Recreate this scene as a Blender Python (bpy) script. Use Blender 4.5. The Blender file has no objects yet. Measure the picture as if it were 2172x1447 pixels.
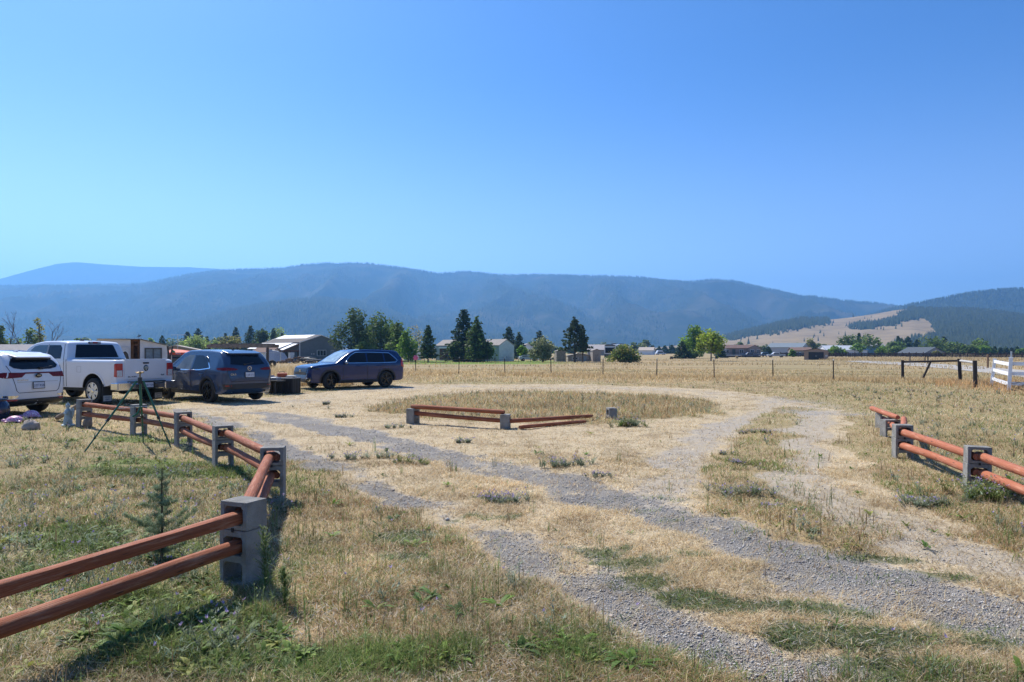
import bpy, bmesh, math, random
import numpy as np
from mathutils import Vector, Matrix
from mathutils.bvhtree import BVHTree
R = math.radians
random.seed(7)
rng = np.random.default_rng(11)
S = bpy.context.scene
COL = S.collection
# ------------------------------------------------------------------ camera, sky, sun, exposure
EYE = 1.68
FPX, CX, HY = 1448.0, 1086.0, 742.0
cd = bpy.data.cameras.new("camera")
cam = bpy.data.objects.new("camera", cd)
COL.objects.link(cam)
cam.location = (0, 0, EYE)
cam.rotation_euler = (R(90), 0, 0)
cd.sensor_width = 36.0
cd.lens = 24.0
cd.shift_y = 18.5 / 2172.0
cd.clip_start = 0.05
cd.clip_end = 40000
S.camera = cam
SUN = Vector((-0.55, 0.64, 1.0)).normalized()
w = bpy.data.worlds.new("World")
S.world = w
w.use_nodes = True
nt = w.node_tree
nt.nodes.clear()
sky = nt.nodes.new('ShaderNodeTexSky')
sky.sky_type = 'NISHITA'
sky.sun_disc = False
sky.sun_elevation = math.asin(SUN.z)
sky.sun_rotation = math.atan2(SUN.x, SUN.y)
sky.altitude = 1000
sky.air_density = 0.95
sky.dust_density = 1.6
sky.ozone_density = 10
bg = nt.nodes.new('ShaderNodeBackground')
bg.inputs['Strength'].default_value = 0.070
wo = nt.nodes.new('ShaderNodeOutputWorld')
hs = nt.nodes.new('ShaderNodeHueSaturation')
hs.inputs['Saturation'].default_value = 1.1
gm = nt.nodes.new('ShaderNodeGamma')
gm.inputs[1].default_value = 1.22
wtc = nt.nodes.new('ShaderNodeTexCoord')
wsp = nt.nodes.new('ShaderNodeSeparateXYZ')
nt.links.new(wtc.outputs['Generated'], wsp.inputs[0])
for sock, lo, hi in (('Saturation', 0.74, 1.12), ('Value', 1.19, 0.97)):
    wmr = nt.nodes.new('ShaderNodeMapRange')
    wmr.interpolation_type = 'SMOOTHSTEP'
    wmr.inputs[1].default_value = 0.06; wmr.inputs[2].default_value = 0.40
    wmr.inputs[3].default_value = lo; wmr.inputs[4].default_value = hi
    nt.links.new(wsp.outputs['Z'], wmr.inputs[0])
    nt.links.new(wmr.outputs[0], hs.inputs[sock])
nt.links.new(sky.outputs[0], hs.inputs['Color'])
nt.links.new(hs.outputs[0], gm.inputs[0])
nt.links.new(gm.outputs[0], bg.inputs[0])
nt.links.new(bg.outputs[0], wo.inputs[0])
sl = bpy.data.lights.new("sun", 'SUN')
sl.energy = 5.0
sl.angle = R(0.5)
sl.color = (1.0, 0.945, 0.85)
so = bpy.data.objects.new("sun", sl)
COL.objects.link(so)
so.rotation_euler = SUN.to_track_quat('Z', 'Y').to_euler()
S.view_settings.view_transform = 'Standard'
S.view_settings.look = 'None'
S.view_settings.exposure = 0.6
S.view_settings.gamma = 1.0
S.view_settings.use_curve_mapping = False
S.cycles.max_bounces = 6
S.cycles.diffuse_bounces = 3
S.cycles.glossy_bounces = 3
S.cycles.transmission_bounces = 4
S.cycles.volume_bounces = 1
S.cycles.use_denoising = True
S.cycles.sample_clamp_indirect = 6
# ------------------------------------------------------------------ numeric helpers
def sst(a, b, x):
    t = np.clip((x - a) / (b - a), 0, 1)
    return t * t * (3 - 2 * t)
def terr(x, y):
    return -0.8 * sst(42, 150, y)
def gp(px, py):
    k = (px - CX) / FPX
    s = (HY - py) / FPX
    y = EYE / -s if s < 0 else 1000.0
    for _ in range(60):
        y2 = (EYE - float(terr(0, y))) / -s
        if abs(y2 - y) < 1e-4: break
        y = y2
    return Vector((k * y, y, float(terr(0, y))))
def at(px, py, y):
    return Vector(((px - CX) / FPX * y, y, EYE + (HY - py) / FPX * y))
def gy(px, y):
    return Vector(((px - CX) / FPX * y, y, float(terr(0, y))))
def vnoise(x, y, seed=0):
    ix = np.floor(x); iy = np.floor(y)
    fx = x - ix; fy = y - iy
    fx = fx * fx * (3 - 2 * fx); fy = fy * fy * (3 - 2 * fy)
    def h(a, b):
        v = np.sin(a * 127.1 + b * 311.7 + seed * 74.7) * 43758.5453
        return v - np.floor(v)
    return (h(ix, iy) * (1 - fx) + h(ix + 1, iy) * fx) * (1 - fy) + (h(ix, iy + 1) * (1 - fx) + h(ix + 1, iy + 1) * fx) * fy
def fbm(x, y, o=4, seed=0):
    s = 0; a = 0.5; t = 0
    for i in range(o):
        s = s + a * vnoise(x * 2 ** i, y * 2 ** i, seed + i * 3.1); t += a; a *= 0.5
    return s / t
def pdist(x, y, pts):
    d = np.full(np.shape(x), 1e9)
    for (ax, ay), (bx, by) in zip(pts[:-1], pts[1:]):
        dx, dy = bx - ax, by - ay
        t = np.clip(((x - ax) * dx + (y - ay) * dy) / (dx * dx + dy * dy + 1e-9), 0, 1)
        d = np.minimum(d, np.hypot(x - ax - t * dx, y - ay - t * dy))
    return d
def inpoly(x, y, pts):
    c = np.zeros(np.shape(x), bool)
    n = len(pts)
    for i in range(n):
        ax, ay = pts[i]; bx, by = pts[(i + 1) % n]
        if ay == by: continue
        c ^= ((ay > y) != (by > y)) & (x < (bx - ax) * (y - ay) / (by - ay) + ax)
    return c
# ------------------------------------------------------------------ object helpers
def tag(o, label=None, cat=None, group=None, kind=None):
    if label: o['label'] = label
    if cat: o['category'] = cat
    if group: o['group'] = group
    if kind: o['kind'] = kind
    return o
def thing(name, label, cat, loc=(0, 0, 0), rz=0.0, group=None):
    o = bpy.data.objects.new(name, None)
    o.empty_display_size = 0.3
    COL.objects.link(o)
    o.location = loc
    o.rotation_euler = (0, 0, rz)
    return tag(o, label, cat, group)
def link(name, me, mat, parent=None, smooth=False):
    o = bpy.data.objects.new(name, me)
    COL.objects.link(o)
    if mat is not None:
        for m in (mat if isinstance(mat, (list, tuple)) else [mat]):
            me.materials.append(m)
    if parent: o.parent = parent
    if smooth:
        me.shade_smooth()
        if smooth != 'all':
            me.set_sharp_from_angle(angle=R(smooth if smooth is not True else 40))
    return o
def kids(o): return [c for c in COL.objects if c.parent == o]
def dup(root, loc, rz, label=None, group=None, sc=None):
    r = root.copy(); COL.objects.link(r); r.location = loc; r.rotation_euler = (0, 0, rz)
    if sc: r.scale = sc
    if label: r['label'] = label
    if group: r['group'] = group
    for ch in kids(root):
        c = ch.copy(); COL.objects.link(c); c.parent = r
        for g in kids(ch):
            d = g.copy(); COL.objects.link(d); d.parent = c
    return r
class MB:
    def __init__(s): s.v = []; s.f = []
    def add(s, v, f):
        n = len(s.v); s.v += [tuple(p) for p in v]; s.f += [tuple(i + n for i in q) for q in f]; return s
    def box(s, c, d, rz=0.0, rx=0.0, ry=0.0):
        M = Matrix.Translation(c) @ Matrix.Rotation(rz, 4, 'Z') @ Matrix.Rotation(ry, 4, 'Y') @ Matrix.Rotation(rx, 4, 'X')
        h = [k / 2 for k in d]
        v = [M @ Vector((sx * h[0], sy * h[1], sz * h[2])) for sx in (-1, 1) for sy in (-1, 1) for sz in (-1, 1)]
        return s.add(v, [(0, 1, 3, 2), (4, 6, 7, 5), (0, 4, 5, 1), (2, 3, 7, 6), (0, 2, 6, 4), (1, 5, 7, 3)])
    def tube(s, pts, r, n=8, cap=True):
        pts = [Vector(p) for p in pts]
        rs = r if isinstance(r, (list, tuple)) else [r] * len(pts)
        rings = []
        for i, p in enumerate(pts):
            d = (pts[min(i + 1, len(pts) - 1)] - pts[max(i - 1, 0)]).normalized()
            u = d.orthogonal().normalized() if abs(d.z) > 0.99 else d.cross(Vector((0, 0, 1))).normalized()
            q = d.cross(u)
            rings.append([p + (u * math.cos(2 * math.pi * k / n) + q * math.sin(2 * math.pi * k / n)) * rs[i] for k in range(n)])
        v = [p for rg in rings for p in rg]
        f = [(i * n + k, i * n + (k + 1) % n, (i + 1) * n + (k + 1) % n, (i + 1) * n + k) for i in range(len(pts) - 1) for k in range(n)]
        if cap:
            f += [tuple(range(n - 1, -1, -1)), tuple((len(pts) - 1) * n + k for k in range(n))]
        return s.add(v, f)
    def lathe(s, prof, n=24, c=(0, 0, 0), axis='Z'):
        v = []; f = []
        for (r, z) in prof:
            for k in range(n):
                a = 2 * math.pi * k / n
                p = (r * math.cos(a), r * math.sin(a), z)
                if axis == 'Y': p = (p[0], p[2], p[1])
                if axis == 'X': p = (p[2], p[0], p[1])
                v.append((p[0] + c[0], p[1] + c[1], p[2] + c[2]))
        for i in range(len(prof) - 1):
            for k in range(n):
                f.append((i * n + k, i * n + (k + 1) % n, (i + 1) * n + (k + 1) % n, (i + 1) * n + k))
        return s.add(v, f)
    def prism(s, pts, d):
        """polygon of 3D points pushed along vector d"""
        n = len(pts); d = Vector(d)
        v = [Vector(p) for p in pts] + [Vector(p) + d for p in pts]
        f = [tuple(range(n)), tuple(range(2 * n - 1, n - 1, -1))] + [(i, i + n, (i + 1) % n + n, (i + 1) % n) for i in range(n)]
        return s.add(v, f)
    def blob(s, c, r, seed=0, amp=0.2, n=10, m=7):
        c = Vector(c); rr = r if isinstance(r, (list, tuple)) else (r, r, r)
        rd = random.Random(seed); v = []; f = []
        for i in range(m + 1):
            t = math.pi * i / m
            for k in range(n):
                a = 2 * math.pi * k / n
                q = 1 + amp * (rd.random() - 0.5) * (0 if i in (0, m) else 2)
                v.append(c + Vector((rr[0] * math.sin(t) * math.cos(a) * q, rr[1] * math.sin(t) * math.sin(a) * q, rr[2] * math.cos(t) * q)))
        for i in range(m):
            for k in range(n):
                f.append((i * n + k, (i + 1) * n + k, (i + 1) * n + (k + 1) % n, i * n + (k + 1) % n))
        return s.add(v, f)
    def build(s, name, mat, parent=None, smooth=False, bevel=0):
        me = bpy.data.meshes.new(name)
        me.from_pydata(s.v, [], s.f)
        bm = bmesh.new(); bm.from_mesh(me)
        bmesh.ops.remove_doubles(bm, verts=bm.verts, dist=1e-5)
        bmesh.ops.recalc_face_normals(bm, faces=bm.faces)
        bm.to_mesh(me); bm.free()
        o = link(name, me, mat, parent, smooth)
        if bevel:
            b = o.modifiers.new('bevel', 'BEVEL'); b.width = bevel; b.segments = 2; b.limit_method = 'ANGLE'; b.angle_limit = R(35)
        return o
def npmesh(name, V, F, mat, parent=None, cols=None, smooth=False):
    """V (n,3), F (m,k) numpy; cols (n,3) point colours"""
    me = bpy.data.meshes.new(name)
    n, m, k = len(V), len(F), F.shape[1]
    me.vertices.add(n); me.vertices.foreach_set('co', np.ascontiguousarray(V, np.float32).ravel())
    me.loops.add(m * k); me.loops.foreach_set('vertex_index', np.ascontiguousarray(F, np.int32).ravel())
    me.polygons.add(m); me.polygons.foreach_set('loop_start', np.arange(m, dtype=np.int32) * k)
    me.update(calc_edges=True)
    if cols is not None:
        a = me.attributes.new('col', 'FLOAT_COLOR', 'POINT')
        c4 = np.ones((n, 4), np.float32); c4[:, :3] = cols
        a.data.foreach_set('color', c4.ravel())
    o = link(name, me, mat, parent)
    if smooth: me.shade_smooth()
    return o
# ------------------------------------------------------------------ materials
def nodes(m):
    m.use_nodes = True
    t = m.node_tree
    return t, t.nodes, t.links
MATS = {}
def mat(name, col, rough=0.6, metal=0.0, var=0.12, scale=6.0, bump=0.0, bscale=40.0, coat=0.0, spec=0.5, stretch=None):
    if name in MATS: return MATS[name]
    m = bpy.data.materials.new(name); MATS[name] = m
    t, N, L = nodes(m)
    p = N['Principled BSDF']
    p.inputs['Roughness'].default_value = rough
    p.inputs['Metallic'].default_value = metal
    p.inputs['Coat Weight'].default_value = coat
    p.inputs['Coat Roughness'].default_value = 0.03
    p.inputs['Specular IOR Level'].default_value = spec
    tc = N.new('ShaderNodeTexCoord')
    mp = N.new('ShaderNodeMapping')
    if stretch: mp.inputs['Scale'].default_value = stretch
    L.new(tc.outputs['Object'], mp.inputs[0])
    nz = N.new('ShaderNodeTexNoise'); nz.inputs['Scale'].default_value = scale; nz.inputs['Detail'].default_value = 6
    L.new(mp.outputs[0], nz.inputs['Vector'])
    mr = N.new('ShaderNodeMapRange')
    mr.inputs['From Min'].default_value = 0.3; mr.inputs['From Max'].default_value = 0.7
    mr.inputs['To Min'].default_value = 1 - var; mr.inputs['To Max'].default_value = 1 + var
    L.new(nz.outputs['Fac'], mr.inputs[0])
    mx = N.new('ShaderNodeMix'); mx.data_type = 'RGBA'; mx.blend_type = 'MULTIPLY'
    mx.inputs['Factor'].default_value = 1
    mx.inputs['A'].default_value = (*col, 1)
    L.new(mr.outputs[0], mx.inputs['B'])
    L.new(mx.outputs['Result'], p.inputs['Base Color'])
    if bump:
        n2 = N.new('ShaderNodeTexNoise'); n2.inputs['Scale'].default_value = bscale; n2.inputs['Detail'].default_value = 5
        L.new(mp.outputs[0], n2.inputs['Vector'])
        b = N.new('ShaderNodeBump'); b.inputs['Strength'].default_value = bump; b.inputs['Distance'].default_value = 0.02
        L.new(n2.outputs['Fac'], b.inputs['Height']); L.new(b.outputs[0], p.inputs['Normal'])
    return m
def leafmat(name, tint=(1, 1, 1), trans=0.35, rough=0.6):
    if name in MATS: return MATS[name]
    m = bpy.data.materials.new(name); MATS[name] = m
    t, N, L = nodes(m)
    N.clear()
    out = N.new('ShaderNodeOutputMaterial')
    a = N.new('ShaderNodeAttribute'); a.attribute_name = 'col'
    mx = N.new('ShaderNodeMix'); mx.data_type = 'RGBA'; mx.blend_type = 'MULTIPLY'; mx.inputs['Factor'].default_value = 1
    mx.inputs['B'].default_value = (*tint, 1)
    L.new(a.outputs['Color'], mx.inputs['A'])
    d = N.new('ShaderNodeBsdfPrincipled'); d.inputs['Roughness'].default_value = rough; d.inputs['Specular IOR Level'].default_value = 0.25
    L.new(mx.outputs['Result'], d.inputs['Base Color'])
    tr = N.new('ShaderNodeBsdfTranslucent'); L.new(mx.outputs['Result'], tr.inputs[0])
    ms = N.new('ShaderNodeMixShader'); ms.inputs[0].default_value = trans
    L.new(d.outputs[0], ms.inputs[1]); L.new(tr.outputs[0], ms.inputs[2]); L.new(ms.outputs[0], out.inputs[0])
    return m
def wallmat(name, col, pitch=0.2, axis='Z', rough=0.6, depth=0.4):
    """siding or standing-seam sheet: fine lines with a step in the bump"""
    if name in MATS: return MATS[name]
    m = mat(name, col, rough, var=0.1, scale=1.5)
    t, N, L = nodes(m)
    p = N['Principled BSDF']
    tc = N.new('ShaderNodeTexCoord'); wv = N.new('ShaderNodeTexWave')
    wv.wave_type = 'BANDS'; wv.bands_direction = axis; wv.wave_profile = 'SAW'
    wv.inputs['Scale'].default_value = 0.314 / pitch
    L.new(tc.outputs['Object'], wv.inputs['Vector'])
    b = N.new('ShaderNodeBump'); b.inputs['Strength'].default_value = depth; b.inputs['Distance'].default_value = 0.05
    L.new(wv.outputs['Fac'], b.inputs['Height']); L.new(b.outputs[0], p.inputs['Normal'])
    return m
def text_mesh(name, s, size, matl, parent, loc, rot, depth=0.002, align='CENTER'):
    c = bpy.data.curves.new(name, 'FONT'); c.body = s; c.size = size; c.extrude = depth
    c.align_x = align; c.align_y = 'CENTER'
    o = bpy.data.objects.new(name, c); COL.objects.link(o)
    dg = bpy.context.evaluated_depsgraph_get()
    me = bpy.data.meshes.new_from_object(o.evaluated_get(dg))
    bpy.data.objects.remove(o); bpy.data.curves.remove(c)
    me.materials.clear()
    q = link(name, me, matl, parent)
    q.location = loc; q.rotation_euler = rot
    return q
# ------------------------------------------------------------------ land: what grows where (world metres)
def wp(pts): return [(gp(a, b).x, gp(a, b).y) for a, b in pts]
RUT_NEAR = wp([(1820, 1470), (1600, 1392), (1420, 1300), (1250, 1215), (1100, 1145), (980, 1100), (860, 1052), (760, 1012), (690, 982), (620, 950), (560, 922), (490, 895), (380, 868)])
RUT_FAR = wp([(2400, 1400), (2172, 1325), (1950, 1255), (1750, 1192), (1560, 1132), (1400, 1080), (1300, 1048), (1200, 1020), (1080, 996), (980, 972), (900, 950), (820, 930), (750, 913), (690, 903), (640, 890), (560, 875)])
LOOP = wp([(430, 868), (560, 858), (650, 842), (740, 829), (850, 823), (1000, 820), (1200, 820.5), (1400, 827), (1560, 838), (1680, 854), (1745, 872)])
LOOP_R = wp([(1745, 872), (1725, 915), (1705, 960), (1690, 1000), (1735, 1050), (1850, 1100), (2000, 1150), (2200, 1205)])
LOOP_I = wp([(1640, 850), (1600, 872), (1560, 900), (1500, 932), (1455, 972), (1430, 1015), (1390, 1060)])
STRIP = wp([(1690, 868), (1650, 905), (1625, 955), (1600, 1005), (1610, 1050), (1680, 1100), (1780, 1140)])
DRIVE = wp([(330, 858), (520, 905), (640, 972), (720, 1030), (860, 1095), (1050, 1180), (1250, 1290), (1400, 1380), (1480, 1447), (2400, 1447), (2400, 1230), (2172, 1180), (1960, 1085), (1830, 1010), (1800, 940), (1800, 880), (1700, 850), (1500, 824), (1200, 815), (850, 815), (560, 843)])
YARD = wp([(-900, 1447), (-900, 905), (0, 880), (180, 906), (294, 922), (389, 947), (472, 985), (578, 1064), (517, 1240), (540, 1447)])
MATS_GREEN = [(1360, 1056, .7, .2), (1408, 1082, .5, .2), (1440, 1100, .4, .15), (1340, 1197, .35, .22), (1380, 1237, .4, .25), (1452, 1185, .35, .15), (1493, 1277, .4, .2), (1561, 1293, .45, .16),
              (1762, 1289, .4, .2), (1862, 1185, .6, .16), (1962, 1221, .55, .14), (1826, 1217, .35, .15), (1802, 1349, .5, .22), (1882, 1361, .35, .22), (2063, 1329, .4, .14), (2111, 1365, .4, .16),
              (1818, 1405, .3, .15), (1452, 1385, .28, .12), (1509, 1397, .28, .12), (1573, 1418, .25, .14), (1240, 1170, .35, .16), (1280, 1190, .3, .15), (860, 1140, .35, .3), (900, 1180, .3, .2), (1000, 1103, .4, .13), (1030, 1060, .4, .2)]
MG = [(gp(a, b).x, gp(a, b).y, c * .85, d * .8) for a, b, c, d in MATS_GREEN]
LUSH = [(gp(a, b).x, gp(a, b).y, c, d) for a, b, c, d in [(330, 985, 1.0, .45), (420, 1000, .8, .4), (250, 1000, .6, .3), (480, 1010, .5, .4), (270, 935, 1.4, .4), (100, 1150, .7, .4), (60, 1230, .5, .3), (210, 1160, .5, .2), (400, 1160, .4, .25), (330, 1300, .45, .28), (420, 1340, .6, .32), (200, 1290, .45, .2), (300, 1430, .5, .12), (540, 1380, .3, .3), (680, 1390, .3, .16), (760, 1400, .25, .16), (1110, 1370, .2, .1), (1060, 1420, .25, .1), (1220, 1410, .25, .1), (900, 1420, .3, .08), (640, 1420, .5, .15), (820, 1435, .4, .1), (1000, 1440, .5, .1), (1150, 1435, .5, .12), (1290, 1440, .3, .1), (470, 1420, .3, .1)]]
ISLE = (1.0, 21.6, 6.1, 6.6)
def ell(x, y, L):
    m = np.zeros(np.shape(x))
    for cx, cy, a, b in L:
        m = np.maximum(m, 1 - sst(0.5, 1.3, np.sqrt(((x - cx) / a) ** 2 + ((y - cy) / b) ** 2)))
    return m
RFX = wp([(1885, 900), (1912, 985), (2070, 1045)])
def field(x, y):
    x = np.asarray(x, float); y = np.asarray(y, float)
    n1 = fbm(x * .9, y * .9, 3, 1) - .5
    n2 = fbm(x * 2.6, y * 2.6, 3, 9) - .5
    wx = x + .9 * n1 + .35 * n2; wy = y + .9 * (fbm(x * .9, y * .9, 3, 5) - .5) + .3 * n2
    near = y < 45
    F = {}
    g = np.maximum.reduce([
        (1 - sst(.10, .50, pdist(wx, wy, RUT_NEAR))) * (.66 + 2.2 * n1 + 1.2 * n2),
        (1 - sst(.25, .78, pdist(wx, wy, RUT_FAR))) * (.84 + .9 * n1 + .9 * n2),
        .50 * (1 - sst(.9, 2.2, pdist(wx, wy, LOOP))) * (.8 + 1.4 * n1),
        .30 * (1 - sst(.3, .9, pdist(wx, wy, LOOP_R))) * (.8 + 1.2 * n1),
        .40 * (1 - sst(.2, .8, pdist(wx, wy, LOOP_I))) * (.9 + 1.0 * n1)])
    F['gravel'] = np.clip(g, 0, 1) * near
    dr = inpoly(wx, wy, DRIVE) & near
    wx2 = wx + 1.6 * (fbm(x * .5, y * .5, 3, 15) - .5); isl = np.sqrt(((wx2 - ISLE[0]) / ISLE[2]) ** 2 + ((wy - ISLE[1]) / ISLE[3]) ** 2)
    F['isle'] = 1 - sst(.70, 1.06, isl + .25 * n2)
    F['straw'] = np.where(dr, 1.0, 0.0) * (1 - F['isle'])
    F['straw'] = F['straw'] * (1 - .85 * (1 - sst(.35, 1.0, pdist(wx, wy, STRIP))))
    F['dirt'] = np.clip(np.maximum(np.maximum((1 - sst(.12, .62, pdist(wx, wy, LOOP_R))) * (.92 + .7 * n1 + .6 * n2), .8 * (1 - sst(.15, .62, pdist(wx, wy, LOOP_I))) * (.9 + .8 * n1)), .8 * (1 - sst(.05, .45, pdist(x, y, RUT_FAR))) * sst(2.5, 4.5, x) * (y < 9)), 0, 1)
    F['yard'] = 1.0 * inpoly(wx, wy, YARD)
    F['lush'] = np.clip(ell(wx, wy, LUSH) + (2.4 * n2 + .8 * n1) * (ell(wx, wy, LUSH) > .05), 0, 1)
    F['mat'] = np.clip(ell(x + .7 * n1 + .3 * n2, y + .5 * n2, MG) + 1.4 * n2 * (ell(x, y, MG) > .05) + .9 * n1 * (ell(x, y, MG) > .05), 0, 1) * near
    lx = wx / np.maximum(y, 1) * FPX + CX
    F['lawn'] = sst(96, 104, wy) * (1 - sst(150, 165, y)) * sst(700, 820, lx) * (1 - sst(1120, 1260, lx))
    right = sst(0, .6, wx - np.interp(wy, [p[1] for p in RFX[::-1]], [p[0] for p in RFX[::-1]]) - .3 * (wy - 14) * (wy > 14)) * (x > 3)
    F['right'] = right * near * (1 - F['straw'])
    return F
def build_ground():
    az = np.concatenate([np.linspace(-180, -44, 40, endpoint=False), np.linspace(-44, 44, 620), np.linspace(44, 180, 40)[1:-1]])
    az = np.radians(az)
    rad = 0.5 * 1.0155 ** np.arange(0, 640)
    A, Rr = np.meshgrid(az, rad)
    x = Rr * np.sin(A); y = Rr * np.cos(A)
    F = field(x, y)
    z = terr(x, y) + np.where(Rr < 60, .05 * (fbm(x * 1.1, y * 1.1, 3, 3) - .5) + .03 * (fbm(x * 5, y * 5, 3, 4) - .5) - .03 * F['gravel'], 0)
    na, nr = len(az), len(rad)
    V = np.stack([x, y, z], -1).reshape(-1, 3)
    V = np.vstack([V, [[0, 0, 0]]])
    i = np.arange(nr - 1)[:, None] * na; j = np.arange(na)[None, :]; j2 = (j + 1) % na
    Fq = np.stack([i + j, i + j2, i + na + j2, i + na + j], -1).reshape(-1, 4)
    me_mat = ground_mat()
    o = npmesh('ground', V, Fq, me_mat, smooth=True)
    c = len(V) - 1
    for k in ('gravel', 'straw', 'dirt', 'yard', 'lush', 'mat', 'lawn', 'isle', 'right'):
        a = o.data.attributes.new(k, 'FLOAT', 'POINT')
        a.data.foreach_set('value', np.append(F[k].reshape(-1), 0).astype(np.float32))
    tag(o, kind='structure')
    return o
def ground_mat():
    m = bpy.data.materials.new('ground'); t, N, L = nodes(m)
    p = N['Principled BSDF']; p.inputs['Roughness'].default_value = .95; p.inputs['Specular IOR Level'].default_value = .1
    tc = N.new('ShaderNodeTexCoord')
    def noise(sc, det=6, st=None, rough=.6):
        n = N.new('ShaderNodeTexNoise'); n.inputs['Scale'].default_value = sc; n.inputs['Detail'].default_value = det; n.inputs['Roughness'].default_value = rough
        if st:
            mp = N.new('ShaderNodeMapping'); mp.inputs['Scale'].default_value = st
            L.new(tc.outputs['Object'], mp.inputs[0]); L.new(mp.outputs[0], n.inputs['Vector'])
        else: L.new(tc.outputs['Object'], n.inputs['Vector'])
        return n.outputs['Fac']
    def math_(op, a, b=0.0, cl=False):
        n = N.new('ShaderNodeMath'); n.operation = op; n.use_clamp = cl
        for i, q in enumerate((a, b)):
            if isinstance(q, (int, float)): n.inputs[i].default_value = q
            else: L.new(q, n.inputs[i])
        return n.outputs[0]
    def att(k):
        a = N.new('ShaderNodeAttribute'); a.attribute_name = k; return a.outputs['Fac']
    def rng_(v, a, b, c=0.0, d=1.0):
        n = N.new('ShaderNodeMapRange'); n.interpolation_type = 'SMOOTHSTEP'
        for i, q in enumerate((a, b, c, d)): n.inputs[i + 1].default_value = q
        L.new(v, n.inputs[0]); return n.outputs[0]
    def mix(f, a, b, mode='MIX'):
        n = N.new('ShaderNodeMix'); n.data_type = 'RGBA'; n.blend_type = mode
        if isinstance(f, (int, float)): n.inputs['Factor'].default_value = f
        else: L.new(f, n.inputs['Factor'])
        for k, q in (('A', a), ('B', b)):
            if isinstance(q, tuple): n.inputs[k].default_value = (*q, 1)
            else: L.new(q, n.inputs[k])
        return n.outputs['Result']
    fine = noise(55, 4); mid = noise(7, 6); big = noise(.8, 5); vbig = noise(.05, 4); far1 = noise(.25, 8, (1, 3.0, 1))
    # dry field soil and thatch
    base = mix(rng_(mid, .35, .65), (.36, .275, .17), (.27, .205, .125))
    base = mix(rng_(big, .35, .68), base, (.40, .29, .15))
    base = mix(rng_(far1, .42, .64), base, (.40, .305, .165))
    base = mix(math_('MULTIPLY', rng_(vbig, .42, .60), .55), base, (.25, .225, .115))
    straw = mix(rng_(mid, .3, .7), (.50, .40, .26), (.38, .30, .19))
    straw = mix(rng_(fine, .45, .75), straw, (.61, .52, .37))
    c = mix(rng_(math_('ADD', att('straw'), math_('MULTIPLY', math_('SUBTRACT', mid, .5), .8)), .3, .7), base, straw)
    isle = mix(rng_(mid, .3, .7), (.34, .255, .13), (.25, .215, .11))
    c = mix(rng_(math_('ADD', att('isle'), math_('SUBTRACT', mid, .5)), .3, .7), c, isle)
    yard = mix(rng_(mid, .35, .65), (.33, .245, .135), (.22, .20, .095))
    c = mix(math_('MULTIPLY', rng_(noise(1.3, 6), .50, .66), .55), c, (.20, .135, .075))
    c = mix(math_('MULTIPLY', att('yard'), .85), c, yard)
    rt = mix(rng_(mid, .35, .65), (.36, .26, .13), (.24, .21, .105))
    c = mix(math_('MULTIPLY', att('right'), .8), c, rt)
    c = mix(rng_(math_('ADD', att('lush'), math_('MULTIPLY', math_('SUBTRACT', mid, .5), .9)), .35, .75), c, (.15, .18, .06))
    c = mix(rng_(math_('ADD', att('mat'), math_('MULTIPLY', math_('SUBTRACT', mid, .5), 1.1)), .35, .75), c, (.165, .155, .085))
    c = mix(att('lawn'), c, (.15, .22, .04))
    dirt = mix(rng_(mid, .3, .7), (.43, .37, .29), (.35, .295, .22))
    c = mix(rng_(math_('ADD', att('dirt'), math_('MULTIPLY', math_('SUBTRACT', mid, .5), .9)), .35, .75), c, dirt)
    # gravel
    vo = N.new('ShaderNodeTexVoronoi'); vo.inputs['Scale'].default_value = 125; vo.inputs['Randomness'].default_value = 1
    L.new(tc.outputs['Object'], vo.inputs['Vector'])
    sep = N.new('ShaderNodeSeparateColor'); L.new(vo.outputs['Color'], sep.inputs[0])
    cr = N.new('ShaderNodeValToRGB'); L.new(sep.outputs[0], cr.inputs[0])
    e = cr.color_ramp.elements
    e[0].color = (.30, .275, .245, 1); e[1].color = (.62, .575, .51, 1); e[1].position = 1
    e.new(.35).color = (.42, .39, .35, 1); e.new(.7).color = (.49, .45, .405, 1); e.new(.85).color = (.48, .41, .37, 1)
    gv = mix(rng_(vo.outputs['Distance'], .45, .8), cr.outputs[0], (.22, .21, .20))
    gv = mix(math_('MULTIPLY', rng_(noise(1.6, 6), .42, .60), .85), gv, (.45, .415, .37))
    gf = rng_(math_('ADD', att('gravel'), math_('MULTIPLY', math_('SUBTRACT', noise(5, 8, None, .75), .5), 1.9)), .28, .80)
    c = mix(gf, c, gv)
    c = mix(math_('MULTIPLY', rng_(fine, .3, .55, 1, 0), .22), c, (.14, .105, .07))
    L.new(c, p.inputs['Base Color'])
    h = math_('ADD', math_('MULTIPLY', fine, .5), mid)
    b = N.new('ShaderNodeBump'); b.inputs['Strength'].default_value = .6; b.inputs['Distance'].default_value = .03
    L.new(h, b.inputs['Height'])
    b2 = N.new('ShaderNodeBump'); b2.inputs['Distance'].default_value = .02; b2.invert = True
    L.new(gf, b2.inputs['Strength']); L.new(vo.outputs['Distance'], b2.inputs['Height']); L.new(b.outputs[0], b2.inputs['Normal'])
    L.new(b2.outputs[0], p.inputs['Normal'])
    return m
GROUND = build_ground()
gvz = GROUND.data
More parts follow.
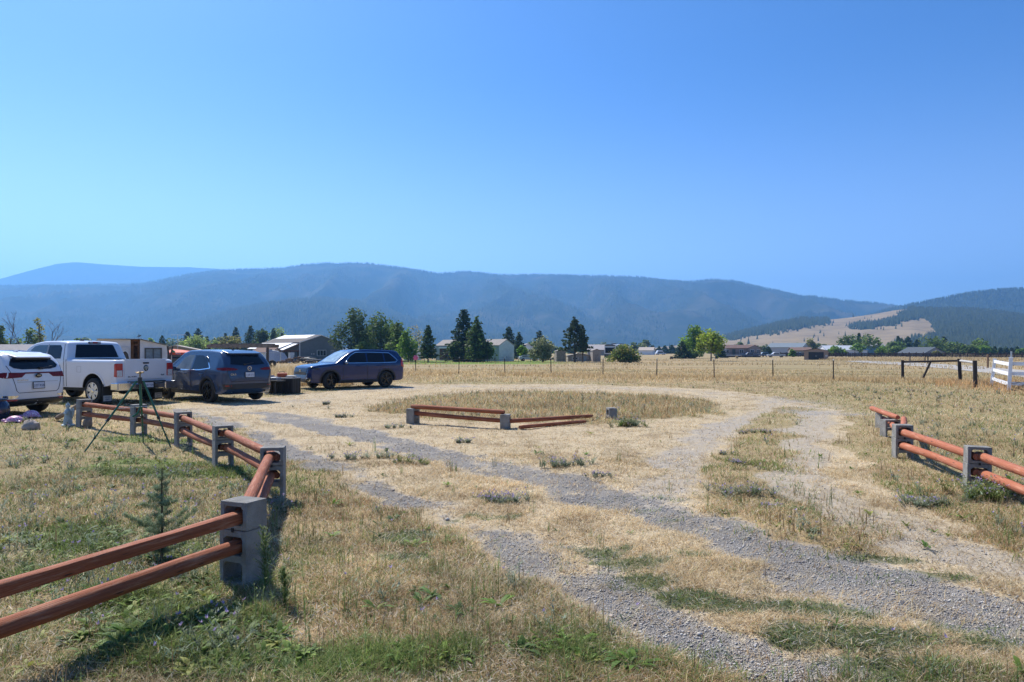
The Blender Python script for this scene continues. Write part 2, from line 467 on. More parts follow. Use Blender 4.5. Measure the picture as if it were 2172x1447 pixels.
# pale gravel lane on the right
lane_px = [(1790, 766.5, 1830, 765.5), (1850, 771, 1880, 767.5), (1930, 776, 1945, 770), (2000, 782, 2015, 774), (2060, 788, 2085, 778), (2130, 797, 2170, 786), (2300, 815, 2350, 800)]
mb = MB()
n = len(lane_px)
for k in range(16):
    pass
V = []; Fq = []
for (a, b, c_, d_) in lane_px:
    p0 = gp(a, b); p1 = gp(c_, d_)
    for t in np.linspace(0, 1, 9):
        q = p0.lerp(p1, t); V.append((q.x, q.y, float(terr(q.x, q.y)) + .03))
for i in range(n - 1):
    for k in range(8):
        Fq.append((i * 9 + k, i * 9 + k + 1, (i + 1) * 9 + k + 1, (i + 1) * 9 + k))
mb.add(V, Fq)
tag(mb.build('gravel_road', mat('pale_gravel', (.36, .335, .30), .95, var=.25, scale=1.2, bump=.3), smooth=True), kind='structure')
# ------------------------------------------------------------------ hills
def hill(name, prof, D, D0, m, amp=30, nv=46, px0=-1500, px1=3700, step=7, seed=0, back=1.5, dvar=.07, gam=1.2, exp_zone=None):
    xs = np.arange(px0, px1 + 1, step, dtype=float)
    pys = np.interp(xs, [p[0] for p in prof], [p[1] for p in prof])
    k = (xs - CX) / FPX
    Dx = D * (1 + dvar * (fbm(xs / 260, xs * 0 + seed, 3, seed) - .5) * 2)
    zr = EYE + (HY - pys) / FPX * Dx
    vs = np.concatenate([np.linspace(0, 1, nv), np.linspace(1, back, 8)[1:]])
    VV, XX = np.meshgrid(vs, np.arange(len(xs)), indexing='ij')
    Y = D0 + (Dx[XX] - D0) * VV
    X = k[XX] * Y
    sh = np.where(VV <= 1, VV ** gam, 1 - (VV - 1) ** 1.3 * .9)
    z0 = -6.0
    q = fbm(X / (D * .085) + seed, Y / (D * .26), 5, seed + 2)
    rid = 1 - np.abs(2 * q - 1)
    Z = z0 + (zr[XX] - z0) * sh + amp * (rid - .65) * np.clip(4 * VV * (1 - VV), 0, 1)
    V = np.stack([X, Y, Z], -1).reshape(-1, 3)
    ny, nx = VV.shape
    i = np.arange(ny - 1)[:, None] * nx; j = np.arange(nx - 1)[None, :]
    Fq = np.stack([i + j, i + j + 1, i + nx + j + 1, i + nx + j], -1).reshape(-1, 4)
    o = npmesh(name, V, Fq, m, smooth=True)
    tag(o, kind='structure')
    G = V.reshape(ny, nx, 3)
    def surf(px, v):
        a = np.clip((np.asarray(px) - px0) / step, 0, nx - 1.001)
        vv = np.interp(v, vs, np.arange(ny)); vv = np.clip(vv, 0, ny - 1.001)
        i0 = vv.astype(int); j0 = a.astype(int); fi = (vv - i0)[:, None]; fj = (a - j0)[:, None]
        return (G[i0, j0] * (1 - fi) + G[i0 + 1, j0] * fi) * (1 - fj) + (G[i0, j0 + 1] * (1 - fi) + G[i0 + 1, j0 + 1] * fi) * fj
    return o, surf
def hillmat(name, c1, c2, sc=.004, lo=.45, hi=.7):
    m = bpy.data.materials.new(name); t, N, L = nodes(m); p = N['Principled BSDF']
    p.inputs['Roughness'].default_value = 1; p.inputs['Specular IOR Level'].default_value = 0
    tc = N.new('ShaderNodeTexCoord'); nz = N.new('ShaderNodeTexNoise'); nz.inputs['Scale'].default_value = sc; nz.inputs['Detail'].default_value = 9; nz.inputs['Roughness'].default_value = .65
    L.new(tc.outputs['Object'], nz.inputs['Vector'])
    r = N.new('ShaderNodeMapRange'); r.inputs[1].default_value = lo; r.inputs[2].default_value = hi; L.new(nz.outputs['Fac'], r.inputs[0])
    mx = N.new('ShaderNodeMix'); mx.data_type = 'RGBA'; mx.inputs['A'].default_value = (*c1, 1); mx.inputs['B'].default_value = (*c2, 1)
    L.new(r.outputs[0], mx.inputs['Factor']); L.new(mx.outputs['Result'], p.inputs['Base Color'])
    return m
def forest(name, P, h, mats, seed=0):
    n = len(P); r = np.random.default_rng(seed)
    hh = h * (.55 + .75 * r.random(n)); rr = hh * (.16 + .08 * r.random(n))
    a = r.random(n) * 6.28
    V = np.zeros((n, 4, 3)); 
    for k in range(3):
        V[:, k, 0] = P[:, 0] + rr * np.cos(a + k * 2.094); V[:, k, 1] = P[:, 1] + rr * np.sin(a + k * 2.094); V[:, k, 2] = P[:, 2] - 1.0
    V[:, 3] = P; V[:, 3, 2] += hh
    b = np.arange(n)[:, None] * 4
    F = np.concatenate([b + [0, 1, 3], b + [1, 2, 3], b + [2, 0, 3]], 0)
    base = np.array([.020, .032, .018]); c = base * (.75 + .6 * r.random((n, 1))) + np.array([.012, .010, 0]) * r.random((n, 1))
    o = npmesh(name, V.reshape(-1, 3), F, mats, cols=np.repeat(c, 4, 0))
    return tag(o, kind='stuff')
PINE = leafmat('far_conifer', trans=0.0, rough=.9)
def pyof(P): return HY - (P[:, 2] - EYE) / P[:, 1] * FPX
def pxof(P): return CX + P[:, 0] / P[:, 1] * FPX
HM = hillmat('forest_floor', (.030, .036, .022), (.085, .075, .05), lo=.47, hi=.66)
P_MAIN = [(-420, 608), (0, 604), (150, 604), (300, 600), (400, 580), (470, 571), (600, 567), (640, 560), (690, 556), (780, 557), (850, 566), (930, 578), (990, 573.5), (1060, 581), (1200, 581), (1350, 585), (1420, 593), (1470, 595), (1510, 590), (1560, 594), (1620, 609), (1700, 627), (1800, 641), (1890, 650), (2000, 668), (2200, 690), (2600, 700)]
P_FAR = [(-420, 640), (-100, 618), (0, 592), (60, 575), (120, 560), (160, 556), (220, 561), (300, 566), (400, 567), (460, 570), (560, 590), (700, 640), (2600, 740)]
P_FORE = [(-420, 720), (180, 726), (300, 712), (400, 684), (500, 658), (600, 640), (680, 634), (760, 641), (830, 662), (900, 690), (1000, 716), (1150, 732), (2600, 741)]
P_RFAR = [(-420, 741), (1500, 738), (1700, 720), (1800, 680), (1880, 654), (1960, 637), (2050, 619), (2120, 611), (2172, 608), (2300, 600), (2600, 590)]
P_BALD = [(-420, 741), (1380, 739), (1480, 728), (1540, 715), (1600, 700), (1650, 688), (1700, 678), (1760, 678), (1800, 674), (1850, 667), (1900, 658), (1935, 655), (1960, 652), (2050, 653), (2110, 657), (2172, 667), (2300, 690), (2600, 720)]
hill('far_hills', P_FAR, 7600, 6300, HM, amp=120, seed=3, step=9)
_, s_main = hill('main_hills', [(a, b + 3) for a, b in P_MAIN], 4700, 2500, HM, amp=290, seed=5)
_, s_fore = hill('fore_hills', P_FORE, 2900, 2050, HM, amp=120, seed=8, back=1.35)
_, s_rfar = hill('forested_hills', [(a, b + 6) for a, b in P_RFAR], 3000, 2200, HM, amp=55, seed=12, back=1.4)
BALD = hillmat('dry_hill_grass', (.30, .225, .135), (.20, .15, .095), sc=.02, lo=.4, hi=.7)
_, s_bald = hill('bald_hills', [(a, b + (6 if a > 1945 else 0)) for a, b in P_BALD], 1850, 900, BALD, amp=14, seed=17, back=1.35)
r2 = np.random.default_rng(4)
def scatter(surf, n, px0, px1, v0=.03, v1=1.03, pw=1.0, clear=.0, seed=0, sc=250.):
    px = r2.uniform(px0, px1, n); v = v0 + (v1 - v0) * r2.random(n) ** pw
    P = surf(px, v)
    if clear:
        q = fbm(P[:, 0] / sc, P[:, 1] / (sc * 2), 4, seed)
        P = P[q < clear]
    return P
def ridge(surf, n, px0, px1): return surf(r2.uniform(px0, px1, n), .985 + .03 * r2.random(n))
forest('main_hill_forest', np.vstack([scatter(s_main, 60000, -250, 2300, clear=.565, seed=31), ridge(s_main, 4500, -200, 2250)]), 14, PINE, 1)
forest('fore_hill_forest', np.vstack([scatter(s_fore, 22000, 100, 1200, clear=.62, seed=33), ridge(s_fore, 1200, 250, 1000)]), 14, PINE, 2)
forest('right_hill_forest', np.vstack([scatter(s_rfar, 20000, 1700, 2420), ridge(s_rfar, 1200, 1780, 2400)]), 13, PINE, 3)
P = scatter(s_bald, 80000, 1400, 2450, v0=.02, v1=1.04)
X_, Y_ = pxof(P), pyof(P)
jn = 9 * (fbm(P[:, 0] / 22, P[:, 1] / 50, 4, 77) - .5) * 2 + r2.normal(0, 1.2, len(P))
keep = inpoly(X_ + jn * 1.5, Y_ + jn, [(1970, 640), (1975, 668), (1962, 676), (1982, 694), (1988, 716), (2010, 745), (2700, 760), (2700, 560)])
keep |= inpoly(X_ + jn, Y_ + jn, [(1520, 712), (1560, 696), (1640, 684), (1700, 676), (1758, 674), (1760, 686), (1700, 697), (1610, 711), (1540, 720)]) & (r2.random(len(P)) < .6)
keep |= inpoly(X_ + jn, Y_ + jn * .8, [(1795, 695), (1860, 686), (1905, 675), (1945, 650), (2000, 648), (1985, 668), (1930, 680), (1880, 692), (1830, 698)])
keep |= inpoly(X_, Y_ + jn, [(1890, 731), (1950, 716), (2010, 708), (2030, 735), (1960, 742)]) & (r2.random(len(P)) < .3)
keep |= r2.random(len(P)) < .0012
forest('bald_hill_forest', np.vstack([P[keep], ridge(s_bald, 500, 1950, 2420)]), 10, PINE, 5)
# ------------------------------------------------------------------ haze
hz = MB().box((0, 3700, 506), (13500, 12400, 1030)).build('haze', None)
tag(hz, kind='stuff')
hm = bpy.data.materials.new('haze'); t, N, L = nodes(hm)
N.remove(N['Principled BSDF'])
pv = N.new('ShaderNodeVolumePrincipled')
pv.inputs['Color'].default_value = (.22, .53, 1.0, 1)
pv.inputs['Density'].default_value = .000175
pv.inputs['Anisotropy'].default_value = .35
L.new(pv.outputs[0], N['Material Output'].inputs['Volume'])
hz.data.materials.append(hm)
# ------------------------------------------------------------------ block-and-rail fences
def railmat(name, c1, c2, c3):
    m = bpy.data.materials.new(name); t, N, L = nodes(m); p = N['Principled BSDF']; p.inputs['Roughness'].default_value = .75; p.inputs['Specular IOR Level'].default_value = .3
    def att(k):
        a = N.new('ShaderNodeAttribute'); a.attribute_name = k; return a.outputs['Fac']
    def vec(sx, sr):
        c = N.new('ShaderNodeCombineXYZ')
        for i, (k, s) in enumerate((('along', sx), ('ca', sr), ('sa', sr))):
            q = N.new('ShaderNodeMath'); q.operation = 'MULTIPLY'; q.inputs[1].default_value = s; L.new(att(k), q.inputs[0]); L.new(q.outputs[0], c.inputs[i])
        return c.outputs[0]
    def noi(v, sc, d=5):
        n = N.new('ShaderNodeTexNoise'); n.inputs['Scale'].default_value = sc; n.inputs['Detail'].default_value = d; n.inputs['Roughness'].default_value = .65; L.new(v, n.inputs['Vector']); return n.outputs['Fac']
    def mr(v, a, b):
        n = N.new('ShaderNodeMapRange'); n.inputs[1].default_value = a; n.inputs[2].default_value = b; L.new(v, n.inputs[0]); return n.outputs[0]
    def mix(f, a, b):
        n = N.new('ShaderNodeMix'); n.data_type = 'RGBA'; L.new(f, n.inputs['Factor'])
        for k, q in (('A', a), ('B', b)):
            if isinstance(q, tuple): n.inputs[k].default_value = (*q, 1)
            else: L.new(q, n.inputs[k])
        return n.outputs['Result']
    grain = noi(vec(1.2, 5.5), 2.0, 8); blot = noi(vec(2.5, 1.2), 1.6, 4)
    vo = N.new('ShaderNodeTexVoronoi'); vo.inputs['Scale'].default_value = 1.0; L.new(vec(4.2, 1.3), vo.inputs['Vector'])
    c = mix(mr(grain, .35, .68), c1, c2); c = mix(mr(blot, .52, .72), c, c3); c = mix(mr(vo.outputs['Distance'], .17, .07), c, (.07, .028, .018))
    crk = noi(vec(.5, 9.0), 1.4, 3); c = mix(mr(crk, .36, .30), c, (.05, .022, .015))
    L.new(c, p.inputs['Base Color'])
    b = N.new('ShaderNodeBump'); b.inputs['Strength'].default_value = .6; b.inputs['Distance'].default_value = .01; L.new(grain, b.inputs['Height']); L.new(b.outputs[0], p.inputs['Normal'])
    return m
CMU = mat('concrete_block', (.27, .26, .238), .95, var=.28, scale=7, bump=.8, bscale=110)
RAIL = railmat('red_stained_rail', (.38, .12, .052), (.20, .052, .022), (.46, .22, .135))
RAILO = railmat('orange_stained_rail', (.45, .155, .08), (.33, .10, .05), (.52, .25, .16))
def rail_mesh(name, p0, p1, r, m, parent, seed=0, flat=1.0):
    r = r * .9
    """a turned log rail: slight bow, knots, checks"""
    rd = random.Random(seed); p0 = Vector(p0); p1 = Vector(p1); d = (p1 - p0); Ln = d.length; d.normalize()
    u = d.cross(Vector((0, 0, 1))).normalized(); q = u.cross(d)
    nseg, n = 22, 16; mb = MB(); rings = []
    bow = rd.uniform(-.012, .012); ph = rd.random() * 6
    kn = [(rd.random(), rd.random() * 6.28) for _ in range(7)]
    for i in range(nseg + 1):
        t = i / nseg; c = p0 + d * Ln * t + q * (bow * math.sin(math.pi * t)) + u * (.008 * math.sin(5 * t + ph))
        for k in range(n):
            a = 2 * math.pi * k / n; rr = r * (1.05 - .10 * t + .03 * math.sin(9 * t + ph + a * 2) + .02 * math.sin(23 * t + ph * 2))
            for (kt, ka) in kn: rr += r * .09 * math.exp(-((t - kt) * Ln / .05) ** 2 - (((a - ka + 3.14) % 6.28 - 3.14) / .4) ** 2)
            cu, cq = math.cos(a), math.sin(a)
            if flat < 1: cq = max(-flat, min(flat, cq)); cu = max(-flat, min(flat, cu)) 
            e = .82 if i in (0, nseg) else 1
            mb.v.append(c + (u * cu + q * cq) * rr * e)
    mb.f += [(i * n + k, i * n + (k + 1) % n, (i + 1) * n + (k + 1) % n, (i + 1) * n + k) for i in range(nseg) for k in range(n)]
    mb.f += [tuple(range(n)), tuple(nseg * n + k for k in range(n))]
    o = mb.build(name, m, parent, smooth=55)
    n_ = len(o.data.vertices); co = np.zeros(n_ * 3); o.data.vertices.foreach_get('co', co); co = co.reshape(-1, 3) - np.array(p0)
    al = co @ np.array(d); rad = co - al[:, None] * np.array(d); av = np.arctan2(rad @ np.array(q), rad @ np.array(u))
    for nm, val in (('along', al + seed * 3.7), ('ca', np.cos(av)), ('sa', np.sin(av))):
        o.data.attributes.new(nm, 'FLOAT', 'POINT').data.foreach_set('value', val.astype(np.float32))
    return o
def block(name, w, d, h, holes, parent, loc=(0, 0, 0), m=None):
    """hollow block, cores run along local y; holes = list of (z0, z1); web thickness 35 mm"""
    mb = MB(); t = .036
    zs = [0]
    for a, b in holes: zs += [a, b]
    zs.append(h)
    mb.box((-(w - t) / 2, 0, h / 2), (t, d, h)); mb.box(((w - t) / 2, 0, h / 2), (t, d, h))
    for i in range(0, len(zs) - 1, 2):
        z0, z1 = zs[i], zs[i + 1]
        mb.box((0, 0, (z0 + z1) / 2), (w - 2 * t + .001, d - .001, z1 - z0 - .0006))
        if len(holes) > 1 and 0 < i < len(zs) - 2: pass
    # fillets in the core corners
    f = .022
    for a, b in holes:
        for sx in (-1, 1):
            x = sx * (w / 2 - t)
            for z, sz in ((a, 1), (b, -1)):
                mb.prism([(x, -d / 2 + .003, z), (x - sx * f, -d / 2 + .003, z), (x, -d / 2 + .003, z + sz * f)], (0, d - .006, 0))
    o = mb.build(name, m or CMU, parent, bevel=.004)
    o.location = loc
    return o
def block_post(parent, p, rz, w=.25, d=.2, sink=0.0, notch=True, low=False, seed=0):
    root = bpy.data.objects.new('block_post', None); COL.objects.link(root); root.parent = parent
    root.location = (p[0], p[1], p[2] - sink); root.rotation_euler = (R(random.Random(seed).uniform(-1.5, 1.5)), R(random.Random(seed + 5).uniform(-1.5, 1.5)), rz)
    b = block('lower_block', w, d, .398, [(.03, .172), (.222, .352)], root)
    if not low:
        block('upper_block', w * .985, d * .99, .198, [(.034, .164)], root, (.003, .002, .402))
        nb = MB().box((0, -d / 2 - .001, .400), (.022, .006, .03)).build('joint_notch', mat('joint_shadow_gap', (.03, .03, .03), 1), root)
    return root
def ang(p, q): return math.atan2(q[1] - p[1], q[0] - p[0])
def fence(label, group, pts, rmat, name='block_rail_fence', top=.50, mid=.285, r=.052, sink=0, rots=None, seeds=0, skip_post=(), flat=1.0):
    root = thing(name, label, 'fence', (pts[0][0], pts[0][1], 0), 0, group)
    o = Vector((pts[0][0], pts[0][1], 0))
    P = [Vector((a, b, float(terr(a, b)))) - o for a, b in pts]
    for i, p in enumerate(P):
        a = P[max(i - 1, 0)]; b = P[min(i + 1, len(P) - 1)]
        rz = (rots or {}).get(i, ang(a, b) - math.pi / 2)
        if i not in skip_post: block_post(root, p, rz, sink=sink, seed=i + seeds)
    for i in range(len(P) - 1):
        d = (P[i + 1] - P[i]).normalized() * .075
        nrm = Vector((-d.y, d.x, 0)).normalized() * .028 * (1 if i % 2 else -1)
        fl_ = .80 if (name == 'block_rail_fence' and flat == 1.0 and i == 5) else flat
        rail_mesh('top_rail', P[i] - d + nrm + Vector((0, 0, top - sink)), P[i + 1] + d + nrm + Vector((0, 0, top - sink - .004)), r, rmat, root, seeds + i, fl_)
        rail_mesh('bottom_rail', P[i] - d + nrm + Vector((0, 0, mid - sink)), P[i + 1] + d + nrm + Vector((0, 0, mid - sink + .006)), r, rmat, root, seeds + i + 50)
    return root
LF = [gy(px, Y)[:2] for px, Y in ((178, 14.9), (294, 13.5), (389, 11.9), (473, 9.75), (579, 7.6), (516, 4.92))] + [(-2.95, 2.55)]
fence('red stained log rail fence on grey concrete blocks along the yard with the green tripod', 'log rail fences on concrete blocks', LF, RAIL,
      rots={5: R(-24), 4: R(10)}, seeds=3, top=.492, r=.055)
RF = [gy(px, Y)[:2] for px, Y in ((1914, 10.6), (2072, 8.2))] + [(4.98, 5.6)]
rf = fence('orange log rail fence on grey concrete blocks with a collapsed far end', 'log rail fences on concrete blocks', RF, RAILO, sink=.08, seeds=20, top=.485, r=.056,
           rots={0: R(-12), 1: R(-20)})
o = Vector((RF[0][0], RF[0][1], 0))
# the collapsed end: two low blocks and four loose rails
c1 = gy(1876, 14.6); c2 = gy(1888, 13.2)
for c, h in ((c1, .0), (c2, .0)):
    rt = bpy.data.objects.new('block_post', None); COL.objects.link(rt); rt.parent = rf
    rt.location = Vector((c.x, c.y, -.03)) - o; rt.rotation_euler = (0, 0, R(4))
    block('lower_block', .3, .19, .36, [(.03, .16), (.2, .325)], rt)
rail_mesh('top_rail', Vector((c1.x - .02, c1.y + .5, .39)) - o, Vector((c2.x + .09, c2.y - .12, .385)) - o, .055, RAILO, rf, 71)
rail_mesh('top_rail', Vector((c2.x + .2, c2.y - .1, .36)) - o, Vector((RF[0][0] + .02, RF[0][1] - .02, .46)) - o, .055, RAILO, rf, 72)
rail_mesh('bottom_rail', Vector((c1.x + .05, c1.y + .2, .2)) - o, Vector((c2.x + .05, c2.y - .3, .22)) - o, .055, RAILO, rf, 73)
rail_mesh('bottom_rail', Vector((c2.x + .08, c2.y + .1, .24)) - o, Vector((RF[0][0] - .02, RF[0][1] - .1, .22)) - o, .055, RAILO, rf, 74)
# island fence
i1 = gy(876, 15.6); i2 = gy(1072, 14.5); i3 = gy(1297, 16.6)
isl = thing('block_rail_fence', 'low broken log rail fence on grey blocks, sunk in the weeds of the turning circle', 'fence', (i1.x, i1.y, 0), 0, 'log rail fences on concrete blocks')
o = Vector((i1.x, i1.y, 0))
for k, (c, s_) in enumerate(((i1, .06), (i2, .09), (i3, .13))):
    rt = bpy.data.objects.new('block_post', None); COL.objects.link(rt); rt.parent = isl
    rt.location = Vector((c.x, c.y, -s_)) - o; rt.rotation_euler = (0, 0, (R(62), R(84), R(100))[k])
    block('lower_block', .25, .2, .40, [(.03, .172), (.222, .352)], rt)
rail_mesh('top_rail', Vector((i1.x - .03, i1.y, .385)) - o, Vector((i2.x - .02, i2.y, .355)) - o, .055, RAIL, isl, 81)
rail_mesh('bottom_rail', Vector((i1.x + .02, i1.y, .235)) - o, Vector((i2.x, i2.y, .17)) - o, .052, RAIL, isl, 82)
rail_mesh('bottom_rail', Vector((i2.x + .03, i2.y, .16)) - o, Vector((i3.x - .5, i3.y - .3, .10)) - o, .05, RAIL, isl, 83)
rail_mesh('fallen_rail', Vector((i2.x + .3, i2.y - .25, .06)) - o, Vector((i3.x - .75, i3.y - 1.1, .05)) - o, .045, RAIL, isl, 84)
# weathered rail end leaning on the farthest yard post
a = gp(122, 892); b = at(168, 858, 14.95)
tag(rail_mesh('leaning_log', (a.x, a.y, .06), (b.x, b.y, b.z), .06, mat('weathered_log', (.23, .17, .125), .9, var=.3, scale=5, bump=.4), None, 91),
    'weathered grey-brown log propped against the far block post of the yard fence', 'log')
# ------------------------------------------------------------------ sprinkler tripod
GRN = mat('green_painted_tube', (.015, .12, .07), .4, var=.1)
BLK = mat('black_plastic', (.02, .02, .022), .5)
BRASS = mat('brass', (.22, .16, .07), .4, metal=.9)
f1 = gp(179, 959); f2 = gp(304, 941); f3 = gp(362, 949)
ax = at(297, 808, 11.65)
tr = thing('tripod_sprinkler', 'tall green metal tripod lawn sprinkler standing on the weedy yard', 'sprinkler', (ax.x, ax.y, 0))
O = Vector((ax.x, ax.y, 0)); top = Vector((0, 0, ax.z))
for f in (f1, f2, f3):
    e = Vector((f.x, f.y, 0)) - O
    d = (e - top)
    hd = Vector((e.x, e.y, 0)).normalized() * .05
    p = lambda t: top + hd + (e - top - hd) * t
    leg = MB().tube([p(0), p(.56)], .017, 10).build('leg', GRN, tr, smooth=True)
    MB().tube([p(.54), p(1.0)], .0125, 10).build('lower_tube', GRN, leg, smooth=True)
    MB().tube([p(.535), p(.575)], .025, 10).build('clamp', BLK, leg, smooth=True)
    MB().tube([p(.80), p(.82)], .018, 10).build('clamp', BLK, leg, smooth=True)
    MB().tube([Vector((0, 0, ax.z * .62)), p(.40)], .006, 6).build('spreader_strut', mat('galvanised_steel', (.5, .52, .53), .4, metal=.8), tr)
MB().tube([top + Vector((0, 0, .05)), Vector((0, 0, ax.z * .58))], .014, 10).build('riser_pipe', GRN, tr, smooth=True)
MB().tube([top + Vector((0, 0, .06)), top - Vector((0, 0, .05))], .034, 12).build('hub', BLK, tr, smooth=True)
sp = MB().tube([top + Vector((0, 0, .05)), top + Vector((0, 0, .16))], .012, 10).build('sprinkler_head', BRASS, tr, smooth=True)
MB().tube([top + Vector((-.07, .02, .135)), top + Vector((0, 0, .125)), top + Vector((.075, -.02, .15))], [.006, .010, .008], 10).tube([top + Vector((-.06, -.03, .145)), top + Vector((.05, .02, .15))], .005, 8).build('impact_arm', BRASS, sp, smooth=True)
MB().tube([Vector((0, 0, ax.z * .60)), Vector((-.03, -.02, ax.z * .52)), Vector((-.10, -.05, ax.z * .47))], .016, 10).build('hose_inlet', GRN, tr, smooth=True)
# ------------------------------------------------------------------ yard ornaments
g = gp(144, 904)
an = thing('angel_statue', 'pale grey-blue garden angel figure with folded wings beside the fence post', 'statue', (g.x, g.y, 0), R(-40))
ST = mat('painted_cast_stone', (.36, .44, .46), .8, var=.2, scale=14, bump=.4)
MB().lathe([(0, 0), (.13, 0), (.135, .03), (.10, .05), (0, .05)], 18).build('base', ST, an, smooth=True)
MB().lathe([(.09, .05), (.085, .12), (.07, .2), (.062, .26), (.072, .31), (.06, .36), (.03, .385), (.028, .40)], 18).lathe([(.0, .395), (.035, .405), (.048, .44), (.044, .475), (.02, .50), (0, .505)], 16).build('figure', ST, an, smooth=True)
for s in (-1, 1):
    MB().prism([(s * .02, .05, .22), (s * .06, .055, .16), (s * .13, .06, .26), (s * .155, .065, .34), (s * .12, .06, .40), (s * .05, .05, .385)], (0, .022, 0)).build('wing', ST, an, bevel=.006)
    MB().tube([(s * .062, -.01, .34), (s * .07, -.05, .27), (s * .012, -.075, .29)], [.022, .02, .016], 8).build('arm', ST, an, smooth=True)
MB().tube([(0, 0, .50), (.01, .005, .53)], [.02, .006], 8).build('hair_bun', ST, an, smooth=True)
def pinkmat():
    m = mat('pink_mosaic', (.48, .17, .34), .35, var=.1); t, N, L = nodes(m); p = N['Principled BSDF']
    vo = N.new('ShaderNodeTexVoronoi'); vo.inputs['Scale'].default_value = 38; tc = N.new('ShaderNodeTexCoord'); L.new(tc.outputs['Object'], vo.inputs['Vector'])
    cr = N.new('ShaderNodeValToRGB'); sp = N.new('ShaderNodeSeparateColor'); L.new(vo.outputs['Color'], sp.inputs[0]); L.new(sp.outputs[0], cr.inputs[0])
    e = cr.color_ramp.elements; e[0].color = (.52, .14, .32, 1); e[1].color = (.85, .68, .74, 1); e.new(.5).color = (.66, .32, .48, 1)
    L.new(cr.outputs[0], p.inputs['Base Color']); return m
PNK = pinkmat()
for i, (px, py, wd, hh, lb) in enumerate(((31, 896, .17, .10, 'flat pink mottled turtle shell ornament lying in the weeds at the yard corner'), (66, 886, .18, .13, 'domed pink mottled turtle shell ornament in front of the grey boulder'))):
    g = gp(px, py)
    t_ = thing('turtle_ornament', lb, 'ornament', (g.x, g.y, 0), R(20 + 30 * i), 'pink turtle ornaments')
    MB().lathe([(wd * .98, .03), (wd, .05), (wd * .9, .05 + hh * .45), (wd * .6, .05 + hh * .85), (wd * .3, .05 + hh), (0, .055 + hh)], 22).build('shell', PNK, t_, smooth=True)
    MB().lathe([(0, .0), (wd * .85, .0), (wd * .98, .03)], 22).build('belly', mat('brown_ceramic', (.10, .05, .04), .6), t_)
    hd_ = MB().blob((-wd - .04, 0, .05), (.055, .04, .035), 3, .04).build('head', PNK, t_, smooth=True)
    for sx in (-1, 1):
        for sy in (-1, 1): MB().blob((sx * wd * .76, sy * wd * .76, .025), (.05, .04, .025), 4, .04).build('flipper', PNK, t_, smooth=True)
g = gp(66, 911)
tag(MB().blob((g.x, g.y, .06), (.18, .14, .14), 9, .16, 14, 9).build('boulder', mat('tan_rock', (.36, .30, .25), .9, var=.25, scale=9, bump=.6, bscale=25), smooth=True), 'tan boulder in the weeds beside the pink turtle ornament', 'rock')
g = gp(186, 908)
tag(MB().blob((g.x, g.y, .09), (.10, .08, .12), 12, .12, 10, 7).build('stone', mat('brown_rock', (.24, .18, .13), .9, var=.25, scale=12, bump=.6), smooth=True), 'small brown stone at the foot of the far yard fence post', 'rock')
g = gp(-6, 892)
pt = thing('planter_ball', 'dark navy rounded garden pot cut off by the left edge', 'pot', (g.x, g.y, 0))
MB().lathe([(0, 0), (.14, 0), (.22, .1), (.26, .24), (.24, .38), (.18, .46), (.19, .50), (.165, .50), (.15, .44)], 24).build('pot', mat('navy_glaze', (.015, .02, .05), .25, coat=.5), pt, smooth=True)
MB().lathe([(.19, .485), (.205, .5), (.19, .515), (.165, .5)], 24).build('rim', mat('navy_glaze', (.015, .02, .05), .25), pt, smooth=True)
# ------------------------------------------------------------------ black slatted crate with things on it
g = gp(603, 834)
cr = thing('slatted_bin', 'black slatted plastic bin with a grey lid between two parked SUVs', 'bin', (g.x, g.y, 0), R(-8)); cr.scale = (.70, .85, .78)
CB = mat('black_slat', (.022, .022, .024), .55, var=.3, scale=4)
for sgn in (-1, 1):
    pn = MB()
    for k in range(9): pn.box((-.66 + k * .165, sgn * .42, .36), (.09, .03, .72))
    pn.box((0, sgn * .40, .1), (1.46, .03, .1)); pn.box((0, sgn * .40, .62), (1.46, .03, .1))
    pn.build('side_panel', CB, cr, bevel=.004)
for sgn in (-1, 1):
    pn = MB()
    for k in range(5): pn.box((sgn * .73, -.32 + k * .16, .36), (.03, .09, .72))
    pn.box((sgn * .705, 0, .35), (.02, .76, .66)); pn.build('end_panel', CB, cr, bevel=.004)
MB().box((0, 0, .37), (1.38, .76, .70)).build('liner', CB, cr)
MB().box((0, 0, .745), (1.48, .88, .05)).box((0, 0, .775), (1.3, .7, .02)).build('lid', mat('grey_lid', (.16, .165, .18), .5), cr, bevel=.008)
def on_bin(x, y): 
    q = Matrix.Rotation(R(-8), 4, 'Z') @ Vector((x * .7, y * .85, 0)); return (g.x + q.x, g.y + q.y, .785 * .78)
h = thing('chainsaw_case', 'orange-red tool case on top of the black bin', 'tool case', on_bin(-.12, 0), R(12))
MB().box((0, 0, .085), (.36, .2, .17)).build('case', mat('orange_plastic', (.62, .10, .03), .45), h, bevel=.03)
MB().tube([(-.1, 0, .165), (-.08, 0, .215), (.08, 0, .215), (.1, 0, .165)], .014, 8).build('handle', BLK, h)
h = thing('folded_tarp', 'grey folded tarp lying on the black bin beside the orange case', 'tarp', on_bin(.34, .02), R(5))
MB().blob((0, 0, .035), (.22, .16, .05), 5, .15).build('cloth', mat('grey_tarp', (.3, .31, .33), .8, var=.2), h, smooth=True)
h = thing('tool_tray', 'grey tool tray on the left end of the black bin', 'tray', on_bin(-.5, .02), R(-4))
MB().box((0, 0, .02), (.3, .3, .03)).box((-.14, 0, .05), (.02, .3, .06)).box((.14, 0, .05), (.02, .3, .06)).build('tray', mat('grey_tarp', (.3, .31, .33), .8), h)
g2 = gp(577, 836)
cr2 = thing('trailer_frame', 'dark low trailer tongue with jack wheel beside the black slatted bin', 'trailer', (g2.x, g2.y, 0), R(-20))
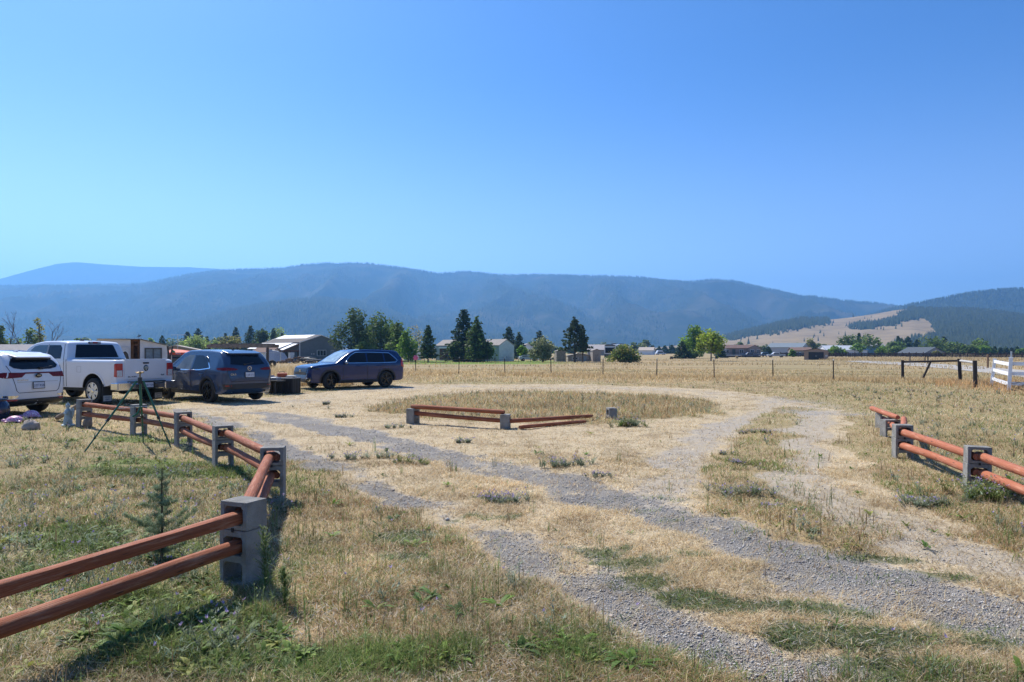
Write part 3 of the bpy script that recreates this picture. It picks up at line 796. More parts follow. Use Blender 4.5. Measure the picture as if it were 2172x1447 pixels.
MB().box((0, 0, .5), (.9, .5, .06)).box((-.38, .2, .26), (.05, .05, .5)).box((.3, .2, .26), (.05, .05, .5)).box((-.38, -.2, .26), (.05, .05, .5)).box((.3, -.2, .26), (.05, .05, .5)).build('frame', BLK, cr2, bevel=.005)
MB().box((.05, 0, .585), (.5, .3, .1)).build('toolbox', mat('grey_steel', (.33, .34, .36), .4, metal=.5), cr2, bevel=.01)
MB().lathe([(.03, -.03), (.1, -.03), (.11, 0), (.1, .03), (.03, .03)], 16, (.0, -.3, .11), 'Y').build('jack_wheel', mat('galvanised_steel', (.5, .52, .53), .4), cr2, smooth=True)
# ------------------------------------------------------------------ white rail fence and brace fences on the right
WH = mat('white_vinyl', (.82, .83, .85), .5, var=.05, bump=.05)
w0 = gp(2103, 817); w1 = gp(2140, 829); w2 = Vector((w1.x + 1.9, w1.y - 1.9, 0))
wf = thing('white_rail_fence', 'white three-rail fence panel leaning in the tall dry grass', 'fence', (w0.x, w0.y, 0))
O = Vector((w0.x, w0.y, 0))
def wpost(p, hgt, lean, rz=R(-35), dm=.13):
    m_ = MB().box((0, 0, hgt / 2 + .02), (dm, dm, hgt)).box((0, 0, hgt + .03), (dm + .03, dm + .03, .03))
    q = m_.build('post', WH, wf, bevel=.006); q.location = p - O; q.rotation_euler = (0, lean, rz); return q
wpost(w0, 1.22, R(6)); wpost(w1, 1.33, R(3)); wpost(Vector((w2.x, w2.y, 0)), 1.3, R(0))
MB().tube([w1 - O + Vector((.09, 0, 1.1)), w1 - O + Vector((.1, 0, 1.62))], .03, 10).build('pipe', mat('galvanised_steel', (.5, .52, .53), .4), wf, smooth=True)
WD = mat('peeling_white_paint', (.74, .74, .74), .7, var=.05)
t, N, L = nodes(WD)
nz = N.new('ShaderNodeTexNoise'); nz.inputs['Scale'].default_value = 14; nz.inputs['Detail'].default_value = 8
rp = N.new('ShaderNodeValToRGB'); rp.color_ramp.elements[0].position = .42; rp.color_ramp.elements[0].color = (.12, .12, .12, 1); rp.color_ramp.elements[1].position = .5; rp.color_ramp.elements[1].color = (.78, .78, .79, 1)
L.new(nz.outputs['Fac'], rp.inputs[0]); L.new(rp.outputs[0], N['Principled BSDF'].inputs['Base Color'])
for zz, lbl in ((1.13, 0), (.73, 0), (.32, 1)):
    for a, b, sag in ((w0, w1, -.03), (w1, Vector((w2.x, w2.y, 0)), .09)):
        pr = MB(); m_ = WD if lbl else WH
        ld = Vector((.11, .0, 0)) * zz
        pts = [(a - O + ld + Vector((0, 0, zz + (.0 if a is w0 else -.02)))), (a.lerp(b, .5) - O + ld * .8 + Vector((0, 0, zz - .03))), (b - O + ld * .55 + Vector((0, 0, zz - .02 + sag)))]
        V_ = []
        nn = (b - a).cross(Vector((0, 0, 1))).normalized() * .02
        for p in pts: V_ += [p - nn + Vector((0, 0, -.07)), p + nn + Vector((0, 0, -.07)), p + nn + Vector((0, 0, .07)), p - nn + Vector((0, 0, .07))]
        pr.add(V_, [(i * 4 + k, i * 4 + (k + 1) % 4, i * 4 + 4 + (k + 1) % 4, i * 4 + 4 + k) for i in range(2) for k in range(4)] + [(0, 1, 2, 3), (8, 9, 10, 11)])
        r_ = pr.build('rail', m_, wf)
        if lbl: r_['label'] = 'bottom rail with flaking paint'
DW = mat('dark_creosote_post', (.035, .03, .028), .85, var=.35, scale=8, bump=.4)
GW = mat('silver_weathered_wood', (.40, .39, .37), .85, var=.25, scale=7, bump=.4)
b0 = gy(1915, 36.5); b1 = gy(2037, 35.0); b2 = gy(2069, 30.5)
bf = thing('brace_fence', 'dark wooden H-brace corner posts with a long top rail and slanted strut', 'fence', b0)
MB().tube([(0, 0, 0), (-.02, 0, 1.12)], .075, 12).build('post', DW, bf, smooth=45)
MB().tube([b1 - b0, b1 - b0 + Vector((-.06, 0, 1.22))], .085, 12).build('post', DW, bf, smooth=45)
MB().tube([b2 - b0, b2 - b0 + Vector((-.03, 0, 1.2))], .09, 12).build('post', DW, bf, smooth=45)
MB().tube([Vector((.02, 0, 1.03)), b1 - b0 + Vector((0, 0, 1.12))], .055, 10).build('top_rail', DW, bf, smooth=45)
MB().tube([b1 - b0 + Vector((0, 0, 1.12)), b2 - b0 + Vector((0, 0, 1.1))], .06, 10).build('top_rail', GW, bf, smooth=45)
sA = at(1974, 766, 36.0) - b0; sB = gy(1960, 36) - b0
MB().tube([Vector((sA.x, sA.y, 1.06)), Vector((sB.x - .05, sB.y, .2))], .055, 10).build('strut', DW, bf, smooth=45)
MB().tube([b2 - b0 + Vector((0, 0, .9)), b1 - b0 + Vector((.3, -1, .1))], .008, 5).build('brace_wire', DW, bf)
# wire fence on steel posts
xs = [(790, 50.5), (882, 49), (973, 47.6), (1071, 46.2), (1169, 44.7), (1279, 43.2), (1393, 41.7), (1515, 40.2), (1640, 38.8), (1768, 37.4)]
tp = [gy(a, b) for a, b in xs]
wfz = thing('wire_fence', 'wire fence on thin dark steel posts across the dry field', 'fence', tp[0])
TP = mat('rusty_steel_post', (.03, .024, .021), .8, var=.3); TPW = mat('white_post_tip', (.6, .6, .58), .6)
for i, p in enumerate(tp):
    q = MB().box((0, 0, .54), (.032, .05, 1.12)).box((.0, .02, .54), (.055, .012, 1.12)).build('post', TP, wfz); q.location = p - tp[0]; q.rotation_euler = (0, R(random.Random(i).uniform(-2, 2)), 0)
    MB().box((0, 0, 1.13), (.04, .055, .08)).build('post_tip', TPW, q)
for z in (.35, .62, .86, 1.02):
    MB().tube([p - tp[0] + Vector((0, -.03, z)) for p in tp] + [b0 - tp[0] + Vector((0, 0, z))], .004, 4).build('wire', mat('rusty_wire', (.10, .075, .06), .9), wfz)
q = tp[1] + Vector((0, -.05, 1.12))
rb = thing('pink_marker', 'pink plastic flower pinwheel on a fence post beside the dark blue SUV', 'marker', q)
for k in range(6): MB().blob((.12 * math.cos(k * 1.05), 0, .12 * math.sin(k * 1.05)), (.075, .02, .075), k, .02, 8, 5).build('petal', mat('pink_plastic', (.75, .18, .32), .5), rb, smooth=True)
MB().blob((0, -.02, 0), .06, 1, .02, 8, 5).build('hub', mat('pink_plastic', (.75, .18, .32), .5), rb, smooth=True)
# ------------------------------------------------------------------ vehicles
GLASS = mat('tinted_glass', (.008, .012, .02), .03, var=0, spec=.28)
GLASSB = mat('clear_glass', (.05, .075, .08), .02, var=0, spec=1.0)
TYRE = mat('tyre_rubber', (.018, .018, .018), .8, var=.2, scale=30)
TRIM = mat('black_trim', (.018, .018, .02), .5)
GLOSSB = mat('gloss_black', (.008, .008, .009), .12)
CHROME = mat('chrome', (.75, .76, .78), .12, metal=1.0, var=.03)
ALLOY = mat('bright_alloy', (.62, .63, .65), .25, metal=.9, var=.04)
REDL = mat('red_lens', (.42, .012, .015), .12, var=.25, scale=20, coat=.6)
DREDL = mat('dark_red_lens', (.15, .006, .010), .2, var=.3, scale=20, spec=.25)
CLEARL = mat('clear_lens', (.55, .56, .58), .15, var=.25, scale=25, coat=.5)
SEAM = mat('panel_gap', (.012, .012, .014), .8)
PLATE = mat('licence_plate', (.55, .58, .64), .5, var=.12, scale=9)
INK = mat('plate_ink', (.03, .05, .16), .6)
def paint(name, col, metal=0.0, rough=.32, coat=.7): return mat(name, col, rough, metal=metal, var=.03, scale=2, coat=coat, spec=.35)
def car_body(name, top, bot, plan, belt, tum, rad, mt, parent, wheels, arch, bed=None, pinch=.05, rw=.3):
    """loft of cross-sections along x; wheel arches (and a load bed) cut out of it"""
    xs = sorted(set([round(p[0], 4) for q in (top, bot, plan) for p in q]))
    X = [xs[0]]
    for a in xs[1:]:
        n = max(1, int(math.ceil((a - X[-1]) / .07))); b = X[-1]
        X += [b + (a - b) * (i + 1) / n for i in range(n)]
    ip = lambda q, x: float(np.interp(x, [p[0] for p in q], [p[1] for p in q]))
    # smooth the profiles a little
    def sm(q, x, e=.035): return sum(ip(q, min(max(x + d, xs[0]), xs[-1])) for d in (-e, -e / 2, 0, e / 2, e)) / 5
    ns, na, nt = 12, 5, 5
    rings = []
    for x in X:
        zt, zb, w0 = sm(top, x), sm(bot, x), sm(plan, x)
        def wz(z):
            t = max(0, z - belt); k = max(0, (zb + .45 - z) / .45)
            return w0 * (1 - pinch * k * k) - tum * t * (1 + .15 * t) + .012 * math.exp(-((z - belt + .03) / .05) ** 2)
        r = min(rad, (zt - zb) * .4); pts = [(w0 * .6, zb)]
        for i in range(ns + 1):
            z = zb + .03 + (zt - r - zb - .03) * i / ns; pts.append((wz(z), z))
        wc = wz(zt - r) - r
        for i in range(1, na + 1):
            a = math.pi / 2 * i / na; pts.append((wc + r * math.cos(a), zt - r + r * math.sin(a) + .0))
        for i in range(1, nt):
            y = wc * (1 - i / nt); pts.append((y, zt + .022 * (1 - (y / max(wc, .01)) ** 2)))
        pts = pts + [(0, zt + .022)] + [(-y, z) for y, z in pts[::-1]]
        rings.append([(x, y, z) for y, z in pts])
    n = len(rings[0]); mb = MB()
    for rg in rings: mb.v += rg
    mb.f = [(i * n + k, i * n + (k + 1) % n, (i + 1) * n + (k + 1) % n, (i + 1) * n + k) for i in range(len(rings) - 1) for k in range(n)]
    mb.f += [tuple(range(n)), tuple((len(rings) - 1) * n + k for k in range(n))]
    me = bpy.data.meshes.new(name); me.from_pydata(mb.v, [], mb.f)
    bm = bmesh.new(); bm.from_mesh(me); bmesh.ops.recalc_face_normals(bm, faces=bm.faces)
    bmesh.ops.triangulate(bm, faces=[f for f in bm.faces if len(f.verts) > 4])
    bm.to_mesh(me); bvh = BVHTree.FromBMesh(bm); bm.free()
    o = link(name, me, mt, parent)
    cm = MB()
    for wx, wr in wheels:
        for s in (-1, 1):
            y0, y1 = s * .58, s * 1.3
            N_ = 28
            for k in range(1): pass
            ring0 = [(wx + wr * math.cos(2 * math.pi * k / N_), y0, arch + wr * math.sin(2 * math.pi * k / N_)) for k in range(N_)]
            cm.prism(ring0, (0, y1 - y0, 0))
    if bed: cm.box(*bed)
    c = cm.build('cutter', mat('wheel_well', (.012, .012, .012), .9), parent)
    md = o.modifiers.new('cut', 'BOOLEAN'); md.object = c; md.operation = 'DIFFERENCE'; md.solver = 'EXACT'; md.material_mode = 'TRANSFER'
    dg = bpy.context.evaluated_depsgraph_get()
    m2 = bpy.data.meshes.new_from_object(o.evaluated_get(dg)); o.modifiers.clear(); o.data = m2
    bpy.data.objects.remove(c)
    m2.shade_smooth(); m2.set_sharp_from_angle(angle=R(38))
    return o, bvh
def decal(name, pts, side, bvh, m, parent, off=.010, skirt=.03, mx=.10):
    """outline hugging the body. side: L/R pts=(x,z); B rear pts=(y,z); F front pts=(y,z); T top pts=(x,y)"""
    bm = bmesh.new()
    org = {'L': lambda a, b: (a, 3, b), 'R': lambda a, b: (a, -3, b), 'B': lambda a, b: (-4, a, b), 'F': lambda a, b: (8, a, b), 'T': lambda a, b: (a, b, 4)}[side]
    d = {'L': Vector((0, -1, 0)), 'R': Vector((0, 1, 0)), 'B': Vector((1, 0, 0)), 'F': Vector((-1, 0, 0)), 'T': Vector((0, 0, -1))}[side]
    vs = [bm.verts.new((a, b, 0)) for a, b in pts]
    bm.faces.new(vs)
    bmesh.ops.triangulate(bm, faces=bm.faces[:])
    for _ in range(7):
        es = [e for e in bm.edges if e.calc_length() > mx]
        if not es: break
        bmesh.ops.subdivide_edges(bm, edges=es, cuts=1)
        bmesh.ops.triangulate(bm, faces=[f for f in bm.faces if len(f.verts) > 3])
    for v in bm.verts:
        h = bvh.ray_cast(Vector(org(v.co.x, v.co.y)), d)
        if h[0] is None:
            h = bvh.find_nearest(Vector(org(v.co.x, v.co.y)) + d * 3.9)
        v.co = h[0] - d * off
    if skirt:
        r = bmesh.ops.extrude_edge_only(bm, edges=[e for e in bm.edges if e.is_boundary])
        for v in [g for g in r['geom'] if isinstance(g, bmesh.types.BMVert)]: v.co += d * skirt
    bmesh.ops.recalc_face_normals(bm, faces=bm.faces)
    me = bpy.data.meshes.new(name); bm.to_mesh(me); bm.free()
    return link(name, me, m, parent, smooth=35)
def strip(name, pts, wd, side, bvh, m, parent, off=.004):
    """thin line (panel gap, moulding) along a polyline"""
    P = [Vector((a, b)) for a, b in pts]; L_ = []; R_ = []
    for i, p in enumerate(P):
        d = (P[min(i + 1, len(P) - 1)] - P[max(i - 1, 0)]).normalized(); n = Vector((-d.y, d.x)) * wd / 2
        L_.append(tuple(p + n)); R_.append(tuple(p - n))
    return decal(name, L_ + R_[::-1], side, bvh, m, parent, off, .008)
def wheel(parent, x, y, r, wd, style, steer=0.0, rimr=.72):
    s = 1 if y > 0 else -1
    rt = MB().lathe([(r * .62, -wd / 2 + .03), (r * .80, -wd / 2), (r * .95, -wd / 2 + .02), (r, -wd / 2 + .05), (r, wd / 2 - .05), (r * .95, wd / 2 - .02), (r * .80, wd / 2), (r * .62, wd / 2 - .03)], 36, axis='Y').build('wheel', TYRE, parent, smooth=50)
    rt.location = (x, y, r); rt.rotation_euler = (0, 0, steer + (0 if s > 0 else math.pi))
    rr = r * rimr; a_ = ALLOY if style in ('truck', 'ten') else GLOSSB
    MB().lathe([(rr, wd / 2 - .012), (rr * .95, wd / 2 - .02), (rr * .92, wd / 2 - .08), (rr * .2, wd / 2 - .10), (0, wd / 2 - .10)], 32, axis='Y').build('rim_barrel', mat('dark_rim', (.03, .03, .032), .5), rt, smooth=40)
    sp = MB(); n = {'truck': 6, 'ten': 5, 'split': 10, 'five': 5}[style]
    for k in range(n):
        a = 2 * math.pi * k / n + .3
        c_, s_ = math.cos(a), math.sin(a)
        w0, w1 = {'truck': (.05, .085), 'ten': (.03, .02), 'split': (.022, .014), 'five': (.035, .025)}[style]
        pr = []
        for (q, ww) in ((rr * .12, w0), (rr * .95, w1)):
            pr += [(q * c_ - ww * s_, q * s_ + ww * c_), (q * c_ + ww * s_, q * s_ - ww * c_)]
        o_ = [pr[0], pr[1], pr[3], pr[2]]
        sp.prism([(u, wd / 2 - .055, v) for u, v in o_], (0, .045, 0))
    sp.build('spokes', a_, rt, bevel=.006)
    MB().lathe([(rr * 1.0, wd / 2 - .03), (rr * 1.01, wd / 2 + .002), (rr * .93, wd / 2 + .002), (rr * .91, wd / 2 - .03)], 32, axis='Y').build('rim', a_, rt, smooth=40)
    MB().lathe([(0, wd / 2 + .005), (.05, wd / 2 + .002), (.065, wd / 2 - .03)], 16, axis='Y').build('hub_cap', CHROME if style == 'truck' else a_, rt, smooth=40)
    return rt
def plate(parent, loc, rz, txt, name='licence_plate', w=.305, h=.155):
    p = MB().box((0, 0, 0), (.006, w, h)).build(name, PLATE, parent, bevel=.002)
    p.location = loc; p.rotation_euler = (0, R(4), 0)
    MB().box((-.001, 0, 0), (.008, w + .03, h + .03)).box((-.002, 0, h / 2 + .004), (.012, w + .03, .012)).build('plate_frame', TRIM, p).location = (.005, 0, 0)
    text_mesh('plate_lettering', txt, .085, INK, p, (-.005, 0, -.01), (R(90), 0, R(-90)), .001)
    return p
def mirror(parent, x, y, z, m, s):
    q = MB().blob((0, 0, 0), (.075, .125, .085), 2, .03, 14, 9).build('wing_mirror', m, parent, smooth=True); q.location = (x, y + s * .1, z)
    MB().box((0, -s * .12, -.05), (.05, .1, .035)).build('mirror_arm', TRIM, q)
    return q
def flipx(p): return [(-a, b) for a, b in p]
def mir(p): return p
def both(name, pts, bvh, m, parent, fn=decal, **k):
    return [fn(name, pts, s, bvh=bvh, m=m, parent=parent, **k) if fn is decal else fn(name, pts, k.get('wd', .012), s, bvh, m, parent, k.get('off', .004)) for s in 'LR']
def place(px_, X_, Y_, f): return (X_, Y_, 0), math.atan2(f[1], f[0])
def cladding(bvh, parent, wheels, r0, zc, m, x0, x1, zb, zt, body_gap=.06):
    for s in 'LR':
        for wx in wheels:
            pts = [(wx + (r0 + .075) * math.cos(a), zc + (r0 + .075) * math.sin(a)) for a in np.linspace(R(200), R(-20), 26)]
            pi = [(wx + (r0 + .004) * math.cos(a), zc + (r0 + .004) * math.sin(a)) for a in np.linspace(R(-20), R(200), 26)]
            decal('arch_cladding', pts + pi, s, bvh, m, parent, .012, .03)
        decal('sill_cladding', [(wheels[0] + r0 + .05, zb), (wheels[1] - r0 - .05, zb), (wheels[1] - r0 - .05, zt), (wheels[0] + r0 + .05, zt)], s, bvh, m, parent, .014, .03)
# ---- grey-blue SUV with its tail to the camera (origin: rear axle on the ground)
PB = paint('slate_blue_paint', (.030, .056, .115), .1, .22, .6)
f = Vector((-.80, .60)); Pm = Vector(((446 - CX) / FPX * 21.75, 21.75)); lat = Vector((-f.y, f.x))
c = Pm - lat * (-.0) ; c = Pm + Vector((f.y, -f.x)) * .80
mz = thing('parked_suv', 'slate blue SUV with black wheels, tail to the camera beside the white pickup', 'suv', (c.x, c.y, 0), math.atan2(f.y, f.x))
top = [(-.93, .62), (-.92, 1.04), (-.87, 1.16), (-.62, 1.47), (-.46, 1.60), (-.30, 1.625), (.2, 1.66), (.9, 1.675), (1.5, 1.66), (1.75, 1.60), (2.1, 1.36), (2.5, 1.085), (2.65, 1.05), (3.2, .98), (3.5, .90), (3.6, .80), (3.64, .66)]
bot = [(-.93, .46), (-.88, .36), (-.7, .26), (.4, .22), (2.3, .22), (3.2, .24), (3.5, .28), (3.64, .40)]
pln = [(-.93, .66), (-.90, .76), (-.80, .86), (-.5, .915), (.3, .92), (2.6, .915), (3.1, .88), (3.45, .78), (3.58, .66), (3.64, .55)]
bd, bv = car_body('body', top, bot, pln, 1.02, .36, .10, PB, mz, [(0, .405), (2.70, .405)], .36)
both('rear_side_window', [(-.02, 1.10), (.42, 1.06), (.93, 1.045), (.95, 1.50), (.55, 1.50), (.30, 1.44)], bv, GLASS, mz, off=.006)
both('quarter_window', [(-.12, 1.14), (-.04, 1.12), (.27, 1.44), (.30, 1.48), (.10, 1.40)], bv, GLASS, mz, off=.006)
decal('front_side_window', [(1.02, 1.045), (1.95, 1.06), (1.60, 1.43), (1.38, 1.51), (1.02, 1.51)], 'R', bv, GLASS, mz, .006)
decal('front_side_window', [(1.02, 1.045), (1.95, 1.06), (1.60, 1.43), (1.38, 1.51), (1.02, 1.51)], 'L', bv, mat('open_window_interior', (.11, .125, .13), .35, var=.5, scale=3), mz, .003)['label'] = 'driver window wound down'
strip('window_moulding', [(-.16, 1.10), (.4, 1.04), (1.0, 1.025), (2.0, 1.04)], .03, 'L', bv, CHROME, mz, .010)
strip('window_moulding', [(-.16, 1.10), (.4, 1.04), (1.0, 1.025), (2.0, 1.04)], .03, 'R', bv, CHROME, mz, .010)
strip('pillar_moulding', [(-.16, 1.09), (.03, 1.27)], .035, 'L', bv, CHROME, mz, .012)
decal('windscreen', [(1.72, -.52), (2.42, -.66), (2.42, .66), (1.72, .52)], 'T', bv, GLASS, mz, .008)
decal('rear_window', [(-.60, 1.225), (-.56, 1.30), (-.52, 1.40), (-.48, 1.50), (.48, 1.50), (.52, 1.40), (.56, 1.30), (.60, 1.225), (.3, 1.195), (-.3, 1.195)], 'B', bv, GLASS, mz, .010)
MB().prism([(-.62, -.56, 1.545), (-.66, -.50, 1.535), (-.66, .50, 1.535), (-.62, .56, 1.545), (-.30, .58, 1.62), (-.30, -.58, 1.62)], (0, 0, .035)).build('spoiler', PB, mz, bevel=.01)
MB().tube([(-.855, .12, 1.22), (-.80, -.22, 1.26)], .014, 6).box((-.86, .13, 1.215), (.06, .08, .05)).build('rear_wiper', TRIM, mz)
for s in (-1, 1):
    decal('tail_light', [(s * .84, 1.075), (s * .80, 1.125), (s * .55, 1.105), (s * .38, 1.065), (s * .47, 1.03), (s * .80, 1.03)], 'B', bv, DREDL, mz, .014)
decal('tail_light', [(-.86, 1.12), (-.58, 1.11), (-.52, 1.08), (-.62, 1.045), (-.84, 1.03)], 'L', bv, DREDL, mz, .014)
decal('rear_bumper', [(-.90, .60), (.90, .60), (.88, .44), (-.88, .44)], 'B', bv, TRIM, mz, .012)
decal('plate_recess', [(-.48, .98), (.48, .98), (.36, .78), (-.36, .78)], 'B', bv, PB, mz, .003)
for s in (-1, 1): decal('reflector', [(s * .62, .56), (s * .80, .56), (s * .80, .535), (s * .62, .535)], 'B', bv, REDL, mz, .018)
for s in (-1, 1): MB().lathe([(.04, -.03), (.045, .08)], 14, (-.86, s * .55, .37), 'X').build('exhaust', CHROME, mz)
plate(mz, (-.952, .0, .885), 0, '118 071')
em = MB().lathe([(.072, -.006), (.074, .006), (.058, .006), (.058, -.006), (.072, -.006)], 24, axis='X').tube([(0, -.05, .02), (0, -.018, .012), (0, 0, -.02), (0, .018, .012), (0, .05, .02)], .007, 6).build('emblem', CHROME, mz); em.location = (-.925, 0, 1.085)
text_mesh('badge_lettering', 'CX-5', .085, CHROME, mz, (-.932, .56, .90), (R(90), 0, R(-90)), .003)
cladding(bv, mz, (0, 2.70), .405, .36, TRIM, 0, 0, .24, .36)
strip('door_gap', [(.98, .36), (.98, 1.03)], .014, 'L', bv, SEAM, mz); strip('door_gap', [(.42, .50), (.30, .8), (-.02, 1.05)], .014, 'L', bv, SEAM, mz); strip('door_gap', [(2.1, .36), (2.1, 1.03)], .014, 'L', bv, SEAM, mz)
strip('hatch_gap', [(-.76, 1.14), (-.72, .86), (-.62, .68), (.62, .68), (.72, .86), (.76, 1.14)], .014, 'B', bv, SEAM, mz, .006)
for x_ in (.35, 1.35): MB().tube([(x_ - .1, .925, .90), (x_, .945, .905), (x_ + .1, .925, .90)], .016, 8).build('door_handle', PB, mz, smooth=True)
mirror(mz, 2.0, .90, 1.06, PB, 1); mirror(mz, 2.0, -.90, 1.06, PB, -1)
for x_ in (0, 2.70):
    for s in (-1, 1): wheel(mz, x_, s * .80, .36, .225, 'split', 0)
MB().prism([(0, -.02, 1.665), (.1, -.02, 1.665), (.02, -.02, 1.73), (0, -.02, 1.73)], (0, .04, 0)).build('antenna_fin', PB, mz)
# ---- dark blue SUV facing left
PN = paint('navy_paint', (.004, .022, .10), .0, .2, .6)
f = Vector((-.76, -.65)); Pr = Vector(((817 - CX) / FPX * 30.85, 30.85)); c = Pr + Vector((f.y, -f.x)) * .80
hv = thing('parked_suv', 'dark navy SUV facing left with front wheels turned, beyond the track', 'suv', (c.x, c.y, 0), math.atan2(f.y, f.x))
top = [(-1.02, .70), (-1.0, .98), (-.95, 1.10), (-.78, 1.45), (-.66, 1.60), (-.45, 1.645), (.2, 1.68), (1.0, 1.69), (1.45, 1.66), (1.75, 1.55), (2.1, 1.34), (2.45, 1.10), (2.6, 1.085), (3.2, 1.03), (3.5, .97), (3.6, .90), (3.65, .70)]
bot = [(-1.02, .46), (-.96, .36), (-.75, .27), (.4, .22), (2.3, .22), (3.2, .24), (3.5, .27), (3.65, .36)]
pln = [(-1.02, .68), (-.98, .78), (-.86, .88), (-.5, .925), (.3, .933), (2.6, .93), (3.1, .91), (3.45, .84), (3.58, .76), (3.65, .68)]
bd, bv = car_body('body', top, bot, pln, 1.06, .30, .10, PN, hv, [(0, .41), (2.70, .41)], .365)
both('rear_side_window', [(.12, 1.13), (.93, 1.12), (.93, 1.535), (.15, 1.53)], bv, GLASS, hv, off=.006)
both('quarter_window', [(-.45, 1.15), (.05, 1.13), (.08, 1.53), (-.20, 1.50), (-.48, 1.22)], bv, GLASS, hv, off=.006)
both('front_side_window', [(1.0, 1.12), (1.98, 1.13), (1.70, 1.42), (1.46, 1.535), (1.0, 1.54)], bv, GLASS, hv, off=.006)
strip('window_moulding', [(2.05, 1.125), (1.75, 1.43), (1.48, 1.565), (.9, 1.575), (-.18, 1.545), (-.50, 1.30), (-.58, 1.20), (-.48, 1.12), (.2, 1.105), (2.0, 1.105)], .026, 'L', bv, CHROME, hv, .010)
decal('windscreen', [(1.68, -.56), (2.02, -.63), (2.40, -.68), (2.43, 0), (2.40, .68), (2.02, .63), (1.68, .56), (1.66, 0)], 'T', bv, mat('glare_windscreen', (.26, .34, .36), .035, var=.4, scale=3, spec=1.0), hv, .008)  # pale base colour paints the sky's reflection into the windscreen
decal('rear_window', [(-.56, 1.16), (-.45, 1.46), (.45, 1.46), (.56, 1.16)], 'B', bv, GLASS, hv, .010)
decal('grille', [(-.62, .90), (.62, .90), (.58, .62), (-.58, .62)], 'F', bv, mat('grille_mesh', (.01, .01, .012), .3, var=.6, scale=30), hv, .012)
decal('lower_grille', [(-.78, .44), (.78, .44), (.7, .30), (-.7, .30)], 'F', bv, TRIM, hv, .012)
em = MB().box((0, 0, 0), (.01, .12, .10)).build('emblem', CHROME, hv, bevel=.01); em.location = (3.665, 0, .79)
MB().box((0, 0, 0), (.012, .035, .08)).build('emblem_centre', GLOSSB, em).location = (.003, 0, 0)
for s in (-1, 1):
    decal('headlight', [(s * .50, .93), (s * .88, .975), (s * .86, .88), (s * .52, .87)], 'F', bv, GLOSSB, hv, .014)
    o_ = decal('fog_lamp_trim', [(s * .62, .50), (s * .80, .50), (s * .74, .30), (s * .60, .32)], 'F', bv, CHROME, hv, .018)
    decal('fog_lamp', [(s * .65, .475), (s * .765, .475), (s * .72, .33), (s * .63, .345)], 'F', bv, TRIM, hv, .022)
    decal('tail_light', [(s * .86, .88), (s * .90, 1.05), (s * .74, 1.38), (s * .66, 1.38), (s * .72, 1.05), (s * .70, .88)], 'B', bv, REDL, hv, .014)
decal('headlight', [(3.18, .90), (3.50, .93), (3.50, .87), (3.25, .855)], 'L', bv, GLOSSB, hv, .014)
decal('tail_light', [(-.94, .92), (-.78, .93), (-.76, 1.05), (-.80, 1.25), (-.90, 1.08)], 'L', bv, REDL, hv, .014)
cladding(bv, hv, (0, 2.70), .41, .365, TRIM, 0, 0, .24, .37)
for q in ([(.96, .38), (.96, 1.10)], [(.46, .52), (.36, .8), (.08, 1.10)], [(2.12, .38), (2.12, 1.10)]): strip('door_gap', q, .014, 'L', bv, SEAM, hv)
for x_ in (.42, 1.42): MB().tube([(x_ - .1, .935, .97), (x_, .958, .975), (x_ + .1, .935, .97)], .016, 8).build('door_handle', PN, hv, smooth=True)
mirror(hv, 2.02, .92, 1.12, mat('silver_mirror_cap', (.35, .36, .38), .2, metal=.7), 1); mirror(hv, 2.02, -.92, 1.12, PN, -1)
for s in (-1, 1): MB().tube([(-.45, s * .60, 1.665), (.2, s * .60, 1.70), (1.2, s * .60, 1.70)], .018, 6).build('roof_rail', GLOSSB, hv, smooth=True)
for x_ in (0, 2.70):
    for s in (-1, 1): wheel(hv, x_, s * .80, .365, .23, 'five', R(24) if x_ else 0)
MB().prism([(-.35, -.02, 1.66), (-.2, -.02, 1.67), (-.32, -.02, 1.745), (-.35, -.02, 1.74)], (0, .04, 0)).build('antenna_fin', PN, hv)
# ---- white SUV cut off at the left edge
PW = paint('white_paint', (.74, .75, .77), 0, .3)
rl = Vector((.22, .976)); fk = Vector((-.976, .22)); Rc = Vector((-11.95, 18.45))
c = Rc - rl * .93 + fk * .93
kv = thing('parked_suv', 'white SUV with a red light bar across its tailgate, cut off by the frame', 'suv', (c.x, c.y, 0), math.atan2(fk.y, fk.x))
top = [(-.91, .62), (-.90, 1.06), (-.85, 1.16), (-.68, 1.42), (-.56, 1.56), (-.30, 1.60), (.3, 1.635), (1.0, 1.645), (1.45, 1.62), (1.75, 1.54), (2.1, 1.33), (2.5, 1.07), (2.65, 1.04), (3.2, .98), (3.45, .90), (3.54, .78), (3.57, .64)]
bot = [(-.91, .40), (-.86, .30), (-.7, .25), (.4, .21), (2.3, .21), (3.2, .24), (3.57, .36)]
pln = [(-.91, .68), (-.88, .78), (-.76, .88), (-.45, .922), (.3, .928), (2.6, .92), (3.1, .88), (3.4, .78), (3.52, .66), (3.57, .55)]
bd, bv = car_body('body', top, bot, pln, 1.02, .36, .11, PW, kv, [(0, .395), (2.67, .395)], .35)
both('rear_side_window', [(-.10, 1.10), (.95, 1.05), (.95, 1.47), (.30, 1.45)], bv, GLASS, kv, off=.006)
both('front_side_window', [(1.02, 1.05), (1.92, 1.06), (1.55, 1.40), (1.02, 1.47)], bv, GLASS, kv, off=.006)
decal('windscreen', [(1.74, -.52), (2.42, -.66), (2.42, .66), (1.74, .52)], 'T', bv, GLASS, kv, .008)
decal('rear_window', [(-.40, 1.185), (-.60, 1.22), (-.68, 1.29), (-.62, 1.38), (-.54, 1.46), (.54, 1.46), (.62, 1.38), (.68, 1.29), (.60, 1.22), (.40, 1.185)], 'B', bv, GLASS, kv, .010)
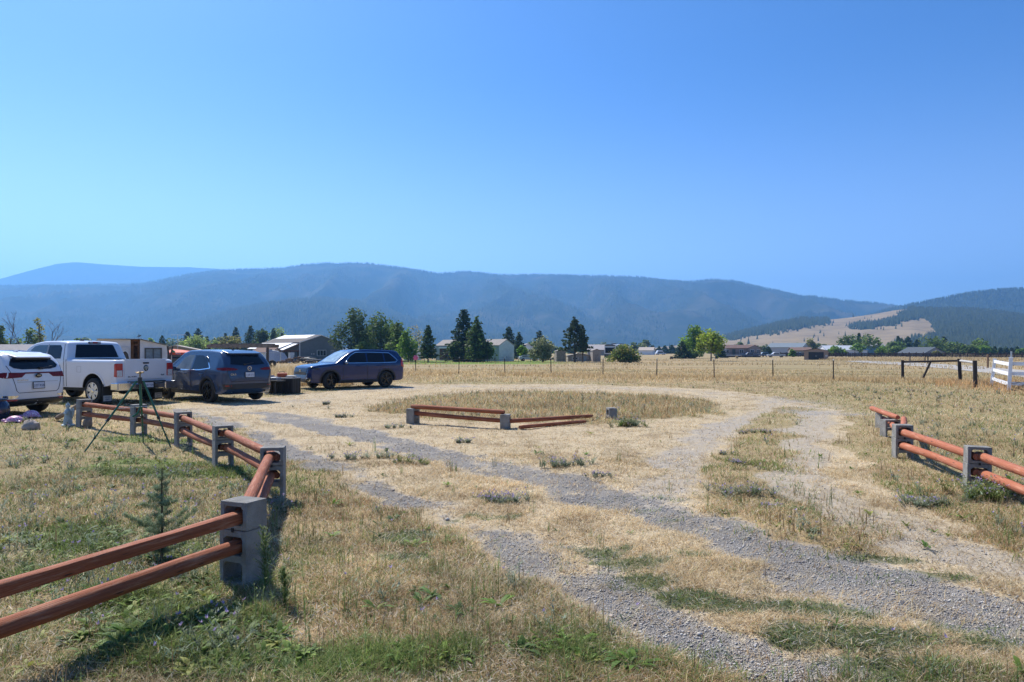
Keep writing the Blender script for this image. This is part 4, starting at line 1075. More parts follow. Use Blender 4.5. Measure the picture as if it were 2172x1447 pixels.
MB().prism([(-.78, -.50, 1.475), (-.80, -.40, 1.47), (-.80, .40, 1.47), (-.78, .50, 1.475), (-.38, .56, 1.585), (-.38, -.56, 1.585)], (0, 0, .03)).build('spoiler', PW, kv, bevel=.012)
MB().prism([(-.775, -.49, 1.43), (-.775, .49, 1.43), (-.60, .50, 1.45), (-.60, -.50, 1.45)], (0, 0, .035)).build('spoiler_underside', GLOSSB, kv)
MB().tube([(-.86, -.1, 1.21), (-.80, -.50, 1.255)], .016, 6).box((-.87, -.1, 1.205), (.07, .09, .06)).build('rear_wiper', TRIM, kv)
for s in (-1, 1):
    decal('tail_light', [(s * .86, .97), (s * .88, 1.06), (s * .84, 1.115), (s * .50, 1.105), (s * .30, 1.105), (s * .45, .985)], 'B', bv, DREDL, kv, .014)
    decal('reflector', [(s * .56, .445), (s * .86, .445), (s * .86, .405), (s * .62, .405)], 'B', bv, REDL, kv, .02)
    decal('exhaust_trim', [(s * .54, .54), (s * .86, .54), (s * .86, .455), (s * .62, .465)], 'B', bv, CHROME, kv, .016)
decal('light_bar', [(-.36, 1.075), (.36, 1.075), (.36, 1.108), (-.36, 1.108)], 'B', bv, DREDL, kv, .013)
decal('tail_light', [(-.84, .97), (-.42, 1.05), (-.46, 1.09), (-.84, 1.115)], 'L', bv, DREDL, kv, .014)
decal('rear_bumper', [(-.86, .44), (.86, .44), (.80, .26), (-.80, .26)], 'B', bv, TRIM, kv, .014)
strip('hatch_gap', [(-.76, 1.28), (-.68, .95), (-.60, .66), (-.54, .60), (.54, .60), (.60, .66), (.68, .95), (.76, 1.28)], .013, 'B', bv, SEAM, kv, .006)
strip('tailgate_crease', [(-.58, .865), (.58, .865)], .012, 'B', bv, mat('cream_crease', (.5, .46, .4), .5), kv, .006)
em = MB().lathe([(0, -.01), (.062, -.008), (.07, 0)], 24, axis='X').build('emblem', GLOSSB, kv); em.location = (-.925, 0, 1.02); em.scale = (1, 1.35, .78)
text_mesh('emblem_lettering', 'KIA', .062, CHROME, kv, (-.938, 0, 1.02), (R(90), 0, R(-90)), .002)
text_mesh('badge_lettering', 'SPORTAGE', .062, CHROME, kv, (-.922, .44, .915), (R(90), 0, R(-90)), .003)
plate(kv, (-.935, -.0, .775), 0, '37Y R5B')
for x_ in (0, 2.67):
    for s in (-1, 1): wheel(kv, x_, s * .80, .35, .225, 'ten')
cladding(bv, kv, (0, 2.67), .395, .35, TRIM, 0, 0, .22, .34)
mirror(kv, 1.98, .90, 1.06, PW, 1); mirror(kv, 1.98, -.90, 1.06, PW, -1)
for s in (-1, 1): MB().tube([(-.35, s * .56, 1.60), (.3, s * .57, 1.655), (1.2, s * .56, 1.655)], .017, 6).build('roof_rail', ALLOY, kv, smooth=True)
MB().prism([(-.25, -.025, 1.60), (-.08, -.025, 1.615), (-.2, -.025, 1.675), (-.25, -.025, 1.67)], (0, .05, 0)).build('antenna_fin', PW, kv)
# ---- white pickup (origin: rear axle)
PW2 = paint('pickup_white_paint', (.70, .72, .76), 0, .32)
rl = Vector((.43, .9)).normalized(); fk = Vector((-rl.y, rl.x)); Lc = Vector((-11.80, 20.5))
c = Lc + rl * 1.0 + fk * 1.24
pk = thing('pickup_truck', 'white crew cab pickup truck with chrome rear bumper, parked tail to the camera', 'pickup', (c.x, c.y, 0), math.atan2(fk.y, fk.x))
top = [(-1.05, 1.28), (-1.04, 1.345), (-.95, 1.37), (1.280, 1.37), (1.295, 1.4), (1.320, 1.44), (1.380, 1.7), (1.460, 1.9), (1.560, 1.935), (2.020, 1.965), (2.720, 1.96), (3.170, 1.9), (3.420, 1.8), (3.870, 1.45), (4.040, 1.33), (4.220, 1.3), (4.720, 1.24), (5.000, 1.15), (5.080, 0.9)]
bot = [(-1.05, .62), (-.95, .60), (-.5, .52), (.6, .47), (3.62, .47), (4.72, .48), (5.08, .55)]
pln = [(-1.05, .955), (-1.0, .985), (-.8, 1.0), (.8, 1.0), (3.62, 1.0), (4.42, .98), (4.82, .9), (5.02, .8), (5.08, .72)]
bd, bv = car_body('body', top, bot, pln, 1.36, .25, .075, PW2, pk, [(0, .53), (3.89, .53)], .42, bed=((.13, 0, 1.21), (2.14, 1.66, .6)), pinch=.02)
both('rear_side_window', [(1.620, 1.4), (2.370, 1.385), (2.370, 1.83), (1.800, 1.83), (1.680, 1.74)], bv, GLASS, pk, off=.007)
both('front_side_window', [(2.450, 1.385), (3.580, 1.39), (3.440, 1.56), (3.140, 1.79), (2.920, 1.83), (2.450, 1.83)], bv, GLASSB, pk, off=.007)
decal('rear_window', [(-.73, 1.43), (-.62, 1.83), (-.58, 1.85), (.58, 1.85), (.62, 1.83), (.73, 1.43)], 'B', bv, GLASS, pk, .010)
decal('windscreen', [(3.280, -0.62), (3.920, -0.76), (3.920, 0.76), (3.280, 0.62)], 'T', bv, GLASS, pk, .008)
MB().box((1.45, 0, 1.915), (.05, .40, .07)).build('high_brake_light_housing', TRIM, pk, bevel=.006)
MB().box((1.42, 0, 1.915), (.03, .16, .045)).build('high_brake_light', REDL, pk, bevel=.004)
for s in (-1, 1): MB().box((1.42, s * .135, 1.915), (.03, .09, .04)).build('cargo_lamp', CLEARL, pk, bevel=.004)
MB().blob((1.92, .12, 2.0), (.10, .06, .045), 3, .05, 12, 7).build('antenna_fin', GLOSSB, pk, smooth=True)
MB().box((-1.062, 0, 1.06), (.03, 1.42, .60)).build('tailgate', PW2, pk, bevel=.012)
MB().box((-1.05, 0, 1.375), (.05, 1.5, .03)).build('tailgate_cap', PW2, pk, bevel=.008)
MB().box((-1.082, 0, 1.265), (.02, .2, .05)).build('tailgate_handle', TRIM, pk, bevel=.005)
em = MB().lathe([(.0, -.014), (.06, -.012), (.085, -.004), (.088, .01)], 24, axis='X').build('emblem', mat('dark_chrome', (.10, .13, .15), .25, metal=.8), pk); em.location = (-1.082, 0, 1.11); em.scale = (1, .95, 1.15)
MB().prism([(-.022, .0, .055), (-.022, .045, .05), (-.022, .06, .0), (-.022, .038, -.03), (-.022, .03, .01), (-.022, .012, -.07), (-.022, -.012, -.07), (-.022, -.03, .01), (-.022, -.038, -.03), (-.022, -.06, .0), (-.022, -.045, .05)], (.008, 0, 0)).build('emblem_ram_head', mat('pale_gold', (.75, .7, .55), .3, metal=.7), em)
text_mesh('badge_lettering', 'BIG HORN', .06, mat('dark_chrome', (.10, .13, .15), .25, metal=.8), pk, (-1.08, .46, .845), (R(90), 0, R(-90)), .003)
text_mesh('badge_lettering', '4x4', .085, mat('dark_chrome', (.10, .13, .15), .25, metal=.8), pk, (-1.08, -.58, .88), (R(90), 0, R(-90)), .003)
for s in (-1, 1):
    tl = MB().box((-.985, s * .865, 1.055), (.16, .235, .42)).build('tail_light', REDL, pk, bevel=.025)
    MB().box((-1.0, s * .865, .955), (.16, .17, .19)).build('reversing_lens', CLEARL, tl, bevel=.012)
bp = MB().box((-1.13, 0, .55), (.16, 1.16, .18)).box((-1.12, .79, .555), (.20, .42, .25)).box((-1.12, -.79, .555), (.20, .42, .25)).box((-1.02, .99, .56), (.34, .04, .22)).box((-1.02, -.99, .56), (.34, .04, .22)).build('rear_bumper', CHROME, pk, bevel=.035)
MB().box((-1.12, 0, .69), (.2, 1.2, .03)).box((-1.215, 0, .57), (.01, .42, .19)).build('step_pad', TRIM, bp, bevel=.004)
plate(pk, (-1.225, 0, .585), 0, '578 Y0A')
MB().box((-.95, 0, .50), (.3, .09, .09)).box((-.7, 0, .46), (.06, 1.2, .06)).build('tow_hitch', TRIM, pk)
for s in (-1, 1):
    fl = MB().box((-.50, s * .87, .34), (.015, .30, .56)).build('mud_flap', TRIM, pk)
    bdg = MB().box((-.510, s * .87, .19), (.008, .26, .17)).build('flap_badge', mat('steel_badge', (.55, .57, .6), .45, metal=.4), fl)
    text_mesh('flap_lettering', 'LITHIA', .058, INK, fl, (-.516, s * .87, .225), (R(90), 0, R(-90)), .001)
    text_mesh('flap_lettering', 'RAM', .062, INK, fl, (-.516, s * .87, .155), (R(90), 0, R(-90)), .001)
for s in 'LR':
    for wx in (0, 3.89):
        pts = [(wx + .585 * math.cos(a), .42 + .585 * math.sin(a)) for a in np.linspace(R(190), R(-10), 26)]
        pi_ = [(wx + .533 * math.cos(a), .42 + .533 * math.sin(a)) for a in np.linspace(R(-10), R(190), 26)]
        decal('arch_lip', pts + pi_, s, bv, PW2, pk, .016, .03)
for q in ([(1.450, 0.52), (1.450, 1.36), (1.580, 1.86)], [(2.410, 0.52), (2.410, 1.86)], [(1.320, 0.52), (1.320, 1.38)], [(3.620, 0.6), (3.620, 1.38)]): strip('panel_gap', q, .016, 'L', bv, SEAM, pk)
strip('fuel_door', [(.58, .98), (.78, .98), (.78, 1.16), (.58, 1.16), (.58, .98)], .008, 'L', bv, mat('grey_gap', (.3, .3, .31), .6), pk)
for x_ in (1.74, 2.72): MB().tube([(x_ - .12, 1.0, 1.16), (x_, 1.03, 1.165), (x_ + .12, 1.0, 1.16)], .02, 8).build('door_handle', CHROME, pk, smooth=True)
for x_ in (0, 3.89):
    for s in (-1, 1): wheel(pk, x_, s * .87, .405, .29, 'truck', 0, .66)
for s in (-1, 1): mirror(pk, 3.47, s * 1.0, 1.45, TRIM, s)
MB().box((1.8, 0, .42), (4.8, .8, .14)).box((0, 0, .40), (.12, 1.5, .12)).lathe([(0, -.14), (.14, -.1), (.17, 0), (.14, .1), (0, .14)], 14, (0, 0, .42), 'Y').build('chassis', TRIM, pk)
MB().tube([(-.95, -.62, .45), (-.4, -.6, .47), (.6, -.55, .47)], .035, 10).build('exhaust', mat('galvanised_steel', (.5, .52, .53), .4), pk, smooth=True)
# ------------------------------------------------------------------ grass, gravel and weeds
def bump_z(x, y, g): 
    r = np.hypot(x, y)
    return terr(x, y) + np.where(r < 60, .05 * (fbm(x * 1.1, y * 1.1, 3, 3) - .5) + .03 * (fbm(x * 5, y * 5, 3, 4) - .5) - .03 * g, 0)
SUNKEN = [(-1.9, 4.9)]
GRASSM = leafmat('grass_blade', (1.34, 1.36, 1.4), trans=.5, rough=.7)
def strips(x, y, z, h, w, azm, lean, cols, seg=2, curl=.5, tipcol=None):
    """tapered blades; lean = horizontal reach / height"""
    n = len(x)
    dx, dy = np.cos(azm), np.sin(azm); px_, py_ = -dy, dx
    V = np.zeros((n, seg * 2 + 1, 3), np.float32); C = np.zeros((n, seg * 2 + 1, 3), np.float32)
    for k in range(seg + 1):
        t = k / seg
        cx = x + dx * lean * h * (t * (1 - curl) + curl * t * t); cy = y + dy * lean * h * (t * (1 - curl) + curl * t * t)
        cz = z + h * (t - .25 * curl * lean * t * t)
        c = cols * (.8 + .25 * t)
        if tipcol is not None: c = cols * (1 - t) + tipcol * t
        if k < seg:
            ww = w * (1 - .55 * t) * .5
            V[:, 2 * k] = np.stack([cx - px_ * ww, cy - py_ * ww, cz], -1); V[:, 2 * k + 1] = np.stack([cx + px_ * ww, cy + py_ * ww, cz], -1)
            C[:, 2 * k] = c; C[:, 2 * k + 1] = c
        else:
            V[:, 2 * k] = np.stack([cx, cy, cz], -1); C[:, 2 * k] = c
    T = []
    for k in range(seg - 1): T += [[2 * k, 2 * k + 1, 2 * k + 3], [2 * k, 2 * k + 3, 2 * k + 2]]
    T += [[2 * seg - 2, 2 * seg - 1, 2 * seg]]
    m = seg * 2 + 1
    F = (np.arange(n)[:, None, None] * m + np.array(T)[None]).reshape(-1, 3)
    return V.reshape(-1, 3), F, C.reshape(-1, 3)
def join(parts):
    V, F, C = [], [], []; o = 0
    for v, f, c in parts: V.append(v); F.append(f + o); C.append(c); o += len(v)
    return np.vstack(V), np.vstack(F), np.vstack(C)
def polar(n, r0, r1, a=47): 
    r = r0 * (r1 / r0) ** rng.random(n); t = np.radians(rng.uniform(-a, a, n))
    return r * np.sin(t), r * np.cos(t), r
STRAW = np.array([[.51, .42, .26], [.45, .355, .21], [.57, .50, .345], [.37, .285, .165], [.42, .305, .165]])
BROWN = np.array([[.31, .20, .105], [.23, .145, .075], [.38, .245, .125], [.27, .18, .09]])
GREEN = np.array([[.11, .16, .035], [.085, .125, .03], [.15, .19, .05], [.17, .17, .06]])
SAGE = np.array([[.15, .18, .115], [.19, .215, .145], [.12, .15, .09]])
GOLD = np.array([[.48, .36, .19], [.42, .295, .145], [.53, .425, .25], [.37, .255, .12]])
def pick(P, n): return P[rng.integers(0, len(P), n)] * (.7 + .6 * rng.random((n, 1)))
def grass(N, r0, r1, seg, wk, dens=1.0):
    x, y, r = polar(N, r0, r1)
    F = field(x, y)
    gr = np.clip(F['gravel'] * 1.3 + (fbm(x * 5, y * 5, 3, 21) - .5) * 1.2, 0, 1)
    p = np.clip(1 - .88 * gr, .12, 1) * np.where(F['dirt'] > .55, .45, 1)
    clump = fbm(x * 3.2, y * 3.2, 3, 40)
    clump2 = fbm(x * .7, y * .7, 3, 44)
    p = p * np.clip(.35 + 1.6 * (clump - .25), .12, 1)
    k = rng.random(N) < p
    x, y, r = x[k], y[k], r[k]; clump = clump[k]; clump2 = clump2[k]
    F = {q: v[k] for q, v in F.items()}; n = len(x)
    straw, isle, yard, lush, mt, right = (F[q] for q in ('straw', 'isle', 'yard', 'lush', 'mat', 'right'))
    u = rng.random(n)
    verge = (1 - straw) * (1 - isle) * (1 - yard) * (1 - right)
    farv = sst(33, 37, y + 2.5 * (clump2 - .5) - .0 * x) * (y < 60)
    h = .035 + .05 * clump + .02 * rng.random(n)
    h = np.where(straw < .5, .03 + .11 * (clump ** 1.6) * rng.random(n) + .025 * clump2, h * .7)
    h = np.where(isle > .5, .07 + .17 * clump * rng.random(n) + .06 * clump2, h)
    h = np.where(right > .5, .05 + .12 * clump * rng.random(n), h)
    h = np.where(mt > .5, .03 + .02 * rng.random(n), h)
    h = np.where(farv > .5, .06 + .22 * rng.random(n) * clump2, h)
    c = pick(STRAW, n)
    br = u < np.where(straw > .5, .14, .38) + np.where(straw > .5, .6, 1.5) * (clump2 - .5); c = np.where(br[:, None], pick(BROWN, n), c)
    gch = np.where(straw > .5, .015, .12) + .20 * (yard > .5) + .06 * (right > .5) + 1.6 * np.clip(fbm(x * 1.1, y * 1.1, 3, 49) - .52, 0, .25) * (straw < .5) + .5 * (lush > .45) + .85 * (mt > .5) + .12 * (verge > .5)
    ig = rng.random(n) < gch; c = np.where(ig[:, None], pick(GREEN, n), c)
    sg = rng.random(n) < (.16 * (isle > .5) + .08 * (right > .5) + .07 * (yard > .5) + .4 * (mt > .5)); c = np.where(sg[:, None], pick(SAGE, n), c)
    gd = (rng.random(n) < .8) & ((farv > .5)); c = np.where(gd[:, None], pick(GOLD, n), c)
    gi = (rng.random(n) < .4) & (isle > .5) & ~sg; c = np.where(gi[:, None], pick(BROWN, n) * np.array([1.15, 1.1, .95]), c)
    h = np.where(ig & (lush > .45), h * 1.25, h)
    c = c * (.72 + .75 * fbm(x * 1.7, y * 1.7, 3, 47))[:, None] * (1 + .5 * (fbm(x * .45, y * .45, 2, 48) - .5))[:, None]
    az = rng.uniform(0, 6.283, n); lean = np.where(straw > .5, .6 + 2.4 * rng.random(n) ** 1.2, .4 + 1.9 * rng.random(n) ** 1.3)
    lean = np.where(farv > .5, .1 + .5 * rng.random(n), lean)
    w = (.0022 + wk * r) * (.7 + .6 * rng.random(n)) * np.where(ig, 1.35, 1)
    z = bump_z(x, y, F['gravel']) - .004
    return strips(x, y, z, h, w, az, lean, c, seg)
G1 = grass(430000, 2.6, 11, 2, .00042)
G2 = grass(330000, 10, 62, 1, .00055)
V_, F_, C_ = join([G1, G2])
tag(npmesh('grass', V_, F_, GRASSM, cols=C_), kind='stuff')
# thatch lying flat: dead leaves and chaff in the near ground
n = 60000
x, y, r = polar(n, 2.6, 9); F = field(x, y); k = (F['gravel'] < .35) & (rng.random(n) < np.where(F['straw'] > .5, .5, 1)); x, y, r = x[k], y[k], r[k]; n = len(x)
gg = F['gravel'][k]
c = np.where((rng.random(n) < .35)[:, None], np.array([.50, .45, .38]), pick(STRAW, n) * .95) * (.6 + .6 * rng.random((n, 1)))
tag(npmesh('straw_litter', *strips(x, y, bump_z(x, y, gg) + .008 + .02 * rng.random(n), .022 * np.ones(n), .0035 + .0035 * rng.random(n), rng.uniform(0, 6.28, n), 1.5 + 2.0 * rng.random(n), c, 2)[:2], GRASSM,
           cols=np.repeat(c, 5, 0)), kind='stuff')
# pebbles on the gravel
def pebbles(N, r0, r1, s0):
    x, y, r = polar(N, r0, r1); g = field(x, y)['gravel']
    k = rng.random(N) < np.clip((g - .25) * 1.6 + (fbm(x * 4, y * 4, 3, 50) - .5), 0.012, 1); x, y, r, g = x[k], y[k], r[k], g[k]; n = len(x)
    s = s0 * (.35 + rng.random(n) ** 3 * 1.25) * (.75 + r / 16)
    base = np.array([[1, 0, 0], [.5, .87, 0], [-.5, .87, 0], [-1, 0, 0], [-.5, -.87, 0], [.5, -.87, 0], [.1, .05, .8], [0, 0, -.7]])
    q = base[None] * (1 + .5 * (rng.random((n, 8, 1)) - .5))
    a = rng.uniform(0, 6.28, n); ca, sa = np.cos(a)[:, None], np.sin(a)[:, None]
    asp = .6 + .4 * rng.random((n, 1)); hz_ = .5 + .35 * rng.random((n, 1))
    X = q[..., 0]; Y = q[..., 1] * asp; Z = q[..., 2] * hz_
    V = np.stack([x[:, None] + s[:, None] * (X * ca - Y * sa), y[:, None] + s[:, None] * (X * sa + Y * ca), bump_z(x, y, g)[:, None] + s[:, None] * (Z + .28)], -1).reshape(-1, 3)
    T = [[i, (i + 1) % 6, 6] for i in range(6)] + [[(i + 1) % 6, i, 7] for i in range(6)]
    Fc = (np.arange(n)[:, None, None] * 8 + np.array(T)[None]).reshape(-1, 3)
    P = np.array([[.47, .435, .39], [.40, .37, .33], [.53, .495, .445], [.33, .305, .275], [.49, .41, .34], [.58, .545, .49], [.43, .405, .38]])
    return V, Fc, np.repeat(P[rng.integers(0, 7, n)] * (.8 + .4 * rng.random((n, 1))), 8, 0)
V_, F_, C_ = join([pebbles(150000, 2.7, 8, .0072), pebbles(40000, 7, 15, .008), pebbles(1200, 2.7, 9, .016)])
tag(npmesh('gravel', V_, F_, leafmat('pebble', trans=0, rough=.85), cols=C_), kind='stuff')
# broad-leaved weeds: rosettes of strap leaves and bushy stems
def rosettes(x, y, s, nl, cols, w=.28, lean=1.1):
    n = len(x); m = n * nl
    X = np.repeat(x, nl); Y = np.repeat(y, nl); Sx = np.repeat(s, nl)
    az = rng.uniform(0, 6.28, m); h = Sx * (.35 + .65 * rng.random(m))
    c = np.repeat(cols, nl, 0) * (.7 + .6 * rng.random((m, 1)))
    # spindle shaped leaf: 3 segments, widest in the middle
    dx, dy = np.cos(az), np.sin(az); le = lean * (.6 + .8 * rng.random(m))
    V = np.zeros((m, 8, 3), np.float32); Z = np.repeat(bump_z(x, y, 0), nl)
    for k, (t, ww) in enumerate(((0, .15), (.35, .9), (.7, 1.0), (1.0, .12))):
        cx = X + dx * le * h * t; cy = Y + dy * le * h * t; cz = Z + h * (t - .55 * t * t * (le / 1.1)) + .004
        q = w * h * ww * .5
        V[:, 2 * k] = np.stack([cx - dy * -1 * 0 - dy * q, cy + dx * q, cz + .25 * q], -1); V[:, 2 * k + 1] = np.stack([cx + dy * q, cy - dx * q, cz + .25 * q], -1)
    T = [];
    for k in range(3): T += [[2 * k, 2 * k + 1, 2 * k + 3], [2 * k, 2 * k + 3, 2 * k + 2]]
    return V.reshape(-1, 3), (np.arange(m)[:, None, None] * 8 + np.array(T)[None]).reshape(-1, 3), np.repeat(c, 8, 0)
def bushy(x, y, s, stems, leaves, cols, flowers=0, spread=.55, fcol=(.50, .40, .60), lw=.10, ll=.22):
    """many-stemmed weed: thin stems with small narrow leaves, optional thistle-like flower heads"""
    parts = []; n = len(x)
    X = np.repeat(x, stems); Y = np.repeat(y, stems); Sx = np.repeat(s, stems) * (.5 + .6 * rng.random(n * stems)); m = n * stems
    Cc = np.repeat(cols, stems, 0) * (.75 + .5 * rng.random((m, 1)))
    az = rng.uniform(0, 6.28, m); ln = spread * (.2 + rng.random(m)); Z = np.repeat(bump_z(x, y, 0), stems)
    X = X + .12 * np.repeat(s, stems) * rng.normal(size=m); Y = Y + .12 * np.repeat(s, stems) * rng.normal(size=m)
    parts.append(strips(X, Y, Z, Sx, .003 + .0005 * np.hypot(X, Y) + 0 * X, az, ln, Cc * .8, 2))
    L_ = m * leaves; t = .12 + .86 * rng.random(L_)
    h = np.repeat(Sx, leaves); lnr = np.repeat(ln, leaves); a = np.repeat(az, leaves); e = t * .5 + .5 * t * t
    lx = np.repeat(X, leaves) + np.cos(a) * lnr * h * e; ly = np.repeat(Y, leaves) + np.sin(a) * lnr * h * e; lz = np.repeat(Z, leaves) + h * (t - .125 * lnr * t * t)
    lh = ll * h * (1.15 - .7 * t) * (.6 + .8 * rng.random(L_))
    rr_ = np.hypot(lx, ly)
    parts.append(strips(lx, ly, lz, lh * .55, np.maximum(lw * h * (.6 + .6 * rng.random(L_)) * .5, .0007 * rr_), rng.uniform(0, 6.28, L_), .8 + 1.0 * rng.random(L_), np.repeat(Cc, leaves, 0) * (.75 + .5 * rng.random((L_, 1))), 1))
    if flowers:
        k = rng.random(m) < flowers
        fx = X[k] + np.cos(az[k]) * ln[k] * Sx[k]; fy = Y[k] + np.sin(az[k]) * ln[k] * Sx[k]; fz = Z[k] + Sx[k] * (1 - .125 * ln[k])
        for j in range(4):
            q = len(fx)
            parts.append(strips(fx, fy, fz - .004, .014 + .010 * rng.random(q), .012 + .0006 * np.hypot(fx, fy), rng.uniform(0, 6.28, q), .6 + .4 * rng.random(q), np.array(fcol) * (.7 + .6 * rng.random((q, 1))), 1))
    return join(parts)
def near_mask(n, r0, r1, fn):
    x, y, r = polar(n, r0, r1, 44); F = field(x, y); k = rng.random(n) < fn(x, y, F); return x[k], y[k], r[k]
W = []
# green rosettes in the lush strip and near verge
x, y, r = near_mask(12000, 2.7, 15, lambda x, y, F: np.where(F['lush'] > .35, .95, np.where(F['straw'] > .5, .012, .04 + .2 * (F['yard'] > .5))) * (F['gravel'] < .4))
W.append(rosettes(x, y, .035 + .085 * rng.random(len(x)) ** 1.6, 10, pick(np.array([[.12, .20, .03], [.18, .26, .05], [.07, .12, .025], [.24, .25, .06], [.09, .15, .03]]), len(x))))
# knapweed and grey-green bushes
x, y, r = near_mask(4200, 4, 34, lambda x, y, F: np.where(F['yard'] > .5, .16 + .3 * (fbm(x * .8, y * .8, 3, 61) > .52), np.where(F['isle'] > .5, .30, np.where(F['right'] > .5, .26, np.where(F['straw'] > .5, .004, .07)))) * (F['gravel'] < .3))
W.append(bushy(x, y, .08 + .14 * rng.random(len(x)), 8, 9, pick(SAGE * 1.75, len(x)), .2, 1.0, ll=.28, lw=.12))
# dry brown seed stalks
x, y, r = near_mask(3600, 3, 40, lambda x, y, F: np.where(F['straw'] > .5, .01, np.where(F['isle'] > .5, .8, .25)) * (F['gravel'] < .3))
W.append(bushy(x, y, .08 + .17 * rng.random(len(x)), 4, 4, pick(np.array([[.42, .29, .15], [.48, .35, .19], [.34, .22, .11]]), len(x)), 0, .3, ll=.10, lw=.05))
# upright light-green horseweed shoots along the ruts
x, y, r = near_mask(2600, 3, 12, lambda x, y, F: np.where((F['yard'] < .5) & (F['right'] < .5), .06 + .25 * (F['straw'] < .5), .02) * (fbm(x * 1.3, y * 1.3, 3, 66) > .48) * (F['gravel'] < .7) * (F['mat'] < .6))
W.append(bushy(x, y, .10 + .18 * rng.random(len(x)), 4, 9, pick(np.array([[.22, .30, .09], [.26, .33, .11]]), len(x)), 0, .18, ll=.14, lw=.06))
V_, F_, C_ = join(W)
tag(npmesh('weeds', V_, F_, leafmat('weed_leaf', trans=.3), cols=C_), kind='stuff')
# tall dry grass stands on the left behind the bin, and along the field edge
n = 26000
cx_ = rng.uniform(-15, -7.6, n); cy_ = rng.uniform(31.5, 46, n)
k = (cx_ > -.42 * cy_) & (cx_ < -.245 * cy_ + .4)
cx_, cy_ = cx_[k], cy_[k]; n = len(cx_)
tall = strips(cx_, cy_, terr(cx_, cy_), (.40 + .5 * rng.random(n)) * (.55 + .7 * fbm(cx_ * .8, cy_ * .8, 3, 70)), .012 + .014 * rng.random(n), rng.uniform(0, 6.28, n), .15 + .4 * rng.random(n), pick(GOLD, n), 2)
n = 60000
t = rng.random(n); bx = rng.uniform(-16, 33, n); by = 49.5 - .42 * (bx + 7) + rng.normal(0, 1.6, n) - 1.2
k = (fbm(bx * .35, by * .35, 3, 72) > .40) & (np.hypot(bx, by) > 25) & (by > 27)
bx, by = bx[k], by[k]; n = len(bx)
tall2 = strips(bx, by, terr(bx, by), (.08 + .22 * rng.random(n)) * (.45 + .9 * fbm(bx * .6, by * .6, 3, 73)), .016 + .016 * rng.random(n), rng.uniform(0, 6.28, n), .2 + .5 * rng.random(n), pick(GOLD, n), 2)
n = 9000
lx_ = rng.uniform(18, 36, n); ly_ = rng.uniform(20, 35, n); k = (lx_ > .62 * ly_) & (fbm(lx_ * .5, ly_ * .5, 3, 75) > .42); lx_, ly_ = lx_[k], ly_[k]; n = len(lx_)
tall3 = strips(lx_, ly_, terr(lx_, ly_), .15 + .28 * rng.random(n), .014 + .012 * rng.random(n), rng.uniform(0, 6.28, n), .2 + .5 * rng.random(n), pick(GOLD, n) * np.array([1.05, .85, .75]), 2)
V_, F_, C_ = join([tall, tall2, tall3])
tag(npmesh('tall_grass', V_, F_, GRASSM, cols=C_), kind='stuff')
# far field: tufts that break up the mown pasture and the reedy strip before the board fence
n = 26000
y = rng.uniform(60, 190, n); x = y * rng.uniform(-.5, .78, n)
k = (fbm(x * .08, y * .25, 3, 80) > .54); x, y = x[k], y[k]; n = len(x)
f1 = strips(x, y, terr(x, y), .10 + .22 * rng.random(n), .05 + .0006 * y, rng.uniform(0, 6.28, n), .5 * rng.random(n), pick(GOLD, n) * .95, 1)
n = 16000
x = rng.uniform(70, 175, n); y = rng.uniform(150, 215, n); k = (x > .45 * y); x, y = x[k], y[k]; n = len(x)
f2 = strips(x, y, terr(x, y), (.2 + .35 * rng.random(n)) * (.4 + fbm(x * .06, y * .1, 3, 82)), .10 + .1 * rng.random(n), rng.uniform(0, 6.28, n), .4 * rng.random(n), pick(GOLD, n), 1)
V_, F_, C_ = join([f1, f2])
tag(npmesh('pasture_tufts', V_, F_, GRASSM, cols=C_), kind='stuff')
# ---- single plants one can point at
def plant(name, label, cat, p, build, group=None, m=None):
    V, F, C = build; 
    V = V - np.array([p[0], p[1], 0], np.float32)
    o = npmesh(name, V, F, m or leafmat('weed_leaf'), cols=C); o.location = (p[0], p[1], 0)
    return tag(o, label, cat, group)
def clump_at(px, py, s, n, label, col=SAGE, fl=.3, sx=1.6, sy=.8, k=9):
    c = gp(px, py)
    x = c.x + rng.normal(0, s * sx * .5, n); y = c.y + rng.normal(0, s * sy * .5, n)
    plant('knapweed_clump', label, 'weed clump', (c.x, c.y), bushy(x, y, s * (.45 + .4 * rng.random(n)), 16, k, pick(col, n) * 1.7, fl * .45, 1.5, ll=.30, lw=.14), 'grey green weed clumps on the track')
clump_at(1200, 990, .20, 16, 'largest grey-green weed clump, between the far rut and the turning circle fence')
clump_at(1270, 1012, .10, 9, 'low trailing grey-green weed just right of the largest clump', sx=2.5)
clump_at(1070, 1066, .17, 12, 'purple-flowered grey-green weed clump on the strip between the two ruts', fl=.8)
clump_at(760, 972, .17, 14, 'wide grey-green weed patch at the near rut left of the two-stemmed one', sx=3.0)
clump_at(868, 984, .20, 8, 'upright two-stemmed green weed between the ruts', col=GREEN)
clump_at(1590, 1052, .17, 12, 'grey-green weed clump in the middle of the right-hand dry strip', sx=2.4)
clump_at(1632, 1076, .10, 6, 'small grey-green weed just below the clump on the right-hand dry strip')
clump_at(1560, 985, .10, 6, 'small purple-tinged weed on the right-hand dry strip above the big clump', fl=.9)
clump_at(1545, 962, .10, 5, 'small green weed tuft at the left edge of the right-hand dry strip')
clump_at(1600, 918, .13, 9, 'low sage-green weed patch at the top of the right-hand dry strip', sx=3.0)
clump_at(985, 941, .15, 9, 'flat grey-green weed directly below the low broken rail fence')
clump_at(835, 908, .15, 8, 'grey-green weed beside the left block of the broken rail fence')
clump_at(730, 886, .16, 8, 'small sage-green weed left of the turning circle near the dark cars')
clump_at(690, 858, .16, 7, 'pale sage-green weed in the track in front of the navy SUV')
